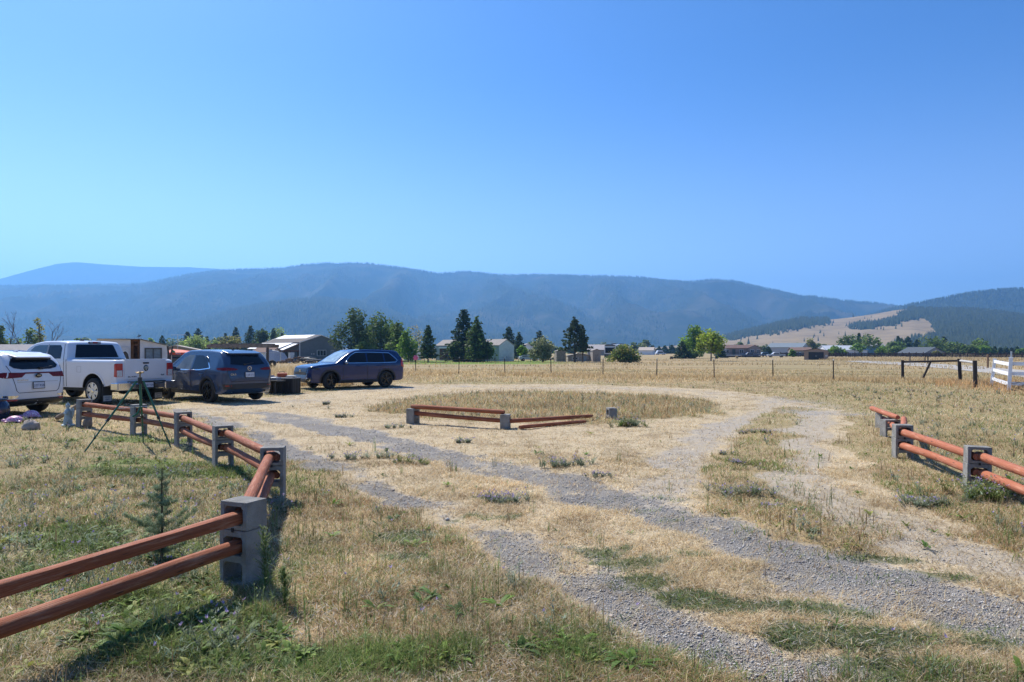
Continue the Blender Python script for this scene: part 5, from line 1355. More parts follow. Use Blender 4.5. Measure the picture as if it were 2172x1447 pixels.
clump_at(1980, 1072, .18, 14, 'broad grey-green weed patch in front of the right fence', sx=2.6)
clump_at(1720, 1130, .06, 7, 'small bright green weed alone in the straw right of the far rut', col=GREEN, fl=0)
clump_at(2095, 1062, .32, 16, 'bushy purple-flowered weed at the foot of the nearest right fence post', col=np.vstack([SAGE, GREEN]), fl=.7, sx=1.4)
clump_at(1330, 905, .30, 16, 'tall bushy green weed beside the sunken block of the turning circle', col=np.vstack([SAGE, GREEN]), fl=.2)
# horseweed in front of the nearest post
c = gp(562, 1262)
def horseweed(c, hgt, n=1, k=60):
    parts = []; m = 9
    t = np.linspace(.28, .97, 46); 
    sx = c.x + .012 * np.sin(t * 6); sy = c.y + 0 * t; sz = hgt * t
    parts.append(strips(np.array([c.x]), np.array([c.y]), np.array([0.]), np.array([hgt]), np.array([.012]), np.array([.4]), np.array([.04]), np.array([[.22, .29, .10]]), 3))
    parts.append(strips(np.array([c.x]), np.array([c.y]), np.array([0.]), np.array([hgt]), np.array([.012]), np.array([1.97]), np.array([.04]), np.array([[.22, .29, .10]]), 3))
    q = len(t)
    az = rng.uniform(0, 6.28, q); bl = (.16 * (1.05 - t) * hgt + .015) * (.3 + 1.3 * rng.random(q))
    parts.append(strips(sx, sy, sz, bl * 1.1, .005 + 0 * t, az, .9 + 0 * t, np.tile([[.24, .31, .11]], (q, 1)), 2))
    rep = 12; T = np.tile(rng.random((q, rep)), 1)
    hx = (sx[:, None] + np.cos(az)[:, None] * .9 * bl[:, None] * 1.1 * T).ravel(); hy = (sy[:, None] + np.sin(az)[:, None] * .9 * bl[:, None] * 1.1 * T).ravel(); hz2 = (sz[:, None] + bl[:, None] * 1.1 * T * .9).ravel()
    n_ = len(hx)
    parts.append(strips(hx, hy, hz2, .012 + .012 * rng.random(n_), .006 + .003 * rng.random(n_), rng.uniform(0, 6.28, n_), rng.random(n_) * 1.2, pick(np.array([[.26, .34, .12], [.42, .44, .24], [.22, .29, .09]]), n_), 1))
    q = 60; tt = rng.random(q) * .8 + .03
    parts.append(strips(c.x + 0 * tt, c.y + 0 * tt, hgt * tt, .05 + .05 * rng.random(q), .008 + 0 * tt, rng.uniform(0, 6.28, q), 1 + rng.random(q), pick(np.array([[.15, .21, .06], [.18, .24, .08]]), q), 2))
    return join(parts)
plant('horseweed', 'tall feathery pale green weed growing against the nearest block post', 'weed', (c.x, c.y), horseweed(c, .47))
c = gp(604, 1290); plant('horseweed', 'shorter pale green weed just right of the feathery weed at the nearest post', 'weed', (c.x, c.y), horseweed(c, .26))
for px, py, hh, nn, lb in ((1025, 1270, .20, 9, 'cluster of thin upright green shoots left of the near rut in the foreground'), (560, 1440, .26, 6, 'pale green shoots at the very bottom of the photo below the nearest post'), (1330, 1430, .18, 5, 'pale green shoots at the bottom edge beside the near rut'), (865, 1105, .12, 3, 'thin green shoots beside the near rut'), (960, 1000, .16, 3, 'thin green shoots in the far rut')):
    c = gp(px, py); x = c.x + rng.normal(0, .09, nn); y = c.y + rng.normal(0, .05, nn)
    plant('weed_shoots', lb, 'weed', (c.x, c.y), bushy(x, y, hh * (.5 + .6 * rng.random(nn)), 3, 16, pick(np.array([[.24, .32, .10], [.30, .37, .13], [.18, .26, .07]]), nn), 0, .16, ll=.13, lw=.035))
# big dandelion-like rosettes
for px, py, s, lb in ((300, 1345, .30, 'largest dark green leafy rosette under the lower rail in the foreground'), (430, 1330, .24, 'leafy green rosette left of the nearest block post base'), (395, 1240, .17, 'single green leafy weed between the two rails near the block post'), (665, 1395, .16, 'bright green leafy rosette at the bottom, right of the post'), (730, 1300, .10, 'yellow-green leafy rosette in the brown grass right of the post'), (1095, 1375, .11, 'dark green leafy rosette at the bottom centre'), (800, 1225, .08, 'small dark green upright leaf weed in the dry grass')):
    c = gp(px, py); n = 14 if s > .2 else 5
    x = c.x + rng.normal(0, s * .5, n); y = c.y + rng.normal(0, s * .22, n)
    plant('leafy_weed', lb, 'weed', (c.x, c.y), rosettes(x, y, s * .42 * (.6 + .6 * rng.random(n)), 14, pick(np.array([[.09, .16, .025], [.13, .20, .04], [.07, .12, .03]]), n), .26, .9))
# spruce sapling in the yard
c = gp(343, 1188)
sp_ = thing('spruce_sapling', 'young spruce sapling with a tag behind the near rails', 'sapling', (c.x, c.y, 0))
MB().tube([(0, 0, 0), (.005, 0, .3), (0, 0, .60), (.004, 0, .74)], [.012, .009, .006, .003], 7).build('trunk', mat('sapling_bark', (.12, .085, .055), .9), sp_)
parts = []
def arm(z0, a, ll, up, r_):
    q = int(2600 * ll) + 40; t = rng.random(q) ** .8; o = rng.normal(0, 1, (q, 3)) * r_ * (1.1 - .6 * t[:, None])
    x = np.cos(a) * ll * t + o[:, 0]; y = np.sin(a) * ll * t + o[:, 1]; z = z0 + ll * up * t - .25 * ll * t * (1 - t) + o[:, 2] * .7
    parts.append(strips(x, y, z, .014 + .014 * rng.random(q), .0035 + 0 * t, rng.uniform(0, 6.28, q), 1.6 * rng.random(q), pick(np.array([[.18, .26, .15], [.25, .34, .19], [.15, .20, .12], [.28, .34, .18]]), q) * (.75 + .5 * t[:, None]), 1))
for z0, nb, ll, up in ((.07, 6, .17, .35), (.13, 6, .24, .3), (.21, 5, .29, .42), (.27, 4, .27, .5), (.36, 3, .12, .5), (.44, 5, .16, .35), (.50, 3, .12, .5), (.57, 4, .08, .6), (.64, 3, .035, .8)):
    a0 = rng.uniform(0, 6.28)
    for b_ in range(nb):
        arm(z0 + rng.uniform(-.02, .02), a0 + 6.283 * b_ / nb + rng.uniform(-.4, .4), ll * rng.uniform(.5, 1.15), up * rng.uniform(.5, 1.4), .017)
t = rng.random(160); parts.append(strips(0 * t, 0 * t, .1 + .62 * t, .03 + 0 * t, .004 + 0 * t, rng.uniform(0, 6.28, 160), .8 * rng.random(160), pick(np.array([[.08, .12, .06], [.10, .15, .07]]), 160), 1))
V_, F_, C_ = join(parts)
npmesh('crown', V_, F_, leafmat('weed_leaf'), parent=sp_, cols=C_)
tgm = MB().box((0, 0, 0), (.035, .003, .02)).box((0, 0, -.028), (.035, .003, .034)).build('plant_tag', mat('blue_white_tag', (.30, .50, .72), .4, var=.5, scale=30), sp_); tgm.location = (.05, -.10, .17); tgm.rotation_euler = (.2, .5, .3)
# ------------------------------------------------------------------ trees
BARK = mat('bark', (.10, .075, .055), .95, var=.3, scale=3, bump=.6, bscale=8)
BARKG = mat('grey_bark', (.22, .20, .18), .95, var=.3, scale=3, bump=.4, bscale=8)
LEAF = leafmat('tree_leaf', (1.9, 1.9, 1.7), trans=.55)
NEED = leafmat('conifer_needle', (1.9, 1.85, 1.6), trans=.3)
def cards(P, s, cols, flat=.0, dr=None):
    """leaf sprays: one bent quad (two triangles) each, random facing"""
    n = len(P); a = rng.uniform(0, 6.28, n); t = rng.normal(0, .9, n) * (1 - flat)
    u = np.stack([np.cos(a), np.sin(a), 0 * a], -1)
    v = np.stack([-np.sin(a) * np.cos(t + .8), np.cos(a) * np.cos(t + .8), np.sin(t + .8)], -1)
    if dr is not None: u = dr
    s = np.asarray(s)[:, None] if np.ndim(s) else np.full((n, 1), s)
    V = np.stack([P - u * s * .5, P - v * s * .42 + u * s * .1 * rng.normal(size=(n, 1)), P + u * s * .55, P + v * s * .42], 1)
    V += rng.normal(0, .10, V.shape) * s[:, None]
    b = np.arange(n)[:, None] * 4
    F = np.concatenate([b + [0, 1, 2], b + [0, 2, 3]], 0)
    return V.reshape(-1, 3), F, np.repeat(cols, 4, 0)
def lobes_of(shape, H, W, n, rd):
    L_ = []
    for i in range(n):
        if shape == 'tall':
            z = H * (.10 + .85 * (i + .5) / n); q = (1 - abs(z / H - .45) * 1.15); r = W * .5 * max(.3, q) * rd.uniform(.4, .66); d = W * .5 * max(.2, q) * rd.uniform(.2, .75)
        elif shape == 'round':
            z = H * rd.uniform(.36, .86); q = math.sqrt(max(.05, 1 - ((z / H - .58) / .42) ** 2)); r = W * .5 * rd.uniform(.3, .5); d = max(0, W * .5 * q - r * .8) * rd.uniform(.3, 1)
        elif shape == 'cone':
            z = H * (.08 + .86 * (i + .5) / n); q = 1.02 - z / H; r = W * .5 * max(.12, q) * rd.uniform(.5, .8); d = W * .5 * q * rd.uniform(.1, .55)
        elif shape == 'bush':
            z = H * rd.uniform(.18, .78); q = math.sqrt(max(.05, 1 - (z / H * .95) ** 2)); r = W * .5 * rd.uniform(.25, .42); d = max(0, W * .5 * q - r * .6) * rd.uniform(.2, 1)
        a = rd.uniform(0, 6.28)
        L_.append((d * math.cos(a), d * math.sin(a), z, r, r * rd.uniform(.75, 1.1) if shape != 'tall' else r * rd.uniform(.9, 1.4)))
    return L_
def pct(c): return np.array(c)
def add_trunk(root, H, W, lobes, r0, m, low=.0):
    mb = MB(); top_ = H * .82
    mb.tube([(0, 0, -.1), (W * .01, 0, H * .3), (-W * .01, W * .01, H * .6), (0, 0, top_)], [r0, r0 * .75, r0 * .45, r0 * .15], 8)
    for (x, y, z, r, rz) in lobes[:10]:
        zb = max(H * .12, z * .55); mb.tube([(0, 0, zb), (x * .5, y * .5, (zb + z) * .52), (x * .95, y * .95, z)], [r0 * .42, r0 * .26, r0 * .08], 6)
    return mb.build('trunk', m, root, smooth=True)
def broadleaf(name, label, p, H, W, cols, shape='tall', n=14, leaves=1500, ls=.4, sparse=0.0, bark=None, group=None, seed=0, cat='tree', open_=.0, parts=True):
    rd = random.Random(seed * 13 + 5)
    L_ = lobes_of(shape, H, W, n, rd)
    cols = np.array(cols)
    root = thing(name, label, cat, (p.x, p.y, p.z), 0, group) if parts else None
    tot = sum(l[3] ** 2 for l in L_); Vp = []; C = []
    for (x, y, z, r, rz) in L_:
        q = max(8, int(leaves * 1.6 * r * r / tot)); d = rng.normal(size=(q, 3)); d /= np.linalg.norm(d, axis=1)[:, None]
        rad = (1 - .55 * rng.random(q) ** 2) * (1 + .18 * rng.normal(size=q))
        P = np.array([x, y, z]) + d * rad[:, None] * np.array([r, r, rz])
        base = cols[rng.integers(0, len(cols), q)] * rd.uniform(.8, 1.22) * (.75 + .5 * rng.random((q, 1)))
        Vp.append(P); C.append(base)
    P = np.vstack(Vp); C = np.vstack(C)
    g = fbm(P[:, 0] * 2.2 / max(W, 1) * 3, P[:, 2] * 2.2 / max(W, 1) * 3 + P[:, 1], 3, seed)
    k = (g > .32 + open_) & (P[:, 2] > .05 * H); P, C = P[k], C[k]
    V, F, CC = cards(P, ls * (.6 + .8 * rng.random(len(P))), C)
    if not parts:
        o = npmesh(name, V, F, LEAF, cols=CC); o.location = (p.x, p.y, p.z); return tag(o, label, cat, group)
    npmesh('crown', V, F, LEAF, parent=root, cols=CC)
    add_trunk(root, H, W, L_, max(.07, H * .022), bark or BARK)
    return root
DKG = [(.028, .05, .018), (.04, .065, .022), (.055, .08, .025), (.03, .045, .02)]
MDG = [(.05, .085, .022), (.07, .11, .03), (.09, .12, .035), (.045, .07, .022)]
YLG = [(.13, .19, .02), (.17, .21, .03), (.10, .14, .02), (.19, .21, .04)]
BRG = [(.085, .15, .025), (.06, .11, .02), (.12, .18, .03)]
OLV = [(.10, .11, .035), (.13, .13, .04), (.08, .09, .03), (.16, .14, .05)]
GRG = [(.12, .14, .08), (.17, .18, .115), (.08, .10, .05), (.22, .22, .16)]
PLG = [(.14, .19, .06), (.18, .22, .08), (.11, .16, .05)]
CON = [(.018, .036, .020), (.026, .046, .025), (.034, .054, .03), (.014, .028, .017)]
CONG = [(.035, .055, .03), (.05, .07, .035), (.028, .045, .025)]
def conifer(name, label, p, H, W, cols, leaves=1500, ls=.38, group=None, seed=0, base=.06, droop=.25, cat='tree', parts=True, ragged=.35, full=.85):
    rd = random.Random(seed * 7 + 3); cols = np.array(cols)
    root = thing(name, label, cat, (p.x, p.y, p.z), 0, group) if parts else None
    nt = max(9, int(H * 2.4)); Vp = []; C = []; D = []
    bm_ = MB()
    for i in range(nt):
        t = (i + .5) / nt; z = H * (base + (1 - base) * t); R0 = W * .5 * (1 - t) ** full * rd.uniform(1 - ragged, 1.05) + .04 * W
        nb = max(4, int(5 + 3 * (1 - t)))
        a0 = rd.uniform(0, 6)
        for b in range(nb):
            a = a0 + 6.283 * b / nb + rd.uniform(-.25, .25); ll = R0 * rd.uniform(.65, 1.08); q = max(3, int(leaves * R0 / (W * .5) / (nt * nb) * 3.2))
            s = .12 + .88 * rng.random(q) ** .75
            sp = .16 * ll * (1.15 - s) * rng.normal(size=q)
            x = np.cos(a) * ll * s - np.sin(a) * sp; y = np.sin(a) * ll * s + np.cos(a) * sp
            zz = z - droop * ll * s + .3 * droop * ll * s * s * 1.2 + .05 * rng.normal(size=q) * H / nt * 3
            Vp.append(np.stack([x, y, zz], -1)); shade = rd.uniform(.75, 1.3)
            C.append(cols[rng.integers(0, len(cols), q)] * shade * (.7 + .5 * rng.random((q, 1)) + .25 * s[:, None]))
            if b < 3 and i % 2 == 0 and t < .8: bm_.tube([(0, 0, z), (math.cos(a) * ll * .8, math.sin(a) * ll * .8, z - droop * ll * .6)], [.03 * H / 8, .01], 4)
    P = np.vstack(Vp); C = np.vstack(C); P = P[P[:, 2] > .02 * H] if False else P
    V, F, CC = cards(P, ls * (.6 + .7 * rng.random(len(P))), C, .35)
    if not parts:
        o = npmesh(name, V, F, NEED, cols=CC); o.location = (p.x, p.y, p.z); return tag(o, label, cat, group)
    npmesh('crown', V, F, NEED, parent=root, cols=CC)
    bm_.tube([(0, 0, -.1), (0, 0, H * .5), (0, 0, H * .97)], [max(.06, H * .02), H * .012, .015], 8).build('trunk', BARK, root, smooth=True)
    return root
def tspec(px, base_py, top_py, wpx, Y=None):
    p = gp(px, base_py) if Y is None else gy(px, Y)
    k = p.y / FPX
    return p, EYE + (HY - top_py) * k - p.z, wpx * k
T = [
 # fn, px, base, top, width, Y, kind args, label
 ('b', 750, 763, 655, 62, 140, dict(cols=DKG, shape='tall', n=20, leaves=2600, ls=.42, open_=.02), 'tall dark ragged cottonwood right of the grey metal house'),
 ('b', 808, 765, 668, 58, 145, dict(cols=MDG, shape='tall', n=18, leaves=2600, ls=.42, open_=.0), 'leaning mid-green tree right of the ragged cottonwood, above the navy SUV roof'),
 ('b', 843, 766, 684, 40, 138, dict(cols=MDG, shape='tall', n=14, leaves=1600, ls=.4, open_=.0), 'narrow mid-green tree above the tail of the navy SUV'),
 ('b', 866, 767, 697, 32, 132, dict(cols=BRG, shape='tall', n=12, leaves=1100, ls=.36, open_=.04), 'small green tree just right of the navy SUV'),
 ('b', 881, 765, 690, 36, 146, dict(cols=[(.20, .19, .13), (.14, .14, .08), (.26, .24, .18)], shape='tall', n=12, leaves=700, ls=.32, open_=.12), 'thin half-bare grey tree behind the small green one'),
 ('b', 782, 765, 692, 44, 150, dict(cols=DKG + MDG, shape='tall', n=16, leaves=2000, ls=.45), 'dark green tree filling the gap between the cottonwood and the leaning tree'),
 ('b', 828, 765, 690, 44, 152, dict(cols=MDG, shape='tall', n=16, leaves=2000, ls=.45), 'dense green tree behind the narrow one above the tail of the navy SUV'),
 ('b', 770, 765, 728, 60, 136, dict(cols=MDG, shape='bush', n=14, leaves=1500, ls=.42), 'low green bush at the foot of the tall cottonwood'),
 ('b', 1034, 768, 722, 36, 132, dict(cols=DKG + MDG, shape='bush', n=12, leaves=1200, ls=.42), 'low dark bush at the right foot of the olive-green birch'),
 ('c', 908, 770, 690, 36, 128, dict(cols=DKG, leaves=1600, ls=.42, base=.12, droop=.1, ragged=.5), 'conical dark green tree standing alone on the green lawn'),
 ('c', 984, 768, 655, 70, 140, dict(cols=CON, leaves=3400, ls=.46, base=.03, full=.8), 'tallest dark spruce in front of the pale mobile home'),
 ('b', 1012, 769, 663, 60, 134, dict(cols=DKG + MDG, shape='cone', n=22, leaves=3400, ls=.42), 'broad olive-green birch merged with the tallest spruce'),
 ('b', 965, 768, 716, 34, 136, dict(cols=DKG, shape='bush', n=10, leaves=900, ls=.4), 'low dark bush at the left foot of the tallest spruce'),
 ('c', 1080, 755, 693, 40, 185, dict(cols=CON, leaves=1600, ls=.5, full=.75), 'dark spruce behind the white gable of the mobile home'),
 ('c', 1101, 757, 704, 28, 180, dict(cols=CON, leaves=1000, ls=.5), 'smaller dark spruce right of the one behind the white gable'),
 ('b', 1112, 766, 727, 30, 150, dict(cols=BRG, shape='bush', n=10, leaves=700, ls=.4), 'bright green bush at the right end of the mobile home'),
 ('c', 1145, 760, 701, 34, 175, dict(cols=CON, leaves=1000, ls=.5), 'dark spruce tip behind the silvery crabapple'),
 ('b', 1152, 771, 712, 58, 132, dict(cols=GRG, shape='bush', n=20, leaves=2200, ls=.36), 'silvery grey-green crabapple tree left of the big pine'),
 ('b', 1186, 768, 738, 28, 150, dict(cols=MDG, shape='bush', n=8, leaves=500, ls=.4), 'low green shrub between the crabapple and the big pine'),
 ('b', 1327, 773, 737, 76, 122, dict(cols=OLV + MDG, shape='bush', n=26, leaves=2600, ls=.34), 'wide rounded olive bush in front of the travel trailer'),
 ('c', 1447, 760, 723, 32, 190, dict(cols=CON, leaves=900, ls=.5, base=.02), 'small dark spruce left of the yellow-green tree'),
 ('b', 1472, 760, 691, 36, 195, dict(cols=BRG, shape='tall', n=18, leaves=2400, ls=.55), 'tall dark green poplar behind the yellow-green tree'),
 ('b', 1508, 769, 695, 60, 150, dict(cols=YLG, shape='round', n=22, leaves=2300, ls=.42, open_=.05), 'bright yellow-green tree with a bare dark trunk in the pasture'),
 ('b', 1465, 762, 736, 34, 190, dict(cols=MDG, shape='bush', n=9, leaves=600, ls=.45), 'green shrubs at the foot of the poplar'),
 ('c', 1528, 760, 731, 22, 210, dict(cols=CON, leaves=500, ls=.5), 'tiny dark spruce at the left end of the brown ranch house'),
 ('c', 344, 748, 711, 26, 210, dict(cols=CON, leaves=900, ls=.5, base=.02), 'lone dark spruce behind the unfinished white shed'),
 ('c', 398, 748, 703, 34, 230, dict(cols=CON, leaves=1200, ls=.55), 'left spruce of the group above the tan house'),
 ('c', 420, 748, 697, 40, 228, dict(cols=CON, leaves=1500, ls=.55), 'tallest spruce of the group above the tan house'),
 ('c', 439, 748, 714, 30, 232, dict(cols=CON, leaves=900, ls=.55), 'short right spruce of the group above the tan house'),
 ('b', 411, 747, 718, 66, 190, dict(cols=PLG, shape='round', n=18, leaves=1700, ls=.48), 'pale green willow in front of the spruce group above the tan house'),
 ('b', 455, 747, 722, 30, 215, dict(cols=PLG, shape='round', n=10, leaves=600, ls=.5), 'small pale green tree right of the willow'),
 ('b', 490, 748, 710, 44, 200, dict(cols=OLV, shape='round', n=16, leaves=1400, ls=.48), 'olive-brown rounded tree above the slate blue SUV'),
 ('c', 500, 748, 693, 30, 235, dict(cols=CON, leaves=1200, ls=.55), 'pointed spruce behind the olive-brown tree'),
 ('c', 531, 748, 690, 36, 235, dict(cols=CON, leaves=1400, ls=.55), 'tall spruce above the timber pergola'),
 ('b', 552, 748, 699, 40, 225, dict(cols=DKG, shape='round', n=14, leaves=1400, ls=.55), 'dark rounded pine right of the spruce above the pergola'),
 ('c', 580, 748, 696, 28, 225, dict(cols=CON, leaves=1000, ls=.55), 'slim dark spruce in front of the pale green tree left of the grey house'),
 ('b', 584, 748, 694, 42, 240, dict(cols=PLG, shape='tall', n=12, leaves=1100, ls=.5), 'pale green tree left of the grey metal house'),
 ('c', 598, 748, 706, 24, 232, dict(cols=CON, leaves=700, ls=.55), 'small dark spruce touching the carport roof'),
 ('b', 2, 748, 684, 34, 120, dict(cols=MDG, shape='tall', n=12, leaves=1300, ls=.36), 'green tree at the extreme left edge'),
 ('b', 60, 748, 696, 34, 125, dict(cols=MDG, shape='tall', n=10, leaves=700, ls=.36, open_=.1), 'sparse green tree behind the grey roof, between two bare trees'),
 ('b', 84, 748, 672, 26, 128, dict(cols=OLV, shape='tall', n=10, leaves=620, ls=.34, open_=.1), 'leaning half-leafed tree behind the grey roof'),
 ('b', 158, 748, 710, 40, 150, dict(cols=MDG, shape='bush', n=10, leaves=700, ls=.42), 'green bush above the pickup roof'),
 ('b', 115, 748, 717, 40, 160, dict(cols=OLV, shape='bush', n=10, leaves=600, ls=.42), 'dull green brush behind the grey roof'),
]
seed = 0
for k, px, b_, t_, w_, Y, kw, lb in T:
    seed += 1; p, H, W = tspec(px, b_, t_, w_, Y); W *= {'tall': 1.5, 'cone': 1.35, 'bush': 1.15, 'round': 1.12}.get(kw.get('shape'), 1.7)
    if k == 'b': broadleaf('bush' if kw['shape'] == 'bush' else 'broadleaf_tree', lb, p, H, W, seed=seed, cat='bush' if kw['shape'] == 'bush' else 'tree', **kw)
    else: conifer('conifer_tree', lb, p, H, W, seed=seed, **kw)
# big open pine with clumped needles
p, H, W = tspec(1219, 771, 671, 74, 132)
pn = thing('pine_tree', 'big open ponderosa pine with clumped needles in the mown pasture', 'tree', p)
rd = random.Random(99); Vp = []; C = []; mb = MB()
for i in range(54):
    t = (i + .5) / 54; z = H * (.20 + .76 * t); R0 = W * .5 * (1.02 - t ** 1.35) * rd.uniform(.55, 1.1) + .15; a = i * 2.4 + rd.uniform(-.4, .4)
    e = np.array([math.cos(a) * R0, math.sin(a) * R0, z + .12 * R0])
    mb.tube([(0, 0, z - .15 * R0), tuple(e * [.6, .6, 1]), tuple(e)], [.06 * (1.1 - t), .04 * (1.1 - t), .012], 5)
    for q_ in (1.0, .72, .5):
        if R0 * q_ < .35 and q_ < 1: continue
        n_ = 34; c_ = e * [q_, q_, 1] + rng.normal(0, .12, 3); d = rng.normal(size=(n_, 3)); d /= np.linalg.norm(d, axis=1)[:, None]
        Vp.append(c_ + d * rd.uniform(.28, .5) * [1, 1, .75] * (.4 + .6 * rng.random((n_, 1)))); C.append(np.array(CONG)[rng.integers(0, 3, n_)] * rd.uniform(.7, 1.25) * (.7 + .6 * rng.random((n_, 1))))
P = np.vstack(Vp); V, F, CC = cards(P, .30 * (.6 + .8 * rng.random(len(P))), np.vstack(C))
npmesh('crown', V, F, NEED, parent=pn, cols=CC)
mb.tube([(0, 0, -.1), (.03, 0, H * .5), (0, 0, H * .96)], [.24, .14, .02], 10).build('trunk', BARK, pn, smooth=True)
p2_, H2, W2 = tspec(1236, 771, 690, 40, 134)
conifer('conifer_tree', 'shorter pine trunk leaning right beside the big ponderosa pine', p2_, H2, W2, CONG, leaves=1300, ls=.36, base=.28, droop=-.05, ragged=.6, seed=77)
# bare dead trees behind the grey roof
def bare(label, px, top, wpx, Y, seed, lean=0):
    p, H, W = tspec(px, 748, top, wpx, Y); rd = random.Random(seed); root = thing('dead_tree', label, 'tree', p, 0, 'bare dead trees behind the grey roof'); mb = MB(); tw = MB()
    def br(a, d, L_, r, dep):
        b = a + d * L_; m_ = (a + b) / 2 + Vector((rd.uniform(-.06, .06), rd.uniform(-.06, .06), .02)) * L_
        (mb if dep == 0 else tw).tube([a, m_, b], [r, r * .8, r * .6], 6 if dep < 2 else 4)
        if dep > 3: return
        for _ in range(rd.choice((2, 2, 3))):
            br(b if rd.random() < .6 else m_, (d + Vector((rd.uniform(-.65, .65), rd.uniform(-.65, .65), rd.uniform(-.1, .45)))).normalized(), L_ * rd.uniform(.55, .8), r * .55, dep + 1)
    br(Vector((0, 0, 0)), Vector((lean, 0, 1)).normalized(), H * .42, .11, 0)
    mb.build('trunk', BARK, root, smooth=True); tw.build('branches', BARK, root)
bare('bare dead tree with a tall forked top, leftmost behind the grey roof', 22, 668, 22, 120, 3)
bare('bare dead tree with twisted limbs right of the forked one', 40, 678, 22, 122, 8, .05)
bare('thin bare dead tree fanning out above the cab of the pickup', 106, 682, 20, 126, 15, .08)
# ------------------------------------------------------------------ buildings
def house(name, label, p, W, D, wallh, ridge, rz, wallm, roofm, over=.35, axis='y', cat='house', trim=None):
    """gable along local y (axis='y': gable end faces -y). returns root"""
    root = thing(name, label, cat, p, rz)
    mb = MB()
    g0 = [(-W / 2, -D / 2, 0), (W / 2, -D / 2, 0), (W / 2, -D / 2, wallh), (0, -D / 2, ridge), (-W / 2, -D / 2, wallh)]
    mb.prism(g0, (0, D, 0)).build('walls', wallm, root)
    th = .14; s = (ridge - wallh) / (W / 2)
    for sg in (-1, 1):
        e = W / 2 + over
        pts = [(0, -D / 2 - over, ridge + .02), (sg * e, -D / 2 - over, ridge + .02 - s * e), (sg * e, -D / 2 - over, ridge + .02 - s * e + th), (0, -D / 2 - over, ridge + .02 + th)]
        MB().prism(pts, (0, D + 2 * over, 0)).build('roof', roofm, root)
        if trim:
            MB().prism([(0, -D / 2 - over - .03, ridge - .03), (sg * e, -D / 2 - over - .03, ridge - .03 - s * e), (sg * e, -D / 2 - over - .03, ridge + .18 - s * e), (0, -D / 2 - over - .03, ridge + .18)], (0, .027, 0)).build('barge_board', trim, root)
    return root
WINF = mat('white_window_frame', (.75, .76, .77), .5); WING = mat('house_window_glass', (.03, .04, .05), .05, var=.3, scale=2)
def window(root, c, w, h, face='-y', m=None, sub=1, glass=None):
    """frame proud of a wall; face -y or x"""
    fr = MB(); t = .08
    def bx(x, z, a, b): 
        fr.box((c[0] + x, c[1] - .03, c[2] + z) if face == '-y' else (c[0] + (.03 if face == 'x' else -.03), c[1] + x, c[2] + z), (a, .07, b) if face == '-y' else (.07, a, b))
    bx(0, h / 2, w + t, t); bx(0, -h / 2, w + t, t); bx(-w / 2, 0, t, h - t); bx(w / 2, 0, t, h - t)
    for k in range(1, sub + 1): bx(-w / 2 + w * k / (sub + 1), 0, t * .7, h - t)
    f_ = fr.build('window', m or WINF, root)
    MB().box((c[0], c[1] - .008, c[2]) if face == '-y' else (c[0] + (.008 if face == 'x' else -.008), c[1], c[2]), (w - t, .012, h - t) if face == '-y' else (.012, w - t, h - t)).build('pane', glass or WING, f_)
    return f_
def door(root, c, w, h, m, handle=True):
    d = MB().box((c[0], c[1] - .03, c[2] + h / 2), (w, .06, h)).build('door', m, root)
    if handle: MB().blob((c[0] + w * .38, c[1] - .09, c[2] + h * .48), .04, 1, .02, 8, 5).build('handle', CHROME, d)
    return d
# grey metal house with carport
MG_ = wallmat('grey_metal_siding', (.135, .155, .18), .35, 'X'); RG = wallmat('pale_metal_roof', (.62, .64, .66), .4, 'Y'); RB = mat('dark_shingle', (.115, .10, .09), .9, var=.2, scale=6)
Y = 152; p = gy(680, Y) + Vector((-5.36, 4.5, 0))
gh = house('metal_house', 'grey metal-sided house with a pale metal carport roof and white-framed window', p, 10.6, 14, 4.05, 5.65, R(50), MG_, RB, trim=WINF)
window(gh, (.25, -7.0, 1.75), 2.3, 1.25, sub=2); window(gh, (3.1, -7, 1.85), .7, 1.0)
MB().box((-5.28, -7.02, 2.02), (.14, .08, 4.0)).build('corner_trim', WINF, gh)
for x in (-2.2, -1.9, -1.6): pass
MB().box((-2.3, -7.02, 1.55), (.22, .03, .2)).box((-1.75, -7.02, 1.55), (.3, .03, .2)).build('house_number', WINF, gh)
cp = MB().prism([(-4.65, -6.9, 4.05), (-9.2, -6.9, 2.35), (-9.2, -6.9, 2.48), (-4.65, -6.9, 4.2)], (0, 12.5, 0)).build('carport_roof', RG, gh)
MB().prism([(-4.7, -6.8, 3.95), (-9.1, -6.8, 2.31), (-9.1, -6.8, 2.28), (-4.7, -6.8, 3.80)], (0, 12.3, 0)).build('carport_ceiling', mat('red_brown_wood', (.16, .055, .03), .8), gh)
MB().box((-6.9, -6.86, 2.22), (4.5, .14, .2)).build('carport_beam', mat('red_brown_wood', (.16, .055, .03), .8), gh)
for x in (-9.0, -7.4, -5.6): MB().box((x, -6.8, 1.1), (.16, .16, 2.2)).build('carport_post', mat('dark_wood', (.07, .05, .04), .9), gh)
MB().prism([(-4.65, 5.6, 4.15), (-9.4, 5.6, 4.15), (-9.4, 5.6, 4.3), (-4.65, 5.6, 4.3)], (0, .1, 0))
RU = MB().prism([(0, -5.0, 5.75), (-4.7, -5.0, 4.22), (-9.4, -5.0, 2.62), (-9.4, -5.0, 2.72), (-4.7, -5.0, 4.34), (-.02, -5.0, 5.86)], (0, 12.6, 0)).build('metal_roof', RG, gh)
MB().box((-6.2, -2.2, 1.1), (4.6, .1, 2.2)).build('back_wall', mat('dark_grey_wall', (.12, .13, .15), .8), gh)  # plain wall, a slightly darker grey than the siding
door(gh, (-5.6, -6.2, 0), .95, 2.05, mat('grey_door', (.14, .17, .2), .5))
fz = thing('upright_freezer', 'white upright freezer standing under the carport of the grey house', 'freezer', (0, 0, 0), R(50))
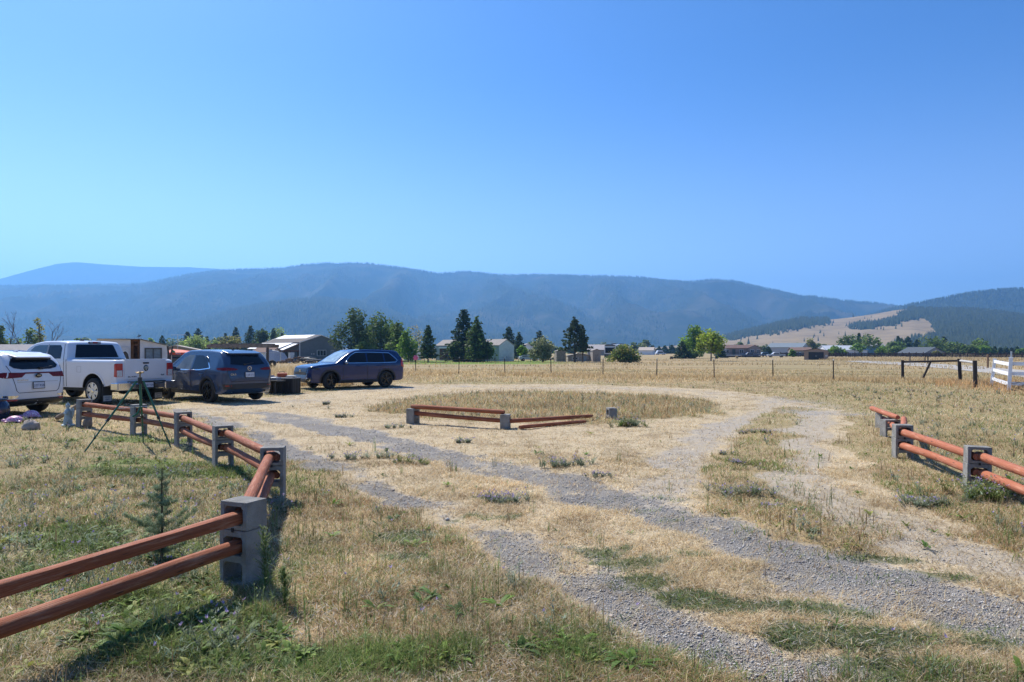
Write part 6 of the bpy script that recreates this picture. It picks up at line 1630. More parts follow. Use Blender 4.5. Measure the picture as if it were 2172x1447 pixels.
q = Matrix.Rotation(R(50), 4, 'Z') @ Vector((-7.0, -6.5, 0)); fz.location = (p.x + q.x, p.y + q.y, p.z)
MB().box((0, 0, .95), (1.0, .8, 1.9)).build('body', mat('white_enamel', (.75, .76, .78), .35), fz, bevel=.03); MB().box((.38, -.43, 1.1), (.05, .06, .5)).build('handle', BLK, fz)
# small shed with brown roof + white panel, grey tarp, wood pile, pergola
p = gy(567, 142)
sh = house('garden_shed', 'small shed with a brown roof and white wall left of the carport', p, 4.6, 4.0, 1.9, 2.75, R(82), mat('white_board', (.70, .71, .73), .7), mat('brown_shingle', (.17, .10, .075), .9, var=.2), over=.3)
door(sh, (1.2, -2.0, 0), .8, 1.75, mat('grey_door', (.14, .17, .2), .5)); window(sh, (-1.0, -2.0, 1.2), .7, .6)
p = gy(588, 118)
tp_ = thing('hung_tarp', 'pale grey tarp stretched down beside the wood pile', 'tarp', p)
V = []; Fq = []
for i in range(13):
    for j in range(9):
        u, v = i / 12, j / 8; x = -1.9 + (3.0 + 1.2 * v) * u + v * .5; z = 2.5 * (1 - v) * (1 - .28 * u) + .05; V.append((x, -.9 * v + .12 * math.sin(9 * u + 2 * v), z + .08 * math.sin(11 * u) * v))
Fq = [(i * 9 + j, i * 9 + j + 1, (i + 1) * 9 + j + 1, (i + 1) * 9 + j) for i in range(12) for j in range(8)]
to = MB().add(V, Fq).build('cloth', mat('pale_tarp', (.36, .37, .40), .6, var=.15), tp_, smooth=True); md = to.modifiers.new('t', 'SOLIDIFY'); md.thickness = .02
MB().tube([(-1.9, .05, 0), (-1.9, .05, 2.6)], .05, 8).tube([(1.1, .05, 0), (1.1, .05, 1.9)], .05, 8).tube([(-1.9, .05, 2.55), (1.1, .05, 1.85)], .04, 8).build('frame', mat('dark_wood', (.07, .05, .04), .9), tp_)
p = gy(632, 112)
wp_ = thing('firewood_pile', 'heap of split firewood in the tall dry grass below the grey house', 'wood pile', p); mb = MB(); rd = random.Random(4)
for i in range(150):
    x = rd.uniform(-3.3, 3.1); h_ = (1 - abs(x) / 3.7) * rd.random() * 1.1; a = rd.uniform(-.4, .4); mb.tube([(x, rd.uniform(-.8, 0), h_ + .1), (x + .38 * math.sin(a), rd.uniform(.1, .5), h_ + .1 + rd.uniform(-.15, .15))], rd.uniform(.07, .14), 6)
mb.build('logs', mat('split_log', (.22, .15, .10), .9, var=.6, scale=4), wp_)
o_ = MB().blob((1.6, .1, .7), (1.2, .8, .35), 5, .25).build('cover', mat('dark_tarp', (.05, .055, .06), .6), wp_)
p = gy(665, 108)
tr_ = thing('board_stack', 'flat white board lying on the dry grass below the grey house window', 'board', p)
MB().box((0, 0, .62), (2.2, 1.3, .06), ry=R(-4)).build('panel', WINF, tr_); MB().box((-.8, 0, .28), (.12, 1.0, .6)).box((.8, 0, .28), (.12, 1.0, .6)).build('trestle', mat('dark_wood', (.07, .05, .04), .9), tr_)
# pergola frame behind the slate SUV
Y = 60; a = gy(444, Y); b = gy(572, 57)
pg = thing('timber_pergola', 'weathered timber beam frame behind the slate blue SUV', 'pergola', a, 0); dv = b - a
GWD = mat('grey_timber', (.20, .165, .135), .9, var=.3, scale=4, bump=.3)
ht = EYE + (HY - 735) * Y / FPX
for t in (0, .48, .97): MB().tube([dv * t, dv * t + Vector((0, 0, ht - .05))], .10, 8).build('post', mat('dark_wood', (.07, .05, .04), .9), pg)
L_ = dv.length; an = math.atan2(dv.y, dv.x)
bmn = MB(); c_ = dv * .5
bmn.box((c_.x, c_.y, ht + .08), (L_ + .5, .14, .26), rz=an); bmn.build('beam', GWD, pg)
bmn = MB().box((c_.x, c_.y + 1.6, ht + .08), (L_ + .5, .14, .26), rz=an); bmn.build('beam', GWD, pg)
for t in np.linspace(.04, .96, 12): MB().box((dv.x * t, dv.y * t + .8, ht + .25), (.08, 2.0, .1)).build('rafter', GWD, pg)
MB().box((c_.x + .5, c_.y + .2, 1.35), (L_ * .5, .05, .12), rz=an).build('cross_rail', GWD, pg)
# stored farm machinery glimpsed under the pergola
p = gy(560, 66)
fm = thing('utility_trailer', 'pale grey metal trailer frame glimpsed under the timber pergola', 'trailer', p)
MB().tube([(-2.2, 0, .7), (1.6, 0, .7)], .05, 6).tube([(-2.2, 0, 1.5), (1.6, 0, 1.5)], .04, 6).tube([(-2.2, 0, .7), (-1.4, 0, 1.5)], .04, 6).tube([(-.6, 0, .7), (.1, 0, 1.5)], .04, 6).tube([(1.6, 0, .7), (1.6, 0, 1.5)], .04, 6).tube([(-.6, 0, .7), (-1.4, 0, 1.5)], .04, 6).build('frame', mat('galvanised_steel', (.5, .52, .53), .4), fm)
for x in (-1.2, .8): MB().lathe([(.12, -.1), (.36, -.1), (.4, 0), (.36, .1), (.12, .1)], 18, (x, 0, .4), 'Y').build('wheel', TYRE, fm)
# unfinished white shed behind the pickup
Y = 44; p = gy(277, Y); k = Y / FPX
WS = wallmat('white_lap_siding', (.72, .71, .72), .2, 'Z', .8); OSB = mat('raw_sheathing', (.28, .13, .055), .9, var=.3, scale=5)
zt = lambda py: EYE + (HY - py) * k
sc_, ss_ = math.cos(R(29)), math.sin(R(29))
X = lambda px: ((px - CX) / FPX * Y - p.x) / (sc_ - (px - CX) / FPX * ss_)
us = thing('unfinished_shed', 'unfinished white sided shed with an oval-glass door and open framed gap', 'shed', p, R(29))
zr = zt(720.5)
MB().prism([(X(207), 0, 0), (X(277), 0, 0), (X(277), 0, zr), (X(207), 0, zr + .02)], (0, 3.2, 0)).build('walls', WS, us)
MB().prism([(X(297), 0, 0), (X(355), 0, 0), (X(355), 0, zt(733)), (X(312), 0, zt(723.5)), (X(297), 0, zr)], (0, 3.2, 0)).build('walls', WS, us)
MB().prism([(X(205), -.25, zr + .02), (X(300), -.25, zr + .03), (X(312), -.25, zt(722.6)), (X(357), -.25, zt(732)), (X(357), -.25, zt(731.4)), (X(312), -.25, zt(722)), (X(300), -.25, zr + .06), (X(205), -.25, zr + .05)], (0, 3.6, 0)).build('roof', mat('brown_roll_roof', (.45, .41, .39), .9), us)
st = MB()
for px in (278, 281.5, 294): st.box((X(px), .5, zr / 2), (.09, .09, zr))
st.box((X(286), .5, zt(731)), (X(296) - X(278), .09, .12)).box((X(286), .5, zt(722.3)), (X(297) - X(277), .12, .14)).box((X(287), 1.6, zr / 2), (X(297) - X(277), .06, zr))
st.build('wall_framing', OSB, us)
dr = MB().box((X(265), -.03, .95 + zt(765) / 2), (X(275) - X(254.5), .05, zt(733.5) - .1)).build('door', mat('cream_door', (.62, .60, .60), .7), us)
dr.location = (0, 0, (zt(733.5) / 2 - .95 - zt(765) / 2))
ov = [(X(265.3) + .22 * math.cos(a) * 1.0, -.075, zt(747) + .52 * math.sin(a)) for a in np.linspace(0, 6.283, 24, endpoint=False)]
MB().prism(ov, (0, .02, 0)).build('oval_pane', mat('brown_glass', (.05, .03, .025), .15), dr)
ovr = [(X(265.3) + .28 * math.cos(a), -.068, zt(747) + .60 * math.sin(a)) for a in np.linspace(0, 6.283, 24, endpoint=False)]
MB().prism(ovr, (0, .012, 0)).build('oval_trim', mat('cream_trim', (.72, .70, .70), .6), dr)
window(us, ((X(307) + X(343)) / 2, 0, zt(755)), X(342) - X(308), .95, m=mat('bronze_frame', (.07, .065, .06), .5), glass=mat('pale_glass', (.20, .24, .27), .1, var=.2), sub=1)
wv = thing('weathervane', 'black weathervane on the roof of the unfinished white shed', 'weathervane', p + Vector((X(294.5) * sc_ - .6 * ss_, X(294.5) * ss_ + .6 * sc_, zr + .08)))
MB().tube([(0, 0, 0), (0, 0, .30)], .012, 6).tube([(-.16, 0, .10), (.16, 0, .10)], .01, 5).tube([(0, -.16, .13), (0, .16, .13)], .01, 5).build('spindle', BLK, wv)
MB().prism([(-.15, 0, .16), (-.02, 0, .18), (.0, 0, .30), (.04, 0, .20), (.13, 0, .25), (.16, 0, .18), (.04, 0, .14)], (0, .012, 0)).build('arrow', BLK, wv)
p2 = gy(352, 43)
lb_ = thing('leaning_planks', 'dark planks leaning against the right end of the unfinished shed', 'planks', p2)
MB().tube([(0, 0, 0), (.28, .3, 1.9)], .05, 4).tube([(.35, 0, 0), (-.05, .3, 1.9)], .06, 4).build('planks', mat('dark_wood', (.07, .05, .04), .9), lb_)
# tan house + red awning tent + parked vehicle behind
p = gy(378, 92); k = 92 / FPX
th_ = house('tan_house', 'tan house with a pale roof edge behind the unfinished shed', p, 7.5, 6, EYE + (HY - 742) * k, EYE + (HY - 731) * k + .1, R(20), mat('tan_siding', (.30, .25, .20), .8), mat('pale_shingle', (.42, .36, .30), .9))
window(th_, (1.5, -3, 1.2), 1, .8)
p = gy(384, 58); k = 58 / FPX
tn = thing('canopy_tent', 'red canopy tent with faded white lettering behind the slate SUV roof', 'tent', p)
zz = EYE + (HY - 745) * k
TR = mat('red_canvas', (.55, .06, .025), .7, var=.2)
MB().add([(-1.3, -1, zz - .06), (1.3, -1, zz - .06), (1.3, 1, zz - .06), (-1.3, 1, zz - .06), (-.6, 0, zz + .24), (.1, 0, zz + .16)], [(0, 1, 5, 4), (1, 2, 5), (2, 3, 4, 5), (3, 0, 4)]).build('canopy', TR, tn)
MB().box((0, -1.0, zz - .16), (2.6, .02, .2)).box((-1.3, 0, zz - .16), (.02, 2, .2)).build('valance', TR, tn)
text_mesh('valance_lettering', 'MTFE', .17, WINF, tn, (.25, -1.02, zz - .16), (R(90), 0, 0), .002)
for sx in (-1.28, 1.28):
    for sy in (-.95, .95): MB().tube([(sx, sy, 0), (sx, sy, zz - .1)], .025, 6).build('leg', WINF, tn)
fl = thing('green_flag', 'small green pennant beside the red canopy tent', 'flag', gy(366, 57))
MB().tube([(0, 0, 0), (0, 0, EYE + (HY - 740) * 57 / FPX)], .015, 6).build('pole', BLK, fl); MB().prism([(0, 0, 1.72), (.25, 0, 1.55), (0, 0, 1.35)], (0, .01, 0)).build('pennant', mat('green_cloth', (.02, .25, .12), .7), fl)
# tv aerial
p = gy(377, 88); k = 88 / FPX
ta = thing('tv_aerial', 'tall thin television aerial above the tan house', 'aerial', p); zz = EYE + (HY - 705.5) * k
MB().tube([(0, 0, 0), (0, 0, zz + .1)], .035, 6).build('mast', mat('galvanised_steel', (.5, .52, .53), .4), ta)
ar = MB().tube([(-.75, 0, zz), (1.0, 0, zz + .03)], .025, 5)
for x in np.linspace(-.7, .9, 9): ar.tube([(x, -.35, zz), (x, .35, zz)], .014, 4)
ar.build('antenna', mat('galvanised_steel', (.5, .52, .53), .4), ta)
# grey roofed house at left edge
p = gy(20, 92); k = 92 / FPX
lh = house('low_house', 'low house with a big grey shingle roof behind the white SUV', p, 7, 9.6, EYE + (HY - 757) * k, EYE + (HY - 727.5) * k, R(78), mat('white_board', (.70, .71, .73), .7), mat('grey_shingle', (.30, .275, .27), .9, var=.15, scale=3))
window(lh, (0, -4.8, .6), 1, .5)
# mobile home
Y = 152; k = Y / FPX; p = gy(1004, Y)
MWH = wallmat('white_vinyl_siding', (.66, .67, .70), .18, 'Z', .6); MGR = mat('grey_brown_shingle', (.28, .25, .225), .9, var=.15, scale=2)
mh = house('mobile_home', 'long pale mobile home with a white gable end behind the tallest spruce', p + Vector((0, 2, 0)), 5.0, 19.5, 3.35, 4.65, R(50), MWH, MGR, over=.12, cat='house')
# local: gable faces -y (towards the right after rotation)
MB().box((-2.52, 0, 1.7), (.05, 19.4, 3.3)).build('side_wall', wallmat('blue_grey_siding', (.34, .41, .45), .18, 'Z', .6), mh)  # overlay whose bluer, darker colour sets the long side apart from the gable
for yy in (-6.5, -2.5, 3): window(mh, (-2.5, yy, 1.9), 1.1, 1.0, face='-x')
MB().box((-2.62, 5.6, 2.95), (.12, 6.0, .34)).build('porch_fascia', WINF, mh)
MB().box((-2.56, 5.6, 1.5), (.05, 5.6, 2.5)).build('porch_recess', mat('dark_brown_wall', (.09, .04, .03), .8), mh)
MB().lathe([(0, 0), (.3, .06), (.42, .18)], 16).build('dish', WINF, mh).location = (-1.9, -6.0, 3.9)
for yy in (-5.2, -4.6, 0, 2): MB().lathe([(.12, 0), (.12, .4), (.18, .4), (0, .5)], 10, (.0 - .5, yy, 4.35)).build('roof_vent', mat('galvanised_steel', (.5, .52, .53), .4), mh)
for k_, (px, w_) in enumerate(((868, 2.6), (884, 2.0))):
    p = gy(px, 160 + 4 * k_); s_ = house('white_shed', ('white shed half hidden behind the small green tree', 'white shed end with a red post right of the navy SUV')[k_], p, w_, 3, 1.9, 2.5, R(10), mat('white_board', (.70, .71, .73), .7), MGR, over=.1, cat='shed')
    door(s_, (0, -1.5, 0), .8, 1.7, WINF)
p = gy(925, 128)
hm_ = thing('hammock', 'grey hammock slung on a frame by the lone conical tree', 'hammock', p)
V = []; 
for i in range(13):
    u = i / 12; z = 1.15 - .55 * math.sin(math.pi * u) + .35 * u
    for j in range(5): V.append((-1.5 + 3.1 * u, -.3 + .15 * j, z + .10 * ((j - 2) / 2) ** 2))
ho = MB().add(V, [(i * 5 + j, i * 5 + j + 1, i * 5 + 6 + j, i * 5 + 5 + j) for i in range(12) for j in range(4)]).build('sling', mat('pale_tarp', (.36, .37, .40), .6), hm_, smooth=True)
MB().tube([(-1.6, 0, 0), (-1.5, 0, 1.2)], .04, 6).tube([(1.7, 0, 0), (1.6, 0, 1.55)], .04, 6).tube([(-1.6, 0, .05), (1.7, 0, .05)], .04, 6).build('stand', BLK, hm_)
# rail fence of the lawn behind the trees
a = gy(850, 133); b = gy(1250, 133); lf = thing('lawn_fence', 'grey wire and post fence along the green lawn under the trees', 'fence', a)
for t in np.linspace(0, 1, 17): MB().box(tuple((b - a) * t + Vector((0, 0, .6))), (.10, .10, 1.25)).build('post', GWD, lf)
for z in (.95, .5): MB().tube([Vector((0, 0, z)), (b - a) + Vector((0, 0, z))], .012, 5).build('rail', GWD, lf)
# board panels and shed by the big pine
WBD = mat('weathered_board', (.26, .22, .19), .9, var=.3, scale=3)
for px, w_, h_, lb in ((1188, 1.5, 2.35, 'grey-brown upright board shed between the crabapple and the big pine'), (1263, 1.3, 2.5, 'pale board shed right of the big pine')):
    p = gy(px, 142); q = house('board_shed', lb, p, w_ * 1.3, 2.0, h_ * .88, h_, R(8), WBD if px < 1200 else mat('pale_board', (.30, .265, .23), .9, var=.2), MGR, over=.08, cat='shed'); door(q, (0, -1.0, 0), .7, 1.5, WBD, False)
p = gy(1229, 144); q = house('chicken_coop', 'low pale coop with a blue-grey door under the big pine', p, 5.2, 2.5, 1.15, 1.6, R(4), mat('pale_board', (.30, .265, .23), .9), MGR, over=.1, cat='coop')
door(q, (.9, -1.25, 0), .7, 1.1, mat('blue_grey_door', (.22, .29, .36), .7), False); window(q, (-1.1, -1.25, .65), 1.2, .5, glass=WING)
# travel trailer
Y = 148; k = Y / FPX; p = gy(1311, Y + 2)
rv = thing('travel_trailer', 'tall white and dark travel trailer parked behind the wide rounded bush', 'trailer', p, R(58))
RVW = mat('rv_white', (.62, .62, .60), .4); RVD = mat('rv_dark', (.05, .05, .055), .4)
hz_ = EYE + (HY - 731) * k - p.z
prof = [(-1.25, .7), (1.25, .7), (1.25, hz_ - .3), (1.0, hz_ - .06), (.4, hz_ + .04), (-.4, hz_ + .04), (-1.0, hz_ - .06), (-1.25, hz_ - .3)]
MB().prism([(-4.5, y, z) for y, z in prof], (9, 0, 0)).build('body', RVW, rv, bevel=.06)
MB().prism([(-4.54, y * 1.01, z) for y, z in prof[2:]], (.5, 0, 0)).build('rear_cap', RVD, rv, bevel=.03)
MB().box((-4.56, 0, 2.35), (.06, 2.0, 1.15)).build('rear_window', GLASS, rv); MB().box((-4.52, 0, 1.15), (.05, 2.5, .75)).build('rear_panel', RVD, rv)
MB().box((0, -1.26, 1.1), (9, .03, .7)).build('side_stripe', RVD, rv); MB().box((1.2, -1.5, 2.0), (3.2, .55, 1.9)).build('slide_out', RVW, rv, bevel=.04); MB().box((1.2, -1.79, 2.2), (1.4, .03, .8)).build('slide_window', GLASS, rv)
for x in (-2.2, 1.8): MB().box((x, 0, hz_ + .14), (.95, .8, .26)).build('air_conditioner', RVD, rv, bevel=.06)
for x in (-.5, .45):
    for s in (-1, 1): MB().lathe([(.12, -.1), (.34, -.1), (.38, 0), (.34, .1), (.12, .1)], 18, (x, s * 1.1, .38), 'Y').build('wheel', TYRE, rv)
MB().box((0, 0, .6), (8.6, .9, .16)).build('chassis', TRIM, rv); MB().prism([(4.5, -.5, .52), (4.5, .5, .52), (6, 0, .52)], (0, 0, .1)).build('tongue', TRIM, rv)
# ranch house on the right
TANW = wallmat('pink_tan_siding', (.30, .225, .19), .25, 'Z', .8); BRF = mat('red_brown_shingle', (.15, .09, .075), .9, var=.2, scale=2)
Y = 232; k = Y / FPX; p = gy(1566, Y)
rh = thing('ranch_house', 'long pinkish-tan ranch house with a brown roof and dark deck, right of the yellow-green tree', 'house', p, R(-12))
MB().box((0, 1.5, 1.55), (13.5, 6, 3.1)).build('walls', TANW, rh)
MB().prism([(-7.1, -2.0, 3.05), (-7.1, 5, 3.05), (-7.1, 1.5, 4.15)], (13.2, 0, 0)).build('roof', BRF, rh)
MB().prism([(2.6, -2.3, 3.0), (7.3, -2.3, 3.0), (4.95, -2.3, 4.05)], (0, 6, 0)).build('gable_roof', BRF, rh); MB().prism([(3.0, -2.33, 3.02), (6.9, -2.33, 3.02), (4.95, -2.33, 3.85)], (0, .02, 0)).build('gable_wall', TANW, rh); MB().box((4.95, -1.9, 1.5), (3.9, .8, 3.0)).build('gable_bay', TANW, rh)
for x, w_ in ((-3.9, 1.4), (.9, 1.3)): window(rh, (x, -1.5, 1.9), w_, 1.2)
for x, w_ in ((4.2, 1.1), (6.2, .9)): window(rh, (x, -2.3, 1.9), w_, 1.2)
door(rh, (-1.6, -1.5, .5), 1.0, 2.1, mat('dark_teal_door', (.03, .06, .07), .5))
dk = MB().box((0, -3.0, .75), (13.6, 2.6, .12)).build('deck', mat('dark_wood', (.07, .05, .04), .9), rh)
rl_ = MB().box((0, -4.25, 1.65), (13.6, .07, .08))
for x in np.linspace(-6.7, 6.7, 46): rl_.box((x, -4.25, 1.2), (.05, .05, .9))
rl_.build('deck_rail', mat('dark_wood', (.07, .05, .04), .9), rh)
MB().box((-.5, -4.35, .66), (14, .08, .2)).build('deck_skirt', WINF, rh)
for x in (-5.2, -4.4): MB().box((x, -3.9, 1.9), (.12, .12, 2.4)).build('porch_post', WINF, rh)
# blue-grey roofed barn
p = gy(1672, 330)
bb = house('metal_barn', 'pale barn with a blue-grey roof right of the pinkish ranch house', p, 13, 16, 3.6, 5.6, R(52), mat('pale_blue_grey_wall', (.36, .38, .40), .7), mat('blue_grey_roof', (.15, .185, .215), .8), cat='barn')
door(bb, (-2, -8, 0), 3, 2.8, mat('barn_door_grey', (.22, .23, .24), .7), False); window(bb, (3.5, -8, 1.8), 1.4, 1.0)
# brown garage
p = gp(1731, 763)
Y = p.y; k = Y / FPX
gg = house('brown_garage', 'brown garage with a wide black door and low gable in the pasture', p, 46 * k, 7, 2.15, EYE + (HY - 739) * k - p.z - .1, R(-24), mat('brown_siding', (.33, .235, .175), .85, var=.1), mat('dark_brown_roof', (.05, .04, .038), .9), over=.22, cat='garage')
gdm = wallmat('black_roll_door', (.016, .016, .02), .5, 'Z', .6)
gd = MB().box((0, -3.53, .95), (29 * k, .06, 1.9)).build('garage_door', gdm, gg); MB().box((0, -3.58, .95), (.3, .05, .06)).build('handle', CHROME, gd)
window(gg, (46 * k * .42, -3.5, 1.0), .3, .3)
# white long roof, blue house, grey roof
for nm, px, Y, W, D, wh, rd_, rz, wm, rm, lb, ct in (
    ('white_barn', 1785, 300, 11, 17, 2.3, 4.2, 88, mat('white_board', (.70, .71, .73), .7), mat('white_metal_roof', (.45, .48, .52), .6), 'long barn with a white metal roof behind the brown garage', 'barn'),
    ('blue_house', 1853, 330, 7, 8, 4.2, 5.2, 75, mat('sky_blue_siding', (.09, .22, .36), .8), mat('grey_roof', (.25, .25, .26), .9), 'sky blue house behind the round green shrub', 'house'),
    ('grey_roof_house', 1955, 250, 12, 10, 1.2, 3.3, 25, mat('grey_wall', (.3, .3, .31), .8), mat('slate_grey_roof', (.10, .115, .13), .95, spec=.1), 'low house with a slate grey roof showing above the dark board fence', 'house'),
    ('white_farmhouse', 1268, 300, 18, 9, 2.4, 4.6, 84, mat('cream_wall', (.28, .25, .225), .8), mat('grey_shingle', (.30, .275, .27), .9), 'long cream farmhouse far behind the travel trailer', 'house'),
    ('white_outbuilding', 1372, 340, 7, 7, 2.2, 3.6, 70, mat('white_board', (.70, .71, .73), .7), mat('pale_shingle', (.42, .36, .30), .9), 'small pale outbuilding right of the wide rounded bush', 'shed'),
    ('white_cabin', 1118, 260, 4, 5, 3.9, 4.7, 10, mat('white_board', (.70, .71, .73), .7), MGR, 'white gable glimpsed above the bush right of the mobile home', 'house'),
    ('tan_cottage', 1697, 300, 9, 8, 2.2, 3.4, 80, mat('tan_siding', (.30, .25, .20), .8), mat('brown_shingle', (.17, .10, .075), .9), 'low brown roofed cottage left of the brown garage', 'house')):
    q = house(nm, lb, gy(px, Y), W, D, wh, rd_, R(rz), wm, rm, cat=ct); window(q, (W * .2, -D / 2, wh * .55), 1.2, min(1.0, wh * .4)); door(q, (-W * .2, -D / 2, 0), 1.0, min(2.0, wh * .85), WINF, False)
# far parked vehicles
def far_car(label, px, Y, col, rz, kind='car', L_=4.6, H=1.5, group='cars parked far across the pasture'):
    p = gy(px, Y); r = thing('parked_' + kind, label, kind, p, R(rz), group)
    m_ = paint('far_paint_%d' % int(1000 * sum(col)), col)
    cab = (.18, .78) if kind != 'pickup' else (.30, .62)
    pr = [(-L_ / 2, .35), (L_ / 2, .35), (L_ / 2, .75), (L_ * .28, .92), (L_ * .14, H), (-L_ * .3, H), (-L_ * .46, .95), (-L_ / 2, .9)]
    if kind == 'pickup': pr = [(-L_ / 2, .4), (L_ / 2, .4), (L_ / 2, .9), (L_ * .25, 1.05), (L_ * .13, H), (-L_ * .14, H), (-L_ * .18, 1.0), (-L_ / 2, 1.0)]
    MB().prism([(x, -.85, z) for x, z in pr], (0, 1.7, 0)).build('body', m_, r, bevel=.08)
    xs = (L_ * .17, L_ * .11, -L_ * .28, -L_ * .36) if kind != 'pickup' else (L_ * .17, L_ * .11, -L_ * .12, -L_ * .15)
    for s in (-1, 1): MB().prism([(xs[0], s * .86, .98), (xs[1], s * .80, H - .1), (xs[2], s * .80, H - .1), (xs[3], s * .86, .98)], (0, s * .02, 0)).build('side_window', GLASS, r)
    for x in (-L_ * .3, L_ * .3):
        for s in (-1, 1): MB().lathe([(.1, -.1), (.3, -.1), (.33, 0), (.3, .1), (.1, .1)], 14, (x, s * .8, .33), 'Y').build('wheel', TYRE, r)
far_car('silver pickup parked at the right end of the ranch house', 1646, 222, (.4, .41, .43), 175, 'pickup', 5.6, 1.7)
far_car('blue SUV parked beside the ranch house behind the silver pickup', 1622, 240, (.05, .13, .22), 20, 'suv', 4.6, 1.65)
far_car('small white car at the corner of the ranch house deck', 1606, 236, (.6, .6, .62), 80, 'car', 4.2, 1.45)
far_car('pale blue car left of the brown garage', 1693, 250, (.25, .36, .45), 8, 'car', 4.6, 1.5)
far_car('white and blue van far beyond the dry field, left of the small dark spruce', 1401, 330, (.5, .55, .62), 15, 'van', 5.2, 2.2)
far_car('white car under the crabapple tree by the lawn fence', 1121, 150, (.62, .62, .64), 10, 'car', 4.4, 1.4)
far_car('dark vehicle under the red canopy tent', 386, 62, (.03, .035, .045), 15, 'car', 4.4, 1.35)
far_car('blue pickup on the deck side of the ranch house', 1590, 224, (.03, .05, .10), 178, 'pickup', 5.4, 1.6)
# hitching posts and stumps in the pasture
for px, Y, lb in ((1424, 176, 'dark stump at the field edge left of the small dark spruce'), (1520, 190, 'short brown stump in front of the ranch house deck'), (1563, 196, 'round bale of straw before the ranch house')):
    p = gy(px, Y); tag(MB().lathe([(0, 0), (.42, 0), (.40, .3), (.36, .75), (0, .78)], 12).build('stump', BARK if px != 1563 else mat('straw_bale', (.38, .28, .14), .95), smooth=True), lb, 'stump' if px != 1563 else 'bale').location = p
# dark board fence across the right background
a = gy(1655, 240); b = gy(2330, 196)
bfz = thing('board_fence', 'long dark brown board fence along the far side of the dry field', 'fence', a); DB = mat('dark_brown_board', (.05, .03, .026), .9, var=.4, scale=2)
dv = b - a; L_ = dv.length; an = math.atan2(dv.y, dv.x); N_ = 44
for i in range(N_ + 1):
    q = MB().box((0, 0, .85), (.2, .2, 1.7)).build('post', DB, bfz); q.location = dv * (i / N_)
rd = random.Random(2)
for i in range(N_):
    c_ = dv * ((i + .5) / N_); mb = MB()
    x_ = 0
    for j in range(16): mb.box((-L_ / N_ / 2 + (j + .5) * L_ / N_ / 16, .10 + .02 * (j % 2), .75 + rd.uniform(-.12, .1)), (L_ / N_ / 16 * rd.uniform(.7, .96), .03, 1.25 + rd.uniform(-.3, .15)))
    mb.box((0, 0, 1.35), (L_ / N_, .05, .14)).box((0, 0, .45), (L_ / N_, .05, .14))
    q = mb.build('board_panel', DB, bfz); q.location = c_; q.rotation_euler = (0, 0, an)
# second thin wire fence posts in front of the board fence
for i, px in enumerate((1930, 1962, 1968, 2095)):
    p = gy(px, 66 if px == 2095 else 120 - 14 * (i > 1)); tag(MB().tube([(0, 0, 0), (.02, 0, 1.35)], .09, 8).build('wooden_post', DW if px != 2095 else mat('brown_post', (.2, .12, .07), .9)), ('short dark post in the dry grass before the board fence, left of the pair', 'thicker dark post of the pair beside the H-brace strut', 'thin dark post of the pair beside the H-brace strut', 'leaning brown post between the H-brace and the white fence')[i], 'post').location = p
p = gy(1955, 118)
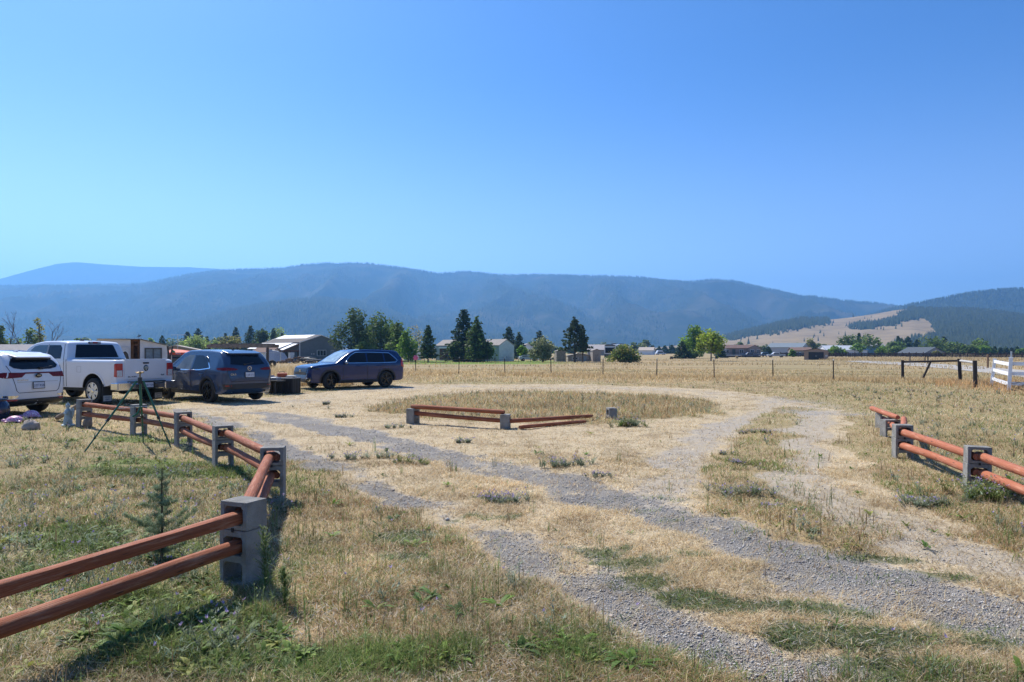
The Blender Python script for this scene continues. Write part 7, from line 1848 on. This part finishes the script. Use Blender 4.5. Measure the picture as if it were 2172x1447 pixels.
# ------------------------------------------------------------------ far tree line
TL = [ # px, top, width, kind, Y
 (1262, 735, 30, 'r', 420), (1281, 731, 34, 'r', 430), (1300, 734, 26, 'c', 400), (1352, 731, 34, 'r', 400), (1370, 722, 26, 'r', 420), (1362, 735, 24, 'r', 380), (1384, 735, 20, 'c', 420), (1398, 737, 18, 'c', 430), (1410, 735, 22, 'c', 420), (1425, 734, 24, 'c', 430), (1434, 738, 16, 'r', 440),
 (1555, 733, 16, 'r', 420), (1571, 730, 26, 'r', 410), (1588, 734, 18, 'r', 430), (1618, 735, 26, 'r', 420), (1630, 738, 24, 'c', 300), (1652, 733, 22, 'c', 460), (1645, 737, 26, 'r', 420), (1662, 732, 16, 'c', 470), (1686, 734, 30, 'r', 430), (1704, 731, 34, 'g', 420), (1724, 720, 24, 'o', 380), (1722, 730, 24, 'r', 400), (1742, 732, 28, 'r', 430), (1680, 742, 12, 'g', 236),
 (1775, 736, 28, 'g', 292), (1798, 716, 38, 'd', 320), (1822, 712, 22, 'c', 340), (1842, 714, 42, 'd', 320), (1820, 730, 28, 'g', 296), (1868, 736, 28, 'y', 300), (1862, 731, 22, 'r', 360), (1882, 735, 20, 'd', 350), (1899, 726, 28, 'd', 340), (1897, 740, 30, 'd', 292), (1926, 718, 34, 'c', 360), (1912, 722, 26, 'c', 370), (1945, 724, 26, 'c', 370), (1922, 741, 20, 'y', 300), (1938, 740, 22, 'y', 290), (1905, 718, 20, 'c', 400),
 (1978, 723, 50, 'd', 320), (2002, 718, 30, 'c', 340), (2018, 733, 30, 'd', 330), (2034, 730, 28, 'r', 340), (2046, 736, 22, 'd', 320), (2060, 739, 24, 'd', 310), (2078, 728, 34, 'd', 330), (2086, 735, 26, 'g', 310), (2100, 740, 20, 'd', 310), (2110, 737, 14, 'c', 350), (2122, 739, 16, 'c', 350), (2134, 738, 16, 'c', 350), (2146, 740, 14, 'c', 350), (2157, 737, 16, 'c', 350), (2166, 741, 20, 'g', 320), (2176, 738, 18, 'c', 350), (2192, 739, 22, 'd', 340), (1988, 747, 18, 'o', 240),
 (1215, 735, 24, 'r', 420), (1172, 733, 26, 'r', 430), (1132, 728, 30, 'd', 260), (1040, 738, 24, 'c', 400), (1050, 737, 24, 'r', 420),
 (130, 722, 30, 'r', 320), (215, 722, 30, 'r', 330), (245, 719, 34, 'g', 340), (180, 718, 26, 'r', 320), (320, 718, 22, 'g', 330), (310, 721, 26, 'r', 340), (370, 722, 34, 'r', 360), (467, 716, 30, 'r', 360), (478, 712, 16, 'c', 370), (612, 712, 26, 'g', 380), (628, 708, 20, 'g', 400), (40, 720, 40, 'r', 330)]
TLC = {'r': GRG[:3] + DKG, 'd': MDG, 'g': BRG, 'y': YLG[2:3] + BRG, 'o': OLV, 'c': CON}
TLN = {'r': 'dusky green trees of the distant tree line', 'd': 'full green trees along the dark board fence', 'g': 'fresh green trees of the distant tree line', 'y': 'yellow-green shrubs beside the dark board fence', 'o': 'olive trees of the distant tree line', 'c': 'dark pointed conifers of the distant tree line'}
TLL = {'r': 'small dusky green tree in the distant tree line', 'd': 'full rounded green tree in the distant tree line', 'g': 'fresh green rounded tree in the distant tree line', 'y': 'yellow-green shrub beside the dark board fence', 'o': 'thin olive tree in the distant tree line', 'c': 'small dark pointed conifer in the distant tree line'}
for i, (px, tp_, wpx, kd, Y) in enumerate(TL):
    p = gy(px, Y); k = Y / FPX; H = (EYE + (HY - tp_) * k - p.z) * 1.12; W = wpx * k * 1.35; ls = .42 * Y / 150
    if kd == 'c': conifer('distant_conifer', TLL[kd], p, H, W, CON, leaves=420, ls=ls * 1.1, group=TLN[kd], seed=200 + i, base=.02, parts=False)
    else: broadleaf('distant_tree', TLL[kd], p, H, W, TLC[kd], 'bush' if kd in 'yrgo' else 'round', 10, 520, ls, group=TLN[kd], seed=200 + i, parts=False)
# hazy low scrub along the valley floor
n = 5200; x = rng.uniform(-900, 1300, n); y = rng.uniform(420, 1150, n); k = (fbm(x * .01, y * .006, 3, 91) > .55) & (np.abs(x) < .9 * y); x, y = x[k], y[k]; n = len(x)
parts = []
P = np.repeat(np.stack([x, y, terr(x, y) + .8], -1), 10, 0); P += rng.normal(0, 1, P.shape) * [2.4, 2.4, 1.0]; P[:, 2] = np.maximum(P[:, 2], -.6)
V, F, CC = cards(P, 2.2 * (.5 + rng.random(len(P))), np.array(DKG + OLV)[rng.integers(0, 8, len(P))] * (.7 + .6 * rng.random((len(P), 1))))
tag(npmesh('valley_scrub', V, F, LEAF, cols=CC), kind='stuff')
